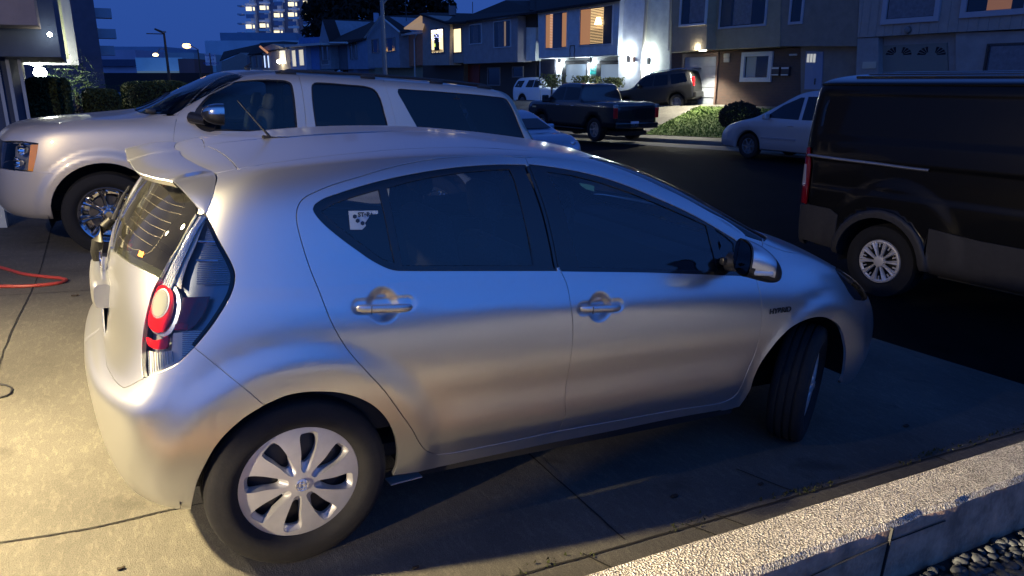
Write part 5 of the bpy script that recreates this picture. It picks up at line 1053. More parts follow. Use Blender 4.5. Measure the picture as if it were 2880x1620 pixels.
for x in (1.905, -1.5): b.box((0, 0, 0), (.001, .001, .001)) if 0 else b.box(tuple(M3@np.array([x, -1.7195, .09])), (.007, .012, .24), M=Matrix([list(r) for r in M3]))
b.tube([tuple(M3@np.array([x, -1.7215, .135+.012*math.sin(x*4)+.02*(x-1.5)])) for x in lin(1.1, 1.9, 20)], .0022, n=4).tube([tuple(M3@np.array([x, -1.7215, .15+.01*math.sin(x*6)-.05*(x-2.2)])) for x in lin(1.92, 2.25, 14)], .003, n=4)
b.build('cracks', DARKJ, kw)
# gravel bed
GRAV = mat('river_pebble', (.045, .047, .045), rough=.7, noise_amt=.5, nscale=30, bump=.15, bscale=120); SOIL = mat('dark_soil', (.018, .016, .013), rough=1, noise_amt=.4, nscale=40, bump=.8, bscale=60)
b = MB(); b.grid(lambda a, c: tuple(M3@np.array([-5+9.6*a, -1.715-.9*c, -.045])), 4, 4); tag(b.build('gravel_bed', SOIL), kind='structure')
import bmesh as _b
bm = bmesh.new(); random.seed(5)
ico = bmesh.new(); bmesh.ops.create_icosphere(ico, subdivisions=2, radius=1); iv = [v.co.copy() for v in ico.verts]; if_ = [[v.index for v in f.verts] for f in ico.faces]; ico.free(); VV = []; FF = []
for i in range(2600):
    x = random.uniform(1.2, 4.2); y = -1.74-random.random()*.70; r = random.uniform(.010, .026); q = M3@np.array([x, y, -.045+r*.2+random.random()*.012]); e = Matrix.Rotation(random.uniform(0, 6.3), 3, 'Z')@Matrix.Rotation(random.gauss(0, .3), 3, 'X')@Matrix.Diagonal((1.25, .9, .55)); k = len(VV)
    VV += [tuple(Vector(q)+e@(v*r)) for v in iv]; FF += [tuple(j+k for j in f) for f in if_]
tag(mesh_obj('pebbles', VV, FF, GRAV), kind='stuff')
# street
ss = [-14, -6, 0, 6, 12.5, 20, 30, 45, 60, 90, 140]
sheetNS('street', ASPH, [4.9, 7, 10, 13, 16.8], ss, lambda n, s: road_z(s)+.05*math.sin((n-4.9)/11.9*math.pi))
sheetNS('gutter', WLK, [16.8, 17.4, 18.3], ss, lambda n, s: road_z(s)+.004)
o = sheetNS('driveway_apron', DRV, [4.3, 4.6, 4.92], [-1.6, 0, 2, 4, 6, 8.8], lambda n, s: (drive_z(4.5, s)+(road_z(s)+.006-drive_z(4.5, s))*(n-4.5)/.4) if n > 4.55 else drive_z(n, s)+.001)
sheetNS('near_verge', mat('near_verge_ground', (.05, .05, .045), rough=1), [-14, -2, 4.9], [9.2, 14, 20, 30, 60, 90], lambda n, s: -.25-.028*max(0, s-12.5)-.02*(n+2))
sheetNS('near_verge', MATS['near_verge_ground'], [-3, 4.9], [-14, -9.5], lambda n, s: -.06*n-.3)
b = MB(); b.grid(lambda a, c: tuple(M3@np.array([-5+11.*a, -2.45-7*c, -.035])), 8, 6); tag(b.build('reflected_slab', WLK2), kind='structure')  # unseen pale slab added so the car doors reflect bright ground
# far side: kerb, sidewalk, lawns, drives
def far_z(n, s):
    z0 = road_z(s)+.13
    if n < 20: return z0
    zb = .57-.012*max(0, s-22); t = min(1, (n-20)/3.2); return z0+.03*(n-20)/3+(zb-z0)*t**.9
sheetNS('sidewalk', WLK, [18.3, 18.301, 18.45, 20.0], ss, lambda n, s: road_z(s)+(.0 if n < 18.3005 else .13))
sheetNS('far_driveway', WLK, list(lin(20, 27, 8)), [0, 6, 12.5, 16, 20, 24, 28, 32, 36, 40, 50, 70, 100, 140], lambda n, s: far_z(n, s)+(.001 if n > 20 else .002))
LAWN = mat('lawn_soil', (.09, .15, .025), rough=1, noise_amt=.4, nscale=9)
random.seed(11)
def lawn(s0, s1, n0=20.0, n1=23.0, count=5200, gname='lawn'):
    sheetNS(gname, LAWN, list(lin(n0, n1, 6)), list(lin(s0, s1, 6)), lambda n, s: far_z(n, s)+.02)
    b = bmesh.new()
    for i in range(count):
        n_, s_ = random.uniform(n0, n1), random.uniform(s0, s1); z = far_z(n_, s_)+.02; p = Vector(NS(n_, s_, z)); a = random.uniform(0, 6.28); w_ = random.uniform(.012, .03); h = random.uniform(.03, .08)*(1+.6*noise.noise((n_*2, s_*2, 0))); d = Vector((math.cos(a)*w_, math.sin(a)*w_, 0))
        b.faces.new([b.verts.new(p-d), b.verts.new(p+d), b.verts.new(p+Vector((random.gauss(0, .04), random.gauss(0, .04), h)))])
    me = bpy.data.meshes.new('grass'); b.to_mesh(me); b.free(); me.materials.append(GRASS); o = link(bpy.data.objects.new('grass', me)); tag(o, kind='stuff')
GRASS = mat('grass_blade', (.13, .21, .03), rough=.8, col2=(.07, .13, .02), nscale=3)
lawn(15.2, 20.2); lawn(9.5, 13.0, count=2500); lawn(27.5, 29.5, count=2000)
# hose and cable
def dz(x, y, l): X, Y = car_xy(x, y); return (X, Y, drive_z(X, Y)+l)
h = MB().tube([dz(x, y, .013) for x, y in smooth_line([(-1.9, 5.2), (-1.5, 4.7), (-1.27, 4.37), (-1.1, 4.05), (-.94, 3.86), (-.83, 3.75), (-.79, 3.65), (-.84, 3.53), (-.96, 3.48), (-1.07, 3.48), (-1.21, 3.53), (-1.6, 3.75), (-2.2, 4.2)], .03)], .013, n=8).build('garden_hose', mat('red_rubber', (.42, .05, .03), rough=.45), smooth=True); tag(h, 'red rubber hose looped on the concrete beside the front wheel of the big SUV', 'hose')
h = MB().tube([dz(x, y, .006) for x, y in smooth_line([(-1.5, 1.35), (-1.2, 1.25), (-1.03, 1.19), (-.985, 1.15), (-.968, 1.09), (-.98, 1.03), (-1.03, 1.0), (-1.3, .95), (-1.6, .9)], .02)], .005, n=6).build('cable', BLACKPL, smooth=True); tag(h, 'thin black cable looped on the driveway behind the silver hatchback', 'cable')
DEB = mat('dry_leaf', (.03, .02, .012), rough=.9); lf_ = 0
for (x, y, r) in ((-.86, -.66, .012), (-.55, -.62, .008), (.35, -1.0, .008), (1.55, -.98, .012), (2.0, -1.05, .010), (-.72, 3.0, .016), (3.3, -.9, .014)):
    b = MB(); c = Vector(dz(x, y, .003)); lf_ += 1; b.poly([c+Vector((r*1.6*math.cos(a), r*math.sin(a), .003*math.sin(3*a)+.002)) for a in [i*math.tau/9+x for i in range(9)]], ext=(0, 0, .003)); o = b.build('dry_leaf', DEB); tag(o, ['oval dry leaf near the bottom left corner, below the bumper', 'tiny dark leaf below the rear bumper near the slab joint', 'tiny dark leaf beside the rear tyre toward the kerb wall', 'dark leaf on the concrete below the front door', 'dark leaf near the seam, right of the door leaf', 'dark scrap lying near the red hose', 'dark leaf on the shaded concrete before the front wheel'][lf_-1], 'leaf', 'leaves scattered on the driveway')
# ================================================================ houses across the street
HM = Matrix([[-SU[0], NU[0], 0, NU[0]*23.54], [-SU[1], NU[1], 0, NU[1]*23.54], [0, 0, 1, 0], [0, 0, 0, 1]])
def FX(px, y=0.):   # photograph point -> (x, z) on the facade plane y metres behind the front
    d = ray_w(px); t = (23.54+y-CW@NU)/(d@NU); q = CW+d*t; return (-(q@SU), q[2])
def z2(p): return zz((640, 0), .2795, p)
def z3(p): return zz((1160, 0), .2795, p)
def z4_(p): return zz((1500, 0), .2795, p)
def z5(p): return zz((2160, 0), .2795, p)
PANEDK = mat('dark_pane', (.012, .016, .025), rough=.08, spec=.8); CURT = mat('curtain', (.16, .17, .20), rough=.9, noise_amt=.2, nscale=8)
FRW = mat('white_frame', (.5, .52, .54), rough=.5); FRD = mat('dark_frame', (.03, .03, .035), rough=.4)
def stucco(name, c, s=6): c = tuple(min(.75, q*1.55) for q in c); return mat(name, c, rough=.9, noise_amt=.12, nscale=s*.4, bump=.35, bscale=60)
ROOF = mat('dark_shingle', (.018, .016, .018), rough=.95, noise_amt=.4, nscale=12, bump=.4, bscale=25)
def house(name_lab): return empty('house', name_lab, 'house', mw=HM, group='houses across the street')
def wall(h, px, m, y=0., d=1., name='wall', zmin=None):
    P = [FX(p, y) for p in px]; return MB().poly([(x, y, z) for x, z in P], ext=(0, d, 0)).build(name, m, h)
def rect(px, y=0.):
    P = np.array([FX(p, y) for p in px]); return (P[[0, 3], 0].mean(), P[[1, 2], 0].mean(), P[[2, 3], 1].mean(), P[[0, 1], 1].mean())  # x0 x1 z0 z1, px = TL TR BR BL
def win(h, px, y=0., fm=None, pm=None, fw_=.06, bars=(), hbars=(), name='window', proud=.03, pane='pane', cur=()):
    x0, x1, z0, z1 = rect(px, y); b = MB(); fm = fm or FRW
    for (a, c, e, g) in ((x0-fw_, x1+fw_, z1, z1+fw_), (x0-fw_, x1+fw_, z0-fw_, z0), (x0-fw_, x0, z0, z1), (x1, x1+fw_, z0, z1)): b.box(((a+c)/2, y+.02-proud, (e+g)/2), (c-a, .09, g-e))
    for t in bars: b.box((x0+(x1-x0)*t, y+.02, (z0+z1)/2), (fw_*.7, .05, z1-z0))
    for t in hbars: b.box(((x0+x1)/2, y+.021, z0+(z1-z0)*t), (x1-x0, .05, fw_*.7))
    w = b.build(name, fm, h); p = MB().box(((x0+x1)/2, y+.035-.045, (z0+z1)/2), (x1-x0, .012, z1-z0)).build(pane, pm or PANEDK, w)
    for (a, c, mm) in cur: MB().box((x0+(x1-x0)*(a+c)/2, y-.020, (z0+z1)/2), ((x1-x0)*(c-a), .006, (z1-z0)*.96)).build('curtain', mm, w)
    return w, (x0, x1, z0, z1)
def roofpoly(h, pts, m=None, th=.12):   # pts = (px, y)
    return MB().poly([(FX(p, y)[0], y, FX(p, y)[1]) for p, y in pts], ext=(0, 0, -th)).build('roof', m or ROOF, h)
LIT = lambda n, c, e: mat(n, tuple(q*.5 for q in c), rough=.6, emit=c, es=e)
# --- A: grey board house at far right
A = house('grey board sided two storey house at the far right, behind the black van')
SID = mat('grey_siding', (.30, .28, .27), rough=.8, noise_amt=.1, nscale=3); t = SID.node_tree; wv = t.nodes.new('ShaderNodeTexWave'); wv.bands_direction = 'X'; wv.inputs['Scale'].default_value = 1.05; wv.wave_profile = 'SAW'
tcx = t.nodes.new('ShaderNodeTexCoord'); t.links.new(tcx.outputs['Object'], wv.inputs['Vector']); rr = t.nodes.new('ShaderNodeMapRange'); rr.inputs[1].default_value = .9; rr.inputs[2].default_value = .97; t.links.new(wv.outputs['Fac'], rr.inputs[0]); bpx = t.nodes.new('ShaderNodeBump'); bpx.inputs['Distance'].default_value = .03; bpx.invert = True; t.links.new(rr.outputs[0], bpx.inputs['Height']); t.links.new(bpx.outputs[0], t.nodes['Principled BSDF'].inputs['Normal'])
wall(A, [(2422, -90), (3300, -200), (3300, 58), (2880, 81), (2645, 92), (2411, 106)], SID, d=6.)
wall(A, z5([(900, 385), (1110, 375), (1110, 1150), (870, 1150)]), stucco('grey_stucco', (.17, .17, .175)), y=.05, d=5)
wall(A, z5([(1110, 370), (1900, 330), (1900, 1150), (1110, 1150)]), MATS['grey_stucco'], y=.35, d=5)
wall(A, z5([(1890, 330), (4000, 260), (4000, 1150), (1890, 1150)]), MATS['grey_stucco'], y=.15, d=5)
GD = mat('grey_garage_door', (.16, .17, .16), rough=.6)
gd = wall(A, z5([(1145, 460), (1800, 430), (1830, 1150), (1145, 1150)]), GD, y=.30, d=.04, name='garage_door')
for cx in (1240, 1385, 1560, 1725):
    b = MB(); c = FX(z5([(cx, 555)])[0], .3)
    sgn = -1 if cx in (1240, 1560) else 1; c0 = (c[0]-sgn*.16, c[1])
    for k in range(4):
        a0, a1 = k*22+3, k*22+19; pp_ = [(c0[0]+sgn*.08*math.cos(math.radians(a0)), c0[1]+.08*math.sin(math.radians(a0)))]+[(c0[0]+sgn*.36*math.cos(math.radians(a)), c0[1]+.26*math.sin(math.radians(a))) for a in (a0, (a0+a1)/2, a1)]+[(c0[0]+sgn*.08*math.cos(math.radians(a1)), c0[1]+.08*math.sin(math.radians(a1)))]
        b.poly([(x, .295, z) for x, z in pp_], ext=(0, .01, 0))
    b.build('fan_window', PANEDK, gd)
win(A, z5([(1215, -130), (1710, -150), (1690, 165), (1215, 190)]), fw_=.16, bars=(.3, .62), hbars=(.36,), cur=((.02, .98, CURT),), fm=mat('blue_white_frame', (.34, .36, .42), rough=.5), proud=.06)
WAR = LIT('warm_lit_curtain', (1., .42, .2), .16)
win(A, z5([(2020, -100), (2600, -120), (2600, 90), (2010, 115)]), fw_=.16, bars=(.33, .8), hbars=(.5,), fm=MATS['blue_white_frame'], cur=((.36, .78, WAR),), proud=.06)
win(A, z5([(2210, 465), (2700, 440), (2700, 800), (2195, 800)]), y=.15, fm=FRD, bars=(.4,), cur=((.05, .95, CURT),))
x, z = FX(z5([(1415, 303)])[0]); MB().lathe([(.0, -.12), (.10, -.10), (.12, -.02), (.05, 0)], n=16, c=(x, 0, z)).build('porch_lamp', mat('grey_metal', (.2, .2, .2), rough=.4, metal=.6), A, smooth=True)
x, z = FX(z5([(1015, 655)])[0]); pl_ = MB().box((x, .03, z), (.5, .04, .22)).build('house_number', mat('pale_plate', (.45, .43, .36), rough=.6), A)
# --- B: brown stucco and brick house
Bh = house('brown stucco house over brick with a white garage door lit by a bright lamp')
BRN = stucco('brown_stucco', (.20, .165, .115)); BRN2 = stucco('dark_brown_stucco', (.13, .115, .10))
brick = mat('brick', (.16, .085, .06), rough=.9, bump=.2); t = brick.node_tree; bt = t.nodes.new('ShaderNodeTexBrick'); bt.inputs['Scale'].default_value = 4.2; bt.inputs['Color1'].default_value = (.11, .062, .045, 1); bt.inputs['Color2'].default_value = (.08, .05, .04, 1); bt.inputs['Mortar'].default_value = (.11, .10, .09, 1); bt.inputs['Mortar Size'].default_value = .018
tcb = t.nodes.new('ShaderNodeTexCoord'); mpb = t.nodes.new('ShaderNodeMapping'); mpb.inputs['Rotation'].default_value = (math.radians(90), 0, 0); t.links.new(tcb.outputs['Object'], mpb.inputs[0]); t.links.new(mpb.outputs[0], bt.inputs[0]); t.links.new(bt.outputs[0], t.nodes['Principled BSDF'].inputs['Base Color'])
wall(Bh, z4_([(1395, -500), (1765, -500), (1740, 498), (1390, 528)]), BRN, y=-.55, d=.6)
wall(Bh, z4_([(1395, -500), (2500, -560), (2480, 470), (1395, 520)]), BRN, y=0, d=6)
wall(Bh, [(2195, -130), (2422, -130), (2409, 130), (2185, 130)], BRN2, y=.04, d=6)
wall(Bh, z4_([(1355, 535), (2700, 480), (2680, 1180), (1355, 1180)]), brick, y=.45, d=5, name='brick_wall')
wall(Bh, [(2252, 130), (2411, 120), (2411, 330), (2252, 330)], BRN2, y=.40, d=5)
WDR = mat('white_garage_door', (.30, .33, .38), rough=.5, noise_amt=.08, nscale=3)
gd = wall(Bh, z4_([(1520, 578), (1838, 568), (1822, 1075), (1505, 1070)]), WDR, y=.40, d=.04, name='garage_door')
x0, x1, z0, z1 = rect(z4_([(1520, 578), (1838, 568), (1822, 1075), (1505, 1070)]), .4)
b = MB()
for t_2 in (.2, .4, .6, .8): b.box(((x0+x1)/2, .393, z0+(z1-z0)*t_2), (x1-x0, .02, .018))
for t_2 in (.5,): b.box((x0+(x1-x0)*t_2, .393, z0+(z1-z0)*.3), (.04, .02, (z1-z0)*.6))
b.build('door_seam', mat('grey_seam', (.25, .26, .28), rough=.6), gd)
b = MB()
for (a, c, e, g) in ((x0-.14, x0, z0, z1+.14), (x1, x1+.10, z0, z1+.14), (x0, x1, z1, z1+.14)): b.box(((a+c)/2, .42, (e+g)/2), (c-a, .1, g-e))
b.build('door_frame', mat('brown_trim', (.16, .10, .08), rough=.7), Bh)
win(Bh, z4_([(1510, -260), (1750, -280), (1745, 230), (1495, 245)]), y=-.55, fw_=.08, bars=(.33,), cur=((.35, .98, CURT),), proud=.05)
win(Bh, z4_([(1905, -200), (2350, -220), (2345, 245), (1890, 265)]), y=0, fw_=.08, bars=(.28, .72), hbars=(.42,), cur=((.30, .70, CURT), (0.02, .25, mat('dim_curtain', (.08, .085, .10), rough=.9))), fm=MATS['blue_white_frame'])
win(Bh, z5([(250, -100), (350, -110), (345, 215), (240, 220)]), y=.04, fw_=.09, hbars=(.42,), fm=MATS['blue_white_frame'])
w_, r_ = win(Bh, z4_([(2140, 570), (2385, 562), (2370, 775), (2130, 785)]), y=.45, fw_=.17, bars=(.5,), cur=((.05, .45, mat('lace', (.3, .32, .32), rough=.9)),), proud=.08)
dr = wall(Bh, z5([(380, 515), (555, 520), (535, 900), (365, 900)]), mat('blue_grey_door', (.20, .25, .36), rough=.5), y=.36, d=.05, name='entrance_door')
for k in range(3): x, z = FX(z5([(405+k*31, 585)])[0], .36); MB().box((x, .355, z), (.10, .012, .30)).build('glass_light', LIT('door_light', (.8, .8, .72), .5), dr)
x, z = FX(z5([(470, 820)])[0], .36); MB().box((x+.02, .34, z), (.03, .04, .22)).build('handle', FRD, dr)
for cx, cy in ((1955, 560), (1955, 605)): x, z = FX(z4_([(cx, cy)])[0], .45); MB().box((x, .40, z), (.30, .08, .17), bev=.02).build('meter_box', mat('pale_box', (.42, .40, .36), rough=.6), Bh)
for cx in (95, 193):
    x, z = FX(z5([(cx, 718)])[0], .45); o = MB().box((x, .38, z), (.36, .14, .34), bev=.01).build('mailbox', FRD, Bh); MB().box((x, .30, z+.12), (.34, .012, .06)).box((x, .30, z-.13), (.34, .012, .04)).build('mailbox_plate', mat('white_plate', (.55, .55, .55), rough=.5), o)
for cx, cy in ((500, 425), (262, 552)): x, z = FX(z5([(cx, cy)])[0], .3); MB().box((x, .25, z), (.3, .12, .07), bev=.02).build('vent_hood', MATS['pale_box'], Bh)
MB().tube([(FX(z4_([(1388, 40)])[0], .3)[0], .2, 6), (FX(z4_([(1378, 500)])[0], .3)[0], .2, 2.9)], .04).build('drain_pipe', MATS['pale_box'], Bh)
x, z = FX(z4_([(1660, 505)])[0], -.5); bl = MB().box((x, -.25, z+.02), (.3, .2, .08), bev=.02).build('flood_lamp', LIT('lamp_white', (1., .95, .75), 25.), Bh)
# --- C: white house, strongly lit
Ch = house('white and grey house with two black framed garage doors lit by bright white wall lamps')
GW = stucco('pale_grey_stucco', (.34, .36, .38)); WH = stucco('white_stucco', (.62, .62, .60)); TAN = stucco('cream_stucco', (.60, .53, .40))
wall(Ch, z4_([(45, 105), (872, -18), (848, 556), (55, 588)]), GW, y=0, d=6)
wall(Ch, z4_([(862, -120), (1120, -160), (1100, 1100), (850, 1100)]), WH, y=.25, d=6)
wall(Ch, z4_([(1110, -200), (1396, -240), (1360, 1150), (1095, 1150)]), TAN, y=.35, d=6)
wall(Ch, z4_([(60, 590), (870, 556), (860, 1150), (60, 1150)]), WH, y=1.1, d=5)
b = wall(Ch, z4_([(60, 586), (860, 554), (862, 545), (60, 577)]), WH, y=.0, d=1.1, name='soffit')
MB().tube([(FX(z4_([(1135, -100)])[0], .2)[0], .2, 6.2), (FX(z4_([(1135, 60)])[0], .2)[0], .2, 5.), (FX(z4_([(1085, 720)])[0], .2)[0], .2, .6)], .07).build('drain_pipe', mat('cream_pipe', (.45, .40, .32), rough=.5), Ch)
FROST = LIT('frosted_pane', (.42, .55, .7), .35)
for q in ([(332, 652), (540, 640), (535, 830), (330, 830)], [(684, 652), (916, 642), (912, 830), (680, 830)]):
    w_, (x0, x1, z0, z1) = win(Ch, z4_(q), y=1.08, fm=FRD, pm=FROST, fw_=.07, bars=(.5,), hbars=(.1, .55), name='garage_door', pane='frosted_pane')
    MB().box((x0-.22, 1.06, (z0+z1)/2-.3), (.28, .06, z1-z0+.7)).box(((x0+x1)/2, 1.06, z1+.14), (x1-x0+.2, .06, .12)).box(((x0+x1)/2, 1.07, z0-.5), (x1-x0+.14, .06, .9)).build('door_frame', FRD, w_)
wall(Ch, z4_([(72, 597), (216, 597), (212, 1150), (72, 1150)]), mat('dark_door', (.03, .03, .04), rough=.4), y=1.0, d=.1, name='entrance_door')
x0, x1, z0, z1 = rect(z4_([(563, 660), (628, 655), (628, 745), (560, 748)]), 1.0); sg = MB().box(((x0+x1)/2, 1.05, (z0+z1)/2), (x1-x0, .03, z1-z0)).build('teal_sign', LIT('teal', (.02, .45, .42), .5), Ch)
MB().tube([(x0+.1, 1.03, z0+.12), (x0+.2, 1.03, z0+.3), (x0+.3, 1.03, z0+.2), ((x0+x1)/2+.1, 1.03, (z0+z1)/2), (x1-.1, 1.03, z1-.3)], .02, n=5).build('sign_mark', mat('mark_white', (.6, .7, .7), rough=.5), sg)
WCOOL = (.84, .96, 1.)
for i, (cx, cy, y) in enumerate(((268, 600, 1.1), (578, 600, 1.1), (962, 590, .25), (1170, 610, .35))):
    x, z = FX(z4_([(cx, cy)])[0], y); o = MB().box((x, y-.07, z-.02), (.14, .12, .36), bev=.02).build('wall_lamp', FRD, Ch); MB().box((x, y-.07, z-.22), (.10, .09, .05)).build('bulb', LIT('cool_bulb', (.75, .95, 1.), 30.), o)
    w0 = HM@Vector((x, y-.16, z-.30)); lamp('wall_lamp_light', 'POINT', w0, 80 if y > .5 else 90, WCOOL, shadow_soft_size=.05)
    if y < .5: w0 = HM@Vector((x, y-.16, z+.28)); lamp('wall_lamp_light', 'POINT', w0, 70, WCOOL, shadow_soft_size=.05)
x, z = FX(z4_([(1005, 600)])[0], .2); MB().box((x, .2, z), (.2, .1, .25), bev=.03).build('alarm_box', mat('pale_orange', (.6, .35, .25), rough=.5), Ch)
BL = LIT('warm_blind', (1., .45, .18), .35); BL2 = LIT('bright_blind', (1., .66, .30), 1.3); GCU = mat('grey_sheer', (.15, .16, .19), rough=.9)
w_, (x0, x1, z0, z1) = win(Ch, z4_([(128, 145), (345, 120), (338, 478), (125, 488)]), fw_=.05, fm=MATS['pale_grey_stucco'], bars=(.75,), cur=((.02, .34, BL), (.34, .74, GCU), (.78, .98, BL)))
b = MB(); 
for k in range(22): b.box((x0+(x1-x0)*.28, -.032, z0+(z1-z0)*(k+.5)/22), ((x1-x0)*.12, .01, (z1-z0)/60))
b.build('blind_slats', LIT('blind_slat', (1., .62, .4), .7), w_)
w_, (x0, x1, z0, z1) = win(Ch, z4_([(475, 95), (800, 52), (795, 438), (470, 458)]), fw_=.05, fm=MATS['pale_grey_stucco'], bars=(.56, .74), cur=((.02, .33, BL), (.34, .73, BL2), (.76, .98, mat('dark_curtain', (.04, .045, .06), rough=.9))))
b = MB(); 
for k in range(24):
    if k in (): continue
    b.box((x0+(x1-x0)*.54, -.032, z0+(z1-z0)*(k+.5)/24), ((x1-x0)*.38, .01, (z1-z0)/(50 if k > 9 else 34)))
b.build('blind_slats', mat('brown_slat', (.12, .05, .02), rough=.6), w_)
MB().lathe([(.02, .0), (.10, -.28), (.19, -.28)], n=16, axis='Z', c=(x0+(x1-x0)*.62, -.06, z0+(z1-z0)*.70)).lathe([(.10, 0), (.20, -.34)], n=16, axis='Z', c=(x0+(x1-x0)*.62, -.10, z0+(z1-z0)*.72)).build('lamp_shade', LIT('lamp_shade_glow', (1., .78, .45), 5.), w_)
b = MB(); x, z = FX(z4_([(395, 525)])[0]); 
for dx in (-.22, .22): b.tube([(x+dx, -.03, z-.35), (x+dx*.8, -.03, z-.1), (x+dx, -.03, z+.1), (x+dx*.85, -.03, z+.32)], .02, n=6)
b.tube([(x-.2, -.03, z+.33), (x+.2, -.03, z+.33)], .02, n=6).tube([(x-.2, -.03, z-.33), (x+.2, -.03, z-.33)], .015, n=6).build('wrought_iron', FRD, Ch)
roofpoly(Ch, [(z4_([(30, 108)])[0], -.3), (z4_([(880, -20)])[0], -.3), (z4_([(880, -260)])[0], 5), (z4_([(30, -60)])[0], 5)])
for cx in (165, 540, 780):   # clipped shrubs at the foot of the wall
    pass
# --- D: grey house with roof
Dh = house('dim grey two storey house with a red door, left of the white lit house')
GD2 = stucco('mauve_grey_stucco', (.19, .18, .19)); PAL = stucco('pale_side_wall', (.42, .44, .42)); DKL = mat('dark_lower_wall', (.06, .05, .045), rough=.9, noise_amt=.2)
wall(Dh, z3([(505, 235), (1060, 160), (1058, 622), (515, 642)]), GD2, d=6)
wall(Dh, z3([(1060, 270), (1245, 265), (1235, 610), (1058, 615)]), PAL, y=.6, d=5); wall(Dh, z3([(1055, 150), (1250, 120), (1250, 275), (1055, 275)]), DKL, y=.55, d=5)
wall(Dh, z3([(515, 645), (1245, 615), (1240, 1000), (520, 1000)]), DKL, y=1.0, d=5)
win(Dh, z3([(582, 258), (698, 245), (694, 432), (580, 440)]), bars=(.25, .75), cur=((.25, .75, CURT),)); win(Dh, z3([(828, 222), (990, 208), (988, 466), (825, 474)]), bars=(.22, .75), cur=((.24, .6, CURT), (.62, .72, LIT('tan_glow', (.6, .4, .25), .3))))
wall(Dh, z3([(550, 655), (672, 650), (668, 1000), (548, 1000)]), mat('red_door', (.20, .025, .012), rough=.5), y=.95, d=.05, name='entrance_door')
win(Dh, z3([(765, 690), (885, 684), (880, 850), (762, 855)]), y=1.0, fm=mat('grey_frame', (.2, .2, .21), rough=.6), bars=(.33, .66), hbars=(.3, .65), name='garage_door'); win(Dh, z3([(1015, 680), (1115, 675), (1112, 768), (1012, 770)]), y=1.0, bars=(.5,), fm=MATS['grey_frame'])
roofpoly(Dh, [(z3([(480, 215)])[0], -.3), (z3([(1265, 110)])[0], -.3), (z3([(1180, 0)])[0], 5), (z3([(940, 0)])[0], 5), (z3([(600, 140)])[0], 4)]); roofpoly(Dh, [(z3([(1180, 100)])[0], 0), (z3([(1265, 105)])[0], 0), (z3([(1500, -40)])[0], 5.), (z3([(1180, -40)])[0], 5.)])
# --- E: house with the lit bay windows
Eh = house('grey house with two glowing bay windows and blue string lights')
GE = stucco('warm_grey_stucco', (.20, .18, .165))
wall(Eh, z3([(100, 150), (300, 200), (380, 240), (372, 655), (105, 658)]), GE, y=-.3, d=6); wall(Eh, z3([(376, 240), (512, 235), (512, 630), (372, 640)]), GE, y=0, d=5)
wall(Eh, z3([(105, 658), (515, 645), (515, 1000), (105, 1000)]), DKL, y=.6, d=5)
LW = LIT('lit_room', (1., .78, .42), 1.6); w_, (x0, x1, z0, z1) = win(Eh, z3([(195, 300), (312, 296), (316, 525), (192, 530)]), y=-.3, fm=mat('grey_trim', (.13, .12, .13), rough=.6), pm=LW, fw_=.10, pane='lit_pane')
MB().box((x0+(x1-x0)*.45, -.325, z0+(z1-z0)*.45), ((x1-x0)*.42, .01, (z1-z0)*.75)).build('dark_view', mat('room_dark', (.03, .05, .03), rough=.8), w_)
b = MB(); random.seed(2)
for k in range(70): b.box((x0+(x1-x0)*random.uniform(.05, .95), -.345, z1-(z1-z0)*abs(random.gauss(0, .22))), (.035, .02, .035))
b.build('string_lights', LIT('string_blue', (.45, .5, 1.), 6.), w_)
MB().box((x0+(x1-x0)*.3, -.345, z0+(z1-z0)*.33), (.16, .02, .22)).build('green_ornament', LIT('ornament_green', (.5, .7, .1), 1.5), w_)
b = MB()
for k in range(9): b.box((x0+(x1-x0)*(k+.6)/9.5, -.345, z0+.08+.05*random.random()), (.10, .03, .18))
b.build('sill_ornaments', MATS['brown_slat'], w_)
w_, r_ = win(Eh, z3([(420, 292), (496, 290), (494, 525), (418, 525)]), y=0, fm=MATS['grey_trim'], pm=LW, fw_=.08, hbars=(.5,), pane='lit_pane')
roofpoly(Eh, [(z3([(70, 135)])[0], -.8), (z3([(340, 225)])[0], -.8), (z3([(540, 215)])[0], -.5), (z3([(600, 135)])[0], 4), (z3([(180, 125)])[0], 4)])
# --- F: gabled blue grey house with terracotta side
Fh = house('blue grey gabled house with a terracotta side wall behind the street lamp post')
BG = stucco('blue_grey_stucco', (.16, .18, .21)); TER = stucco('terracotta_stucco', (.30, .12, .07))
wall(Fh, z2([(1400, 370), (1540, 165), (1725, 320), (1735, 680), (1420, 680)]), BG, y=0, d=7)
wall(Fh, z2([(1738, 345), (1965, 345), (1965, 655), (1738, 675)]), TER, y=.8, d=6); wall(Fh, z2([(1420, 680), (1965, 660), (1965, 820), (1425, 820)]), stucco('olive_stucco', (.18, .17, .12)), y=1.2, d=5)
for q in ([(1455, 398), (1525, 395), (1522, 525), (1455, 530)], [(1585, 388), (1688, 382), (1686, 512), (1583, 518)]): win(Fh, z2(q), bars=(.25, .75), cur=((.28, .72, mat('blue_curtain', (.06, .10, .2), rough=.8)),), fm=MATS['grey_frame'])
TRIM = mat('white_trim', (.5, .52, .52), rough=.5)
P = [FX(p, -.3) for p in z2([(1380, 378), (1540, 165), (1735, 325)])]; MB().tube([(x, -.3, z) for x, z in P], .09, n=4).build('gable_trim', TRIM, Fh)
roofpoly(Fh, [(z2([(1540, 160)])[0], -.3), (z2([(1745, 322)])[0], -.3), (z2([(1990, 318)])[0], 3.), (z2([(1940, 150)])[0], 6)]); MB().box((FX(z2([(1865, 330)])[0], .2)[0], .2, FX(z2([(1865, 335)])[0], .2)[1]), (FX(z2([(1980, 330)])[0])[0]-FX(z2([(1745, 330)])[0])[0], .1, .16)).build('eave_trim', TRIM, Fh)
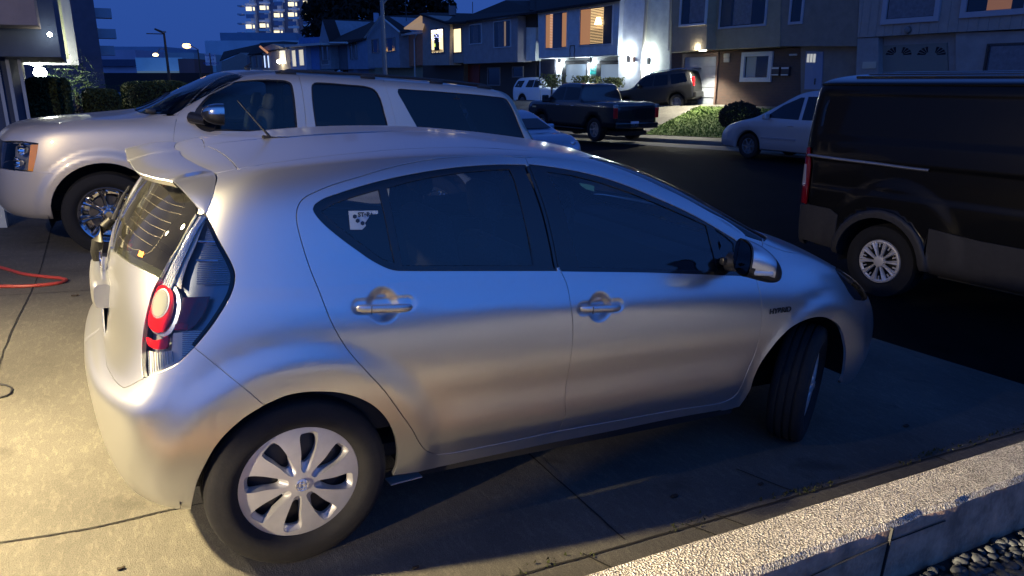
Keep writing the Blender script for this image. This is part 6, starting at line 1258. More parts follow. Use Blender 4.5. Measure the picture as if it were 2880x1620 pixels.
BEAM = LIT('lit_eave_board', (.8, .52, .28), .35)  # boards glow by themselves in place of light falling on them
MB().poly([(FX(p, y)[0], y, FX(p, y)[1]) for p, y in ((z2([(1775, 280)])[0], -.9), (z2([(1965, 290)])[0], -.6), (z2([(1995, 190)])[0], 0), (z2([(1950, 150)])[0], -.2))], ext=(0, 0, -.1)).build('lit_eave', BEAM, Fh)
MB().tube([(FX(z2([(1900, 345)])[0], .7)[0], .7, FX(z2([(1900, 350)])[0], .7)[1]), (FX(z2([(1880, 400)])[0], .7)[0], .7, FX(z2([(1880, 400)])[0], .7)[1]), (FX(z2([(1885, 780)])[0], .7)[0], .7, .5)], .06, n=6).build('drain_pipe', TRIM, Fh)
# --- G/H: dark roofed blue houses
Gh = house('small blue grey house set back between two gabled houses')
wall(Gh, z2([(1200, 390), (1405, 375), (1420, 695), (1215, 695)]), stucco('slate_blue_stucco', (.13, .17, .24)), y=.6, d=6); win(Gh, z2([(1235, 440), (1305, 435), (1303, 590), (1238, 592)]), y=.6, bars=(.25, .72), cur=((.3, .7, CURT),), fm=MATS['grey_frame'])
wall(Gh, z2([(1215, 695), (1555, 680), (1555, 800), (1215, 800)]), MATS['slate_blue_stucco'], y=1.4, d=4)
Hh = house('blue grey house under a tall dark brown hipped roof with a pointed gable')
wall(Hh, z2([(920, 440), (955, 200), (1030, 440), (1045, 695), (930, 695)]), BG, y=0, d=6); wall(Hh, z2([(1040, 430), (1205, 430), (1210, 700), (1045, 695)]), stucco('dark_slate_stucco', (.07, .08, .10)), y=.8, d=6)
win(Hh, z2([(945, 460), (1020, 455), (1022, 600), (945, 605)]), bars=(.3, .7), cur=((.3, .7, CURT),), fm=MATS['grey_frame']); win(Hh, z2([(945, 612), (1022, 606), (1022, 648), (948, 650)]), bars=(.5,), fm=FRW, pm=CURT)
BRF = mat('brown_shingle', (.035, .022, .022), rough=.95, noise_amt=.3, nscale=10)
roofpoly(Hh, [(z2([(955, 195)])[0], -.4), (z2([(1030, 425)])[0], -.4), (z2([(1200, 425)])[0], 0), (z2([(1400, 378)])[0], .5), (z2([(1485, 210)])[0], 5), (z2([(1400, 200)])[0], 6)], BRF)
MB().tube([(FX(z2([(1030, 435)])[0], -.4)[0], -.4, FX(z2([(1030, 432)])[0], -.4)[1]), (FX(z2([(1205, 435)])[0], -.2)[0], -.2, FX(z2([(1205, 432)])[0], -.2)[1])], .1, n=4).build('eave_trim', TRIM, Hh)
# --- I, J, K : farther houses
Ih = house('bright blue cottage with two lit windows down the street')
wall(Ih, z2([(630, 465), (785, 460), (800, 700), (640, 700)]), stucco('pale_blue_stucco', (.26, .30, .38)), y=-.5, d=3); wall(Ih, z2([(785, 470), (930, 450), (940, 700), (800, 700)]), stucco('cobalt_stucco', (.07, .15, .32)), y=0, d=5)
CW_ = LIT('cream_pane', (1., .92, .7), .6)
for q in ([(652, 508), (690, 506), (692, 665), (655, 668)], [(722, 502), (768, 500), (772, 655), (728, 658)]): win(Ih, z2(q), y=-.5, pm=CW_, hbars=(.22,), fm=FRW)
wall(Ih, z2([(570, 455), (930, 430), (930, 452), (572, 476)]), TRIM, y=-1.2, d=4, name='roof')
wall(Ih, z2([(715, 380), (935, 372), (935, 435), (715, 440)]), MATS['cobalt_stucco'], y=3, d=3, name='upper_wall')
Jh = house('brown house with a dazzling porch lamp far down the street')
wall(Jh, z2([(360, 480), (450, 440), (560, 480), (630, 500), (640, 720), (370, 720)]), GE, y=0, d=5); roofpoly(Jh, [(z2([(200, 550)])[0], -.3), (z2([(330, 430)])[0], 2), (z2([(560, 415)])[0], 5), (z2([(710, 425)])[0], 5), (z2([(600, 480)])[0], 0)])
for cx in (368, 405): x0_ = FX(z2([(cx, 560)])[0], -.1); x1_ = FX(z2([(cx+12, 680)])[0], -.1); MB().box(((x0_[0]+x1_[0])/2, -.1, (x0_[1]+x1_[1])/2), (abs(x1_[0]-x0_[0]), .1, abs(x1_[1]-x0_[1]))).build('light_tube', LIT('blue_tube', (.5, .65, 1.), 1.6), Jh)
x, z = FX(z2([(520, 620)])[0], -.4); b = MB(); 
for p in [(0, 0, 0)]: b.lathe([(.001, -.25), (.2, -.15), (.28, 0), (.2, .15), (.001, .25)], n=16, axis='Z', c=(x, -.4, z))
b.build('porch_lamp', LIT('porch_glow', (1., .9, .6), 30.), Jh, smooth=True); w0 = HM@Vector((x, -1.2, z)); lamp('porch_lamp_light', 'POINT', w0, 160, (1., .85, .55), shadow_soft_size=.2)
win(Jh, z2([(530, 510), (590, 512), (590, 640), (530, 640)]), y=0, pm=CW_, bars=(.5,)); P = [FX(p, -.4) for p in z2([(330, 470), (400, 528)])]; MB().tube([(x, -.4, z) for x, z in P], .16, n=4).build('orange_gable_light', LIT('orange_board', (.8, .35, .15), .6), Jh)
Kh = house('row end brown cottage with small gables, farthest on the street')
wall(Kh, z2([(-60, 620), (-10, 600), (60, 570), (130, 530), (190, 560), (330, 550), (360, 570), (365, 720), (-60, 720)]), GE, y=0, d=5); roofpoly(Kh, [(z2([(-80, 610)])[0], -.3), (z2([(120, 530)])[0], 2), (z2([(350, 555)])[0], 0), (z2([(330, 440)])[0], 5), (z2([(-40, 520)])[0], 5)])
x, z = FX(z2([(28, 655)])[0], -.2); 
for k in range(3): x, z = FX(z2([(215+k*60, 620)])[0], -.1); MB().box((x, -.1, z), (1.6, .1, 1.3)).build('window', CURT, Kh)
# flood lamp of the brown house
w0 = HM@Vector((FX(z4_([(1660, 505)])[0], -.5)[0], -.45, FX(z4_([(1660, 505)])[0], -.5)[1]-.05)); lamp('flood_lamp_light', 'SPOT', w0, 1500, (1., .93, .72), aim=tuple(Vector(w0)+Vector((-.35, -.1, -1))), spot_size=math.radians(122), spot_blend=.5, shadow_soft_size=.06); lamp('flood_lamp_light', 'POINT', tuple(Vector(w0)+Vector((-.1, 0, .15))), 90, (1., .93, .72), shadow_soft_size=.06)
# ================================================================ the other parked vehicles
def off2(P, d):
    P = np.array(P); t = np.roll(P, -1, 0)-np.roll(P, 1, 0); t /= np.maximum(np.linalg.norm(t, axis=1, keepdims=True), 1e-9); return P+np.stack([-t[:, 1], t[:, 0]], 1)*d
def roadcar(label, cat, o, ang, prof, W_, belt, tum, paint, wins=(), wheels=(), r=.33, pitch=0., group=None, name='parked_car', glass=None, rimm=None, rw=.22, sc=1.):
    a = math.radians(ang); f = SU*math.cos(a)+NU*math.sin(a); f = f*math.cos(pitch)+np.array([0, 0, math.sin(pitch)]); l = -NU*math.cos(a)+SU*math.sin(a); u = np.cross(f, l)
    mw = Matrix([[f[i]*sc, l[i]*sc, u[i]*sc, o[i]] for i in range(3)]+[[0, 0, 0, 1]]); h = empty(name, label, cat, mw=mw, group=group); glass = glass or TINT
    P = smooth_line(prof, .06, True)
    # cut the wheel arches out of the lower outline
    Q = []
    for p in P:
        if any(math.hypot(p[0]-x, p[1]-r) < r*1.18 for x in wheels): continue
        Q.append(p)
    out = []; n = len(Q)
    for i in range(n):
        p, q = Q[i], Q[(i+1) % n]; out.append(p)
        for x in wheels:
            if abs(p[1]-q[1]) < .25 and (p[0]-x)*(q[0]-x) < 0 and abs(p[0]-q[0]) > r and min(p[1], q[1]) < r*1.3:
                aa = math.atan2(p[1]-r, p[0]-x); bb = math.atan2(q[1]-r, q[0]-x); R1 = r*1.18
                if aa < -1.6: aa += math.tau
                if bb < -1.6: bb += math.tau
                for k in range(1, 16): t = aa+(bb-aa)*k/16; out.append((x+R1*math.cos(t), r+R1*math.sin(t)))
    P = np.array(out)
    if area(P) < 0: P = P[::-1]
    hw = lambda x, z: (W_-max(0, z-belt)*tum-.05*max(0, .45-z)-.10*(max(0, abs(x-(wheels[0]+wheels[-1])/2)-(wheels[-1]-wheels[0])/2-.35))**2)
    I = off2(P, .07); 
    gx, gz = np.meshgrid(np.arange(P[:, 0].min(), P[:, 0].max(), .15), np.arange(0, P[:, 1].max(), .12)); G = np.stack([gx.ravel(), gz.ravel()], 1); G = G[inside(G, off2(P, .13))]
    n = len(I); rr_ = delaunay_2d_cdt([Vector(p) for p in np.concatenate([I, G])], [(i, (i+1) % n) for i in range(n)], [], 0, 1e-6); v2 = np.array([tuple(v) for v in rr_[0]]); ff = np.array(rr_[2]); c = v2[ff].mean(1); ff = ff[inside(c, I)]
    V = []; F = []
    for s_ in (1, -1):
        k = len(V); V += [(x, s_*hw(x, z), z) for x, z in v2]; F += [tuple(int(i)+k for i in (f_ if s_ < 0 else f_[::-1])) for f_ in ff]
    ring = []
    for s_, e in ((1, 0), (1, .35), (1, .75), (1, 1), (-1, 1), (-1, .75), (-1, .35), (-1, 0)):
        k = len(V); dd = .07*(1-math.cos(e*math.pi/2)) if e < 1 else .07; yy = .10*(1-math.cos(e*math.pi/2)) if 0 else .12*e**2.2; q = I+(P-I)*math.sin(e*math.pi/2); V += [(x, s_*(hw(x, z)-yy), z) for x, z in q]; ring.append(k)
    n = len(P)
    for a_, b_ in zip(ring[:-1], ring[1:]): F += [(a_+i, a_+(i+1) % n, b_+(i+1) % n, b_+i) for i in range(n)]
    bm = bmesh.new(); vs = [bm.verts.new(v) for v in V]
    for f_ in F:
        try: bm.faces.new([vs[i] for i in f_])
        except ValueError: pass
    bmesh.ops.remove_doubles(bm, verts=bm.verts, dist=2e-3); bmesh.ops.recalc_face_normals(bm, faces=bm.faces); me = bpy.data.meshes.new('body'); bm.to_mesh(me); bm.free(); me.materials.append(paint); me.polygons.foreach_set('use_smooth', [True]*len(me.polygons)); me.set_sharp_from_angle(angle=math.radians(40)); body = link(bpy.data.objects.new('body', me), h)
    for w in wins:
        w = smooth_line(w, .05, True) if len(w) > 5 else np.array(w)
        for s_ in (1, -1): b = MB(); pts_ = [(x, s_*(hw(x, z)+.003), z) for x, z in w]; b.poly(pts_, ext=(0, s_*.006, 0)); b.build('side_window', glass, h)
    for x in wheels:
        for s_ in (1, -1):
            w = bpy.data.objects.new('wheel', None); link(w, h); w.location = (x, s_*(W_-rw*.5-.03), r); w.rotation_euler = (0, 0, math.pi if s_ > 0 else 0)
            tyre(w, R=r, r0=r*.64, w=rw, grooves=False, n=36); b = MB(); q = r*.64; b.lathe([(q, -rw*.40), (q*.93, -rw*.40), (q*.88, -rw*.25), (q*.88, .02), (.02, .02)], n=28)
            for k in range(6):
                t = k*math.tau/6; b.box((q*.5*math.cos(t), -rw*.3, q*.5*math.sin(t)), (q*.85, .03, q*.2), M=Matrix.Rotation(-t, 3, 'Y'))
            b.lathe([(.001, -rw*.36), (q*.2, -rw*.34), (q*.22, -rw*.2)], n=16); b.build('rim', rimm or RIM, w, smooth=True)
            b = MB(); b.lathe([(r*1.15, 0), (r*1.15, .3), (.05, .3)], n=20, a0=-.1, a1=math.pi+.1); al = b.build('arch_liner', UNDER, h); al.location = (x, s_*(W_-.03), r); al.scale = (1, -s_, 1)
    xs_ = [p[0] for p in P]; MB().box(((min(xs_)+max(xs_))/2, 0, .32), (max(xs_)-min(xs_)-.5, (W_-.3)*2, .16)).build('underfloor', UNDER, h)
    return h, hw
RIM = mat('alloy_rim', (.32, .33, .35), rough=.3, metal=.8)
def across(h, name, p0, p1, w, m, lift=.012, th=.006, hw=None, inn=.16):
    (x0, z0), (x1, z1) = p0, p1; t = np.array([x1-x0, z1-z0]); t /= np.linalg.norm(t); nn = np.array([-t[1], t[0]]); nn *= 1 if lift > 0 else -1; l = abs(lift)
    a0, a1 = (hw(x0, z0)-inn if hw else w), (hw(x1, z1)-inn if hw else w)
    MB().poly([(x0+nn[0]*l, -a0, z0+nn[1]*l), (x0+nn[0]*l, a0, z0+nn[1]*l), (x1+nn[0]*l, a1, z1+nn[1]*l), (x1+nn[0]*l, -a1, z1+nn[1]*l)], ext=(nn[0]*th, 0, nn[1]*th)).build(name, m, h)
def pose(px, z, ang, side, W_=.95):
    q = onZ(px, z); a = math.radians(ang); left = -NU*math.cos(a)+SU*math.sin(a); return q-left*side*W_
PBK = mat('black_truck_paint', (.008, .009, .012), rough=.2, coat=1); WPT = mat('white_car_paint', (.75, .80, .85), rough=.3, coat=1); DGR = mat('dark_grey_paint', (.010, .010, .010), rough=.35, metal=0, coat=.3); SVP = mat('pale_silver_paint', (.40, .43, .48), rough=.35, metal=.5, coat=1); BLP = mat('steel_blue_paint', (.30, .36, .46), rough=.3, metal=.6, coat=1)
o = pose((1668, 398), -.52, 2, 1)
tr, hw = roadcar('black pickup truck with big tyres and white number plate, at the far kerb', 'pickup truck', o, 2, [(-1.2, .62), (-1.22, .9), (-1.2, 1.30), (-1.1, 1.37), (.5, 1.38), (.78, 1.38), (.82, 1.45), (.98, 1.93), (1.15, 2.0), (2.1, 2.02), (2.5, 1.95), (3.25, 1.42), (4.35, 1.32), (4.62, 1.15), (4.68, .8), (4.6, .5), (3., .48), (2, .45), (-.6, .5), (-1.15, .52)], .98, 1.35, .32, PBK,
    wins=[[(1.05, 1.86), (1.0, 1.44), (1.95, 1.42), (1.95, 1.9)], [(2.03, 1.9), (2.03, 1.42), (3.05, 1.42), (2.45, 1.86)]], wheels=(0, 3.55), r=.42, rw=.28, group='cars parked across the street')
across(tr, 'rear_window', (.86, 1.46), (1.0, 1.88), .7, TINT, lift=.02, hw=hw, inn=.25); across(tr, 'windscreen', (2.55, 1.9), (3.2, 1.45), .7, TINT, hw=hw)
for s_ in (1, -1): MB().box((-1.20, s_*.90, 1.08), (.10, .14, .46), bev=.02).build('tail_lamp', REDL, tr); MB().box((-1.20, s_*.90, 1.26), (.11, .145, .12), bev=.01).build('lamp_top', LCH, tr); MB().box((3.0, s_*1.12, 1.45), (.14, .26, .28), bev=.04).build('mirror', PBK, tr)
MB().box((-1.33, .15, .66), (.02, .34, .18)).build('number_plate', mat('plate_pale', (.55, .55, .62), rough=.4), tr); MB().box((-1.27, 0, .60), (.14, 1.8, .2), bev=.03).build('rear_bumper', PBK, tr)
MB().box((-.2, 0, 1.385), (1.6, 1.45, .03)).build('bed_cover', BLACKPL, tr); MB().tube([(4.2, .6, 1.3), (4.25, .6, 1.75)], .006).build('aerial', BLACKPL, tr)
for s_ in (1, -1): MB().box((1.35, s_*.985, 1.22), (.16, .03, .04), bev=.01).build('door_handle', CHROME, tr); MB().box((2.35, s_*.985, 1.22), (.16, .03, .04), bev=.01).build('door_handle', CHROME, tr); MB().box((1.8, s_*.93, .42), (2.4, .12, .05), bev=.02).build('side_step', BLACKPL, tr); MB().box((4.05, s_*.99, 1.12), (.22, .02, .05)).build('marker', mat('pale_amber', (.8, .6, .3), rough=.3), tr)
o = pose((2100, 445), -.43, 0, 1, .93)
mv, hw = roadcar('pale silver minivan at the far kerb, half hidden behind the black van', 'minivan', o, 0, [(-4.0, .4), (-4.05, 1.0), (-3.85, 1.65), (-3.4, 1.78), (-2.0, 1.80), (-1.4, 1.72), (-.85, 1.45), (-.15, 1.10), (.35, .98), (.8, .82), (.97, .6), (.95, .32), (.5, .25), (-1., .25), (-3, .25), (-3.9, .3)], .97, 1.0, .30, SVP,
    wins=[[(-1.55, 1.08), (-.5, 1.10), (-.98, 1.42), (-1.45, 1.62), (-1.55, 1.62)], [(-2.8, 1.08), (-1.65, 1.08), (-1.65, 1.64), (-2.8, 1.66)], [(-3.8, 1.1), (-2.9, 1.08), (-2.9, 1.66), (-3.6, 1.6)]], wheels=(-3.03, 0), r=.33, group='cars parked across the street', glass=glassmat('minivan_glass', (.2, .25, .3)))
across(mv, 'windscreen', (-1.3, 1.66), (-.25, 1.15), .6, TINT, hw=hw, inn=.2)
for s_ in (1, -1): MB().box((-.62, s_*1.05, 1.13), (.12, .20, .16), bev=.04).build('mirror', SVP, mv); MB().box((.72, s_*.80, .74), (.34, .16, .16), bev=.05, rz=-s_*.5).build('headlight', LCH, mv); MB().box((-1.35, s_*.985, .92), (.16, .03, .04), bev=.01).build('door_handle', SVP, mv); MB().box((-1.0, s_*.978, .58), (1.1, .02, .05), bev=.005).build('rubbing_strip', mat('blue_grey_strip', (.2, .22, .26), rough=.5), mv)
o = pose((1900, 313), .30, -14, 1, .92)
ds, hw = roadcar('dark grey off road SUV with roof rails on the sloping driveway, nose down', 'suv', o, -14, [(-.85, .5), (-.88, .8), (-.86, 1.15), (-.7, 1.62), (-.55, 1.76), (.3, 1.84), (1.5, 1.80), (1.9, 1.7), (2.45, 1.25), (3.4, 1.12), (3.65, .9), (3.66, .5), (2.0, .42), (1, .42), (-.6, .45)], .93, 1.2, .34, DGR,
    wins=[[(-.6, 1.26), (.22, 1.22), (.35, 1.66), (-.42, 1.66)], [(.42, 1.22), (1.18, 1.22), (1.2, 1.70), (.52, 1.68)], [(1.28, 1.22), (2.2, 1.24), (1.78, 1.62), (1.28, 1.69)]], wheels=(0, 2.79), r=.38, rw=.26, pitch=math.radians(-5), sc=.96, group='cars parked across the street')
across(ds, 'windscreen', (1.88, 1.74), (2.4, 1.3), .6, glassmat('lit_windscreen', (.5, .55, .6)), hw=hw, inn=.2)
for s_ in (1, -1): MB().box((-.84, s_*.80, 1.25), (.12, .12, .42), bev=.03).build('tail_lamp', REDL, ds); MB().tube([(-.4, s_*.62, 1.80), (-.2, s_*.62, 1.88), (1.2, s_*.62, 1.88), (1.6, s_*.62, 1.80)], .022, n=6).build('roof_rail', LCH, ds); MB().box((1.95, s_*1.02, 1.25), (.14, .2, .18), bev=.04).build('mirror', DGR, ds)
MB().box((-.74, 0, 1.80), (.22, 1.2, .03), bev=.01).build('spoiler', DGR, ds); MB().box((-.92, 0, .68), (.14, 1.75, .25), bev=.05).build('rear_bumper', DGR, ds)
o = pose((1468, 303), .02, 176, -1, .95)
ws, hw = roadcar('white SUV parked before the houses, its tail hidden by the gold-silver SUV', 'suv', o, 176, [(-.95, .5), (-1.0, .9), (-.9, 1.3), (-.6, 1.68), (.1, 1.76), (1.2, 1.76), (1.7, 1.66), (2.35, 1.22), (3.5, 1.08), (3.85, .85), (3.85, .4), (2, .35), (1, .35), (-.8, .4)], .98, 1.15, .32, WPT,
    wins=[[(-.75, 1.2), (-.05, 1.18), (.15, 1.58), (-.5, 1.56)], [(.35, 1.2), (1.05, 1.2), (1.1, 1.62), (.55, 1.61)], [(1.12, 1.2), (2.05, 1.22), (1.6, 1.56), (1.16, 1.62)]], wheels=(0, 3.0), r=.38, rw=.25, group='cars parked across the street')
across(ws, 'windscreen', (1.75, 1.66), (2.3, 1.27), .6, TINT, hw=hw, inn=.2)
for s_ in (1, -1): MB().box((1.95, s_*1.06, 1.24), (.12, .2, .16), bev=.04).build('mirror', WPT, ws); MB().tube([(-.4, s_*.62, 1.74), (.4, s_*.62, 1.80), (1.2, s_*.62, 1.79)], .02, n=6).build('roof_rail', BLACKPL, ws); MB().box((.5, s_*.97, .42), (2.1, .06, .10), bev=.02).build('sill_trim', BLACKPL, ws)
o = NS(8.75, 11.55, -.50)
sd_, hw = roadcar('steel blue sedan whose bonnet and mirror show past the big SUV', 'car', o, 180, [(-3.6, .4), (-3.65, .85), (-3.4, 1.0), (-2.7, 1.12), (-2.1, 1.38), (-1.2, 1.42), (-.75, 1.36), (.1, .98), (.7, .88), (1.0, .70), (1.05, .45), (.9, .25), (-1, .22), (-3.3, .28)], .90, .92, .42, BLP,
    wins=[[(-1.4, .98), (-.15, .98), (-.72, 1.30), (-1.35, 1.35)], [(-2.4, .98), (-1.5, .98), (-1.45, 1.35), (-2.05, 1.31)]], wheels=(-2.7, .1), r=.32)
across(sd_, 'windscreen', (-.72, 1.33), (-.0, 1.02), .6, TINT, hw=hw, inn=.14)
for s_ in (1, -1): MB().box((-.42, s_*.98, 1.03), (.12, .2, .14), bev=.04).build('mirror', BLP, sd_); MB().box((.84, s_*.66, .72), (.3, .2, .14), bev=.05, rz=s_*.4).build('headlight', LCH, sd_)
# ================================================================ greenery
random.seed(21)
def leaves(name, fn, n, size, m, parent=None, up=.3):
    """many small leaf faces; fn() gives a point"""
    V = []; F = []
    for i in range(n):
        p = Vector(fn()); s = size*random.uniform(.6, 1.4); a = Vector((random.gauss(0, 1), random.gauss(0, 1), random.gauss(0, 1)+up)).normalized(); b_ = a.orthogonal().normalized(); c = a.cross(b_); k = len(V)
        t = random.uniform(0, 6.28); d1 = b_*math.cos(t)+c*math.sin(t); d2 = a.cross(d1)
        V += [p-d1*s, p+d2*s*.45, p+d1*s, p-d2*s*.45]; F.append((k, k+1, k+2, k+3))
    return mesh_obj(name, V, F, m, parent, smooth=False)
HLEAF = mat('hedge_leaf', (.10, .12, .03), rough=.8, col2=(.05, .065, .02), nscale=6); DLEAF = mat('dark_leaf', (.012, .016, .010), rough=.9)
FERN = mat('fern_leaf', (.06, .10, .03), rough=.7); TRUNK = mat('bark', (.03, .022, .016), rough=1)
def hedge(label, px0, px1, ytop, ybot, Y, depth, n, m=HLEAF, lump=.12, z0=None):
    d0 = ray_w((px0, ytop)); d1 = ray_w((px1, ytop)); a = CW+d0*(Y-CW[1])/d0[1]; c = CW+d1*(Y-CW[1])/d1[1]; x0, x1, zt = a[0], c[0], (a[2]+c[2])/2; d2 = ray_w(((px0+px1)/2, ybot)); zb = (CW+d2*(Y-CW[1])/d2[1])[2]
    o = empty('hedge', label, 'hedge', loc=((x0+x1)/2, Y+depth/2, zb), group='clipped hedges beyond the big SUV')
    cx, cy, cz = (x1-x0)/2, depth/2, (zt-zb)/2
    def f():
        while True:
            s_ = [random.uniform(-1, 1) for _ in range(3)]; k = max(abs(v) for v in s_); s_ = [v/k for v in s_]; e = (abs(s_[0])**6+abs(s_[1])**6+abs(s_[2])**6)**(-1/6.); q = Vector((s_[0]*cx*e, s_[1]*cy*e, cz+s_[2]*cz*e)); q *= 1.; w_ = 1-abs(random.gauss(0, .05))+lump*noise.noise(q*2.5)*.5; return (q.x*w_, q.y*w_, cz+(q.z-cz)*w_)
    leaves('foliage', f, n, .028, m, o)
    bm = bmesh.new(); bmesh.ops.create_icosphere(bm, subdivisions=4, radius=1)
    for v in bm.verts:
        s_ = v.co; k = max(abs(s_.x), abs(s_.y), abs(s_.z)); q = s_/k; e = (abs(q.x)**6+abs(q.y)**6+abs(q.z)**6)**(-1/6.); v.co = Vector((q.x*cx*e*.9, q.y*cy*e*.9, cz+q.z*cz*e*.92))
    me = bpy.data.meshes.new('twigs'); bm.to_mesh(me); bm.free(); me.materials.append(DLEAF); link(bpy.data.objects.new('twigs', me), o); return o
hedge('dark rounded hedge next to the neighbouring house, leftmost of the three', 58, 188, 219, 345, 11.5, 1.3, 9000, lump=.25)
hedge('low square clipped hedge in the middle of the three', 226, 338, 252, 400, 12.5, 1.2, 9000)
hedge('long tall clipped hedge behind the windscreen of the big SUV', 342, 545, 229, 400, 13.5, 1.5, 16000)
# spreading juniper between the hedges
o = empty('juniper_bush', 'pale green spreading juniper lit between the left and middle hedges', 'bush', loc=(0, 0, 0)); c0 = D_((215, 262), 15.5)
V = []; F = []
for i in range(260):
    p = Vector(c0)+Vector((random.gauss(0, .28), random.gauss(0, .4), random.gauss(-.05, .28))); d = Vector((random.gauss(.0, .6), random.gauss(0, .5), random.gauss(.12, .15))).normalized()
    for j in range(22):
        q = p+d*.03*j; s_ = .045*(1-j/26); e = Vector((random.gauss(0, 1), random.gauss(0, 1), random.gauss(0, 1))).normalized()*s_; g = d.cross(e)*.3; k = len(V); V += [q-g, q+e, q+g]; F.append((k, k+1, k+2))
mesh_obj('foliage', V, F, FERN, o, smooth=False); MB().tube([tuple(c0-np.array([0, 0, 1.6])), tuple(c0)], [.06, .04]).build('stem', TRUNK, o)
o = empty('low_shrub', 'low dry shrubs at the foot of the hedges beyond the bonnet of the SUV', 'shrub'); c1 = D_((165, 325), 13.5)
leaves('foliage', lambda: tuple(c1+np.array([random.gauss(0, .5), random.gauss(0, .4), random.gauss(-.1, .12)])), 1500, .05, mat('dry_leaf_mauve', (.11, .08, .09), rough=.9), o)
def planter(px0, px1, yt, yb, label, n_=22.7):
    a = np.array(FX((px0, yt), n_-23.54)); c = np.array(FX((px1, yb), n_-23.54)); o = empty('clipped_shrub', label, 'shrub', mw=HM, group='clipped shrubs before the white house'); w_, h_ = abs(c[0]-a[0])/2, abs(a[1]-c[1])/2; cx, cz = (a[0]+c[0])/2, (a[1]+c[1])/2
    leaves('foliage', lambda: (cx+random.uniform(-1, 1)*w_, n_-23.54+random.uniform(-.5, .5), cz+random.uniform(-1, 1)*h_*(.9+.2*random.random())), 900, .06, mat('shrub_leaf', (.10, .11, .03), rough=.8), o)
    MB().tube([(cx, n_-23.54, cz-h_), (cx, n_-23.54, cz-h_-.6)], .05).build('stem', TRUNK, o)
planter(1531, 1574, 209, 245, 'clipped shrub in front of the white house, nearest its dark entrance'); planter(1627, 1675, 214, 240, 'clipped shrub in front of the white house between the two garage doors'); planter(1712, 1735, 219, 245, 'small clipped shrub in front of the white house at its right garage door')
o = empty('round_bush', 'dark round bush on the lawn behind the nose of the minivan', 'bush'); c2 = D_((2080, 328), 25.); c2[2] = D_((2080, 328), 25.)[2]
def rb():
    v = Vector((random.gauss(0, 1), random.gauss(0, 1), random.gauss(0, 1))).normalized()*(1+.18*random.gauss(0, 1)*.3); return (c2[0]+v.x*.62, c2[1]+v.y*.66, c2[2]+v.z*.45)
leaves('foliage', rb, 4000, .05, DLEAF, o)
def tree(label, base, h, r, n, seed, trunk=.5, m=DLEAF, leaf=.5):
    random.seed(seed); o = empty('tree', label, 'tree', loc=tuple(base), group='dark trees behind the roofs'); b = MB(); b.tube([(0, 0, 0), (.2, .1, h*.4), (0, 0, h*.85)], [trunk, trunk*.7, trunk*.2], n=8); cl = []
    for i in range(26):
        a = random.uniform(0, 6.28); z = h*random.uniform(.35, 1.0); rr_ = r*random.uniform(.2, .95)*(1.1-.5*abs(z/h-.6)); p = (rr_*math.cos(a), rr_*math.sin(a), z); cl.append((Vector(p), r*random.uniform(.22, .42))); b.tube([(0, 0, z*.75), p], [trunk*.25, .05], n=5)
    b.build('trunk', TRUNK, o, smooth=True)
    def f():
        c, q = random.choice(cl); v = Vector((random.gauss(0, 1), random.gauss(0, 1), random.gauss(0, .8))); v = v.normalized()*q*random.random()**.4; return c+v
    leaves('crown', f, n, leaf, m, o)
for i, (px, dd, h, r) in enumerate(((930, 120, 13, 4.5), (1000, 110, 13, 5.5), (1085, 105, 14, 6.), (1160, 105, 13.5, 5.5), (1215, 110, 11.5, 4.))):
    b_ = D_((px, 200), dd); tree(('leftmost dark tree beside the apartment tower', 'tall dark tree right of the apartment tower', 'dark tree behind the street lamp post above the roofs', 'dark tree above the gabled house', 'rightmost dark tree against the sky')[i], (b_[0], b_[1], -2), h+4, r, 6000, 31+i, leaf=.42)
# ================================================================ the neighbouring house on our side, at far left
def wb(name, x0, x1, y0, y1, z0, z1, m, parent, bev=0): return MB().box(((x0+x1)/2, (y0+y1)/2, (z0+z1)/2), (x1-x0, y1-y0, z1-z0), bev=bev).build(name, m, parent)
TAUPE = stucco('taupe_stucco', (.16, .13, .12)); NAVY = stucco('navy_stucco', (.045, .06, .10)); GRNW = stucco('green_grey_stucco', (.28, .30, .20))
nh = empty('neighbour_house', 'dark neighbouring house at the left edge with a brown and navy overhanging upper storey', 'house', loc=(-2, 9, 0))
def wl(o): o.location = o.location; return o
def nb(name, x0, x1, y0, y1, z0, z1, m, par=None):
    o = MB().box(((x0+x1)/2+2*(par is None), (y0+y1)/2-9*(par is None), (z0+z1)/2), (x1-x0, y1-y0, z1-z0)).build(name, m, par or nh); 
    return o
nb('upper_wall', -4, -.86, 8.2, 9.0, 2.25, 7, TAUPE); nb('upper_wall', -4.5, -.68, 9.0, 13.0, 1.90, 7, NAVY); nb('lower_wall', -4.5, -1.35, 9.6, 13.0, -.6, 1.90, NAVY)
for x in (-1.48, -1.36, -1.22): nb('door_post', x, x+.04, 9.5, 9.55, -.5, 1.88, mat('pale_post', (.35, .38, .42), rough=.6))
nb('garage_side', -1.66, -1.40, 6.6, 6.75, -.3, 1.42, mat('pale_panel', (.5, .56, .58), rough=.6)); nb('wall_box', -1.42, -1.33, 6.6, 6.7, 1.0, 1.28, mat('beige_box', (.3, .28, .22), rough=.7))
nh2 = empty('lit_neighbour_house', 'pale trimmed overhanging house at the left edge, lit from below by porch lamps', 'house', loc=(-2, 17, 0))
def n2(name, x0, x1, y0, y1, z0, z1, m): return MB().box(((x0+x1)/2+2, (y0+y1)/2-17, (z0+z1)/2), (x1-x0, y1-y0, z1-z0)).build(name, m, nh2)
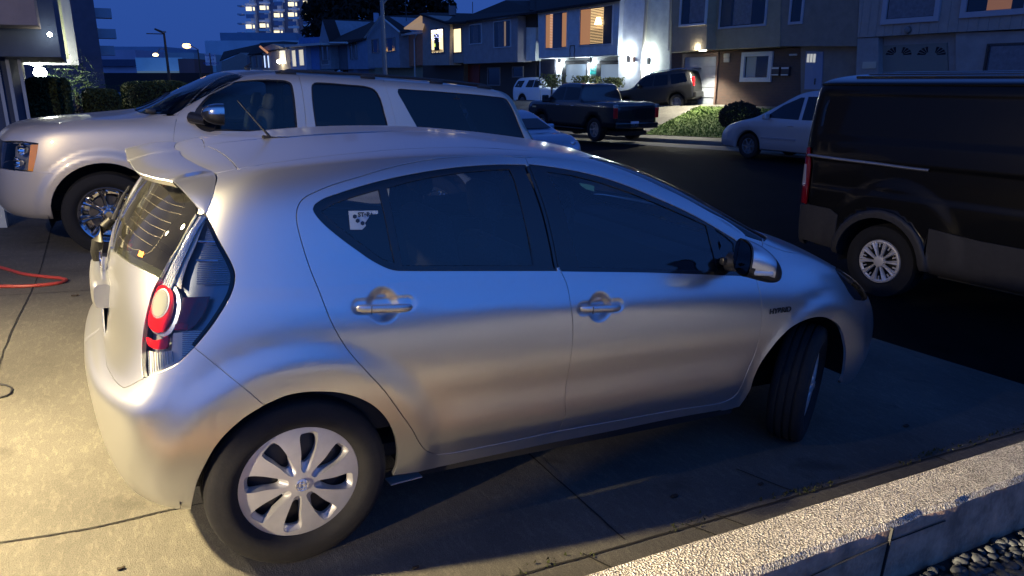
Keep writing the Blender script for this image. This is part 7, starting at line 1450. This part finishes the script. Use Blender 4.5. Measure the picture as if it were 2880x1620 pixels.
n2('upper_wall', -4, -.62, 15.0, 19.0, 2.0, 5.9, GRNW); n2('soffit_trim', -3.4, -.50, 14.9, 15.05, 1.90, 2.02, TRIM); n2('corner_trim', -.66, -.50, 14.9, 15.05, 2.02, 7.2, TRIM); n2('lower_wall', -4, -1.75, 15.8, 19.0, -.6, 2.0, GRNW); n2('bay_roof', -2.2, -.30, 14.6, 16.0, 4.6, 5.1, TRIM)
nh3 = empty('far_neighbour_house', 'purple grey house end beyond the pale trimmed house at left', 'house', loc=(-1.5, 26, 0))
MB().box((.3, 0, 3.0), (2.6, 4, 4.)).build('upper_wall', stucco('plum_stucco', (.12, .08, .10)), nh3)
for k, (z, w_) in enumerate(((5.2, .9), (4.5, .9), (3.6, .6), (3.0, .7), (2.5, .5))): MB().box((1.75, -1.6, z), (w_, .5, .28)).build('balcony', mat('pale_balcony', (.35, .38, .45), rough=.6), nh3)
BULB = LIT('porch_bulb', (.95, 1., .85), 40.)
def bulb(px, y, r, label, m=BULB, e=30, col=(1., .95, .75), parent=None):
    d = ray_w(px); q = CW+d*(y-CW[1])/d[1]; o = MB().lathe([(.001, -r), (r*.7, -r*.7), (r, 0), (r*.7, r*.7), (.001, r)], n=12, axis='Z').build('porch_lamp', m, None, smooth=True); o.location = tuple(q); tag(o, label, 'lamp')
    if e: lamp('porch_lamp_light', 'POINT', (q[0], q[1]-.15, q[2]), e, col, shadow_soft_size=.05)
bulb((140, 97), 9.0-.15, .03, 'small white lamp on the dark navy overhang at the left edge', e=1.2)
bulb((100, 168), 14.8, .14, 'glowing porch lamp under the pale overhang at the left edge', e=55)
bulb((113, 205), 14.7, .12, 'second glowing porch lamp below the pale overhang', e=25)
bulb((228, 188), 40, .22, 'bright yellow lamp beyond the left houses, the upper of a pair', e=20); bulb((215, 222), 36, .22, 'bright warm lamp just above the left hedge, the lower of a pair', e=60)
# ================================================================ far buildings
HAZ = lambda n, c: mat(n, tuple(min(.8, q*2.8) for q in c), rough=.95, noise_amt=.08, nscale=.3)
def farbox(name, label, cat, px0, px1, y0, y1, dep, th, m, parent=None, emit=None):
    a = D_((px0, y0), dep); b_ = D_((px1, y0), dep); c = D_((px0, y1), dep); w_ = np.linalg.norm((b_-a)[:2]); hh = a[2]-c[2]; rz = math.atan2((b_-a)[1], (b_-a)[0]); ctr = (a+b_)/2; nrm = Vector((-math.sin(rz), math.cos(rz), 0)); z_ = (a[2]+b_[2])/2
    o = MB().box((0, 0, 0), (w_, th, hh)).build(name, m, parent); o.location = Vector((ctr[0], ctr[1], z_-hh/2))+nrm*th/2; o.rotation_euler = (0, 0, rz)
    if label: tag(o, label, cat)
    return o
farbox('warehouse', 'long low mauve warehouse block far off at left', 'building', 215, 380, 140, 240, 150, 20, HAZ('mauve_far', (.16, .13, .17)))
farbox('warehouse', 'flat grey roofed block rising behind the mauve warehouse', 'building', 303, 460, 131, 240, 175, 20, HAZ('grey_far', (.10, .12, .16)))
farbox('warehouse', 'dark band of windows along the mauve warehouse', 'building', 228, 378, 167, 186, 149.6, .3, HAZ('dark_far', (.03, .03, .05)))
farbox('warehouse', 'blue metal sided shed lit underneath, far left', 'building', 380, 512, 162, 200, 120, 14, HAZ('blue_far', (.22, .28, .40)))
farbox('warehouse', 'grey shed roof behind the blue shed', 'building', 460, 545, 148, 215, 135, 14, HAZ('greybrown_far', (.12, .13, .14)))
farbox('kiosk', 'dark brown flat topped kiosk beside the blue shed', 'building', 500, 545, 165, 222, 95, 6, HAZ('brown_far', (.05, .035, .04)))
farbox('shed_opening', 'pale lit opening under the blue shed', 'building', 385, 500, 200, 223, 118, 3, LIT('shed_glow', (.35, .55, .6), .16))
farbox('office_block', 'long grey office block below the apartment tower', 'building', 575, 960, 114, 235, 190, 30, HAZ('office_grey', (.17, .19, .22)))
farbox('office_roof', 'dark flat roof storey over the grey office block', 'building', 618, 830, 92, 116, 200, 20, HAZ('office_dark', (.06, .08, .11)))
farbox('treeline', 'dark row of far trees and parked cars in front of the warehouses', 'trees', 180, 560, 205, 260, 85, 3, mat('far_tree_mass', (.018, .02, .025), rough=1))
# apartment tower
TD = 260.
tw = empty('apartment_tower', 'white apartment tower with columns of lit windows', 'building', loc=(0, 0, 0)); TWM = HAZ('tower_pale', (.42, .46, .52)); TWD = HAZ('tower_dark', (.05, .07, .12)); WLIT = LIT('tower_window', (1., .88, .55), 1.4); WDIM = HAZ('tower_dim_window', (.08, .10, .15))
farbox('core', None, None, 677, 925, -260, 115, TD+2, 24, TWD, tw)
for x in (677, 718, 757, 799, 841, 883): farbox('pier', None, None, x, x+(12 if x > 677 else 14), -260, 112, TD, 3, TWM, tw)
farbox('end_wall', None, None, 885, 912, -260, 112, TD-1, 4, TWM, tw)
rz_lit = {(0, 0), (0, 4), (1, 0), (1, 4), (2, 2), (2, 5), (3, 0), (3, 1), (3, 2), (4, 0), (4, 2), (0, -3), (2, -2), (3, -4)}
for j in range(-9, 6):
    for c_, x in enumerate((690, 730, 770, 812, 854)):
        y = 21+j*25.5-(c_*4.0)*(1 if c_ > 2 else 1)+((c_ in (1,))*-0)
        farbox('spandrel', None, None, x-2, x+28, y+13, y+19, TD+.6, 1.2, TWM, tw)
        lit = {0: (20, 71), 1: (17, 68), 2: (38, 86), 3: (9, 35), 4: (4, 31)}[c_]
    # windows below
for c_, (x, ys, dim) in enumerate(((690, (25, 75), (46, 98)), (729, (22, 72), (46,)), (769, (43, 92), (10, 66)), (809, (12, 41), (66,)), (851, (8, 36), (62,)))):
    for y in ys: farbox('lit_window', None, None, x+1, x+16, y-6, y+5, TD+.4, .4, WLIT, tw)
    for y in ys: farbox('lit_window', None, None, x+21, x+25, y-5, y+4, TD+.4, .4, WLIT, tw)
    for y in dim: farbox('window', None, None, x+1, x+24, y-6, y+5, TD+.4, .4, WDIM, tw)
for y in (-12, 12, 36, 62, 88): farbox('balcony', None, None, 667, 680, y+2, y+6, TD-1, 3, HAZ('tower_balcony', (.12, .14, .18)), tw)
tw2 = empty('apartment_wing', 'second wing of the apartment tower showing between the trees', 'building'); farbox('core', None, None, 905, 975, -60, 60, TD-20, 20, HAZ('wing_grey', (.2, .23, .27)), tw2)
for y in (-10, 18, 48): farbox('balcony', None, None, 900, 940, y, y+5, TD-22, 3, TWM, tw2)
for (x, y) in ((929, 5), (931, 36), (975, 22), (1000, 14), (1012, 37)): farbox('lit_window', None, None, x, x+7, y-3, y+4, TD-22.5, .4, WLIT, tw2)
# street lamps, poles, sign
PO = mat('pole_grey', (.22, .22, .23), rough=.6, metal=.3); WOODP = mat('wood_pole', (.10, .06, .04), rough=.9)
def pole(label, px, ytop, ybot, dep, r, m, cat='pole', extra=None, name='pole', grp=None):
    t = D_((px, ytop), dep); b_ = D_((px, ybot), dep); o = empty(name, label, cat, loc=(b_[0], b_[1], b_[2]), group=grp); MB().tube([(0, 0, 0), (0, 0, t[2]-b_[2])], [r, r*.7], n=10).build('post', m, o, smooth=True); return o, t[2]-b_[2]
o, h = pole('steel street lamp post crossing in front of the gabled house', 1084, -120, 230, 34, .11, PO, 'street lamp', name='street_lamp')
MB().tube([(0, 0, h-2.2), (.5, -.2, h-1.6), (.9, -.3, h-1.4)], .05).build('arm', PO, o)
o, h = pole('orange glowing street lamp far down the street', 567, 140, 235, 75, .09, WOODP, 'street lamp', name='street_lamp'); q = D_((525, 128), 75)-D_((567, 235), 75); MB().tube([(0, 0, h), (q[0]*.6, q[1]*.6, q[2]*.99), tuple(q)], .05).build('arm', PO, o); ORG = LIT('sodium_glow', (1., .55, .16), 7.)
g = MB().lathe([(.001, -.3), (.35, -.2), (.42, 0), (.3, .15), (.001, .2)], n=14, axis='Z', c=tuple(q)).build('lamp_head', ORG, o, smooth=True)
o, h = pole('leaning wooden utility pole with a transformer at left', 478, 95, 235, 82, .16, WOODP, 'utility pole', name='utility_pole'); q = D_((453, 84), 82)-D_((478, 95), 82)
MB().tube([(0, 0, h), tuple(Vector((0, 0, h))+Vector(q))], [.14, .1]).tube([tuple(Vector((-.9, 0, h+q[2]-.5))+Vector((q[0], q[1], 0))), tuple(Vector((.9, 0, h+q[2]-.5))+Vector((q[0], q[1], 0)))], .05).build('crossarm', WOODP, o); MB().tube([(q[0]*.4+.35, 0, h+q[2]*.1), (q[0]*.4+.35, 0, h+q[2]*.45)], .22, n=10).build('transformer', PO, o)
q = D_((437, 153), 82)-D_((478, 235), 82); MB().lathe([(.001, -.22), (.25, -.15), (.3, 0), (.001, .15)], n=12, axis='Z', c=tuple(q)).build('lamp_head', LIT('pale_sodium', (1., .75, .35), 8.), o, smooth=True); MB().tube([tuple(q), (q[0]*.5, q[1]*.5, q[2]+.6), (0, 0, q[2]+.5)], .04).build('arm', PO, o)
o, h = pole('white notice board on a post before the far cottages', 598, 150, 230, 48, .05, WOODP, 'sign', name='street_sign'); a = D_((578, 152), 48)-D_((598, 230), 48); b_ = D_((606, 184), 48)-D_((598, 230), 48); c = (a+b_)/2; rz = -math.radians(29)
wdt = math.hypot(b_[0]-a[0], b_[1]-a[1]); sgb = MB().box((c[0], c[1]-.05, c[2]), (wdt, .05, a[2]-b_[2]), rz=rz).build('sign_board', mat('sign_white', (.55, .60, .72), rough=.5), o)
for k, (s_, z_) in enumerate((('PARKING', .26), ('7 to 9', .0), ('WEDNESDAY', -.24))):
    text_obj('sign_text', s_, .17, mat('sign_blue', (.03, .06, .3), rough=.5), Matrix.Translation((c[0]-math.sin(-rz)*.035*-1*0, c[1]-.085, c[2]+z_))@Matrix.Rotation(rz, 4, 'Z')@Matrix.Rotation(math.radians(90), 4, 'X'), sgb, bold=.004)
o, h = pole('tv aerial mast standing on the dark roofs', 1143, -6, 60, 60, .03, FRD, 'aerial', name='roof_aerial'); MB().tube([(-.55, 0, .7), (.55, .2, .7)], .02).tube([(-.5, 0, h-.1), (.5, .2, h-.1)], .02).build('crossbar', FRD, o)
o = farbox('chimney', 'pale blue chimney pot on the hipped roof', 'chimney', 1050, 1062, 36, 62, 62, .7, mat('chimney_blue', (.25, .32, .45), rough=.7)); o2 = farbox('chimney', 'stone chimney against the sky on the dark roof', 'chimney', 1262, 1280, 16, 42, 48, .7, mat('chimney_grey', (.13, .14, .17), rough=.9)); farbox('mast', 'thin mast on the roof against the sky', 'aerial', 1328, 1330, 5, 40, 45, .04, FRD)
# distant ground
o = sheetNS('land', mat('far_ground', (.03, .03, .035), rough=1), [-900, -300, -60, -14.01, 27, 80, 300, 1200], [-1200, -300, -60, -14, 140, 400, 1500], lambda n, s: -5.5-.03*max(0, s-60) if abs(n-6) > 30 or s > 100 else -3.5)
_w = lambda x, y, z: tuple(M3@np.array([x, y, z]))
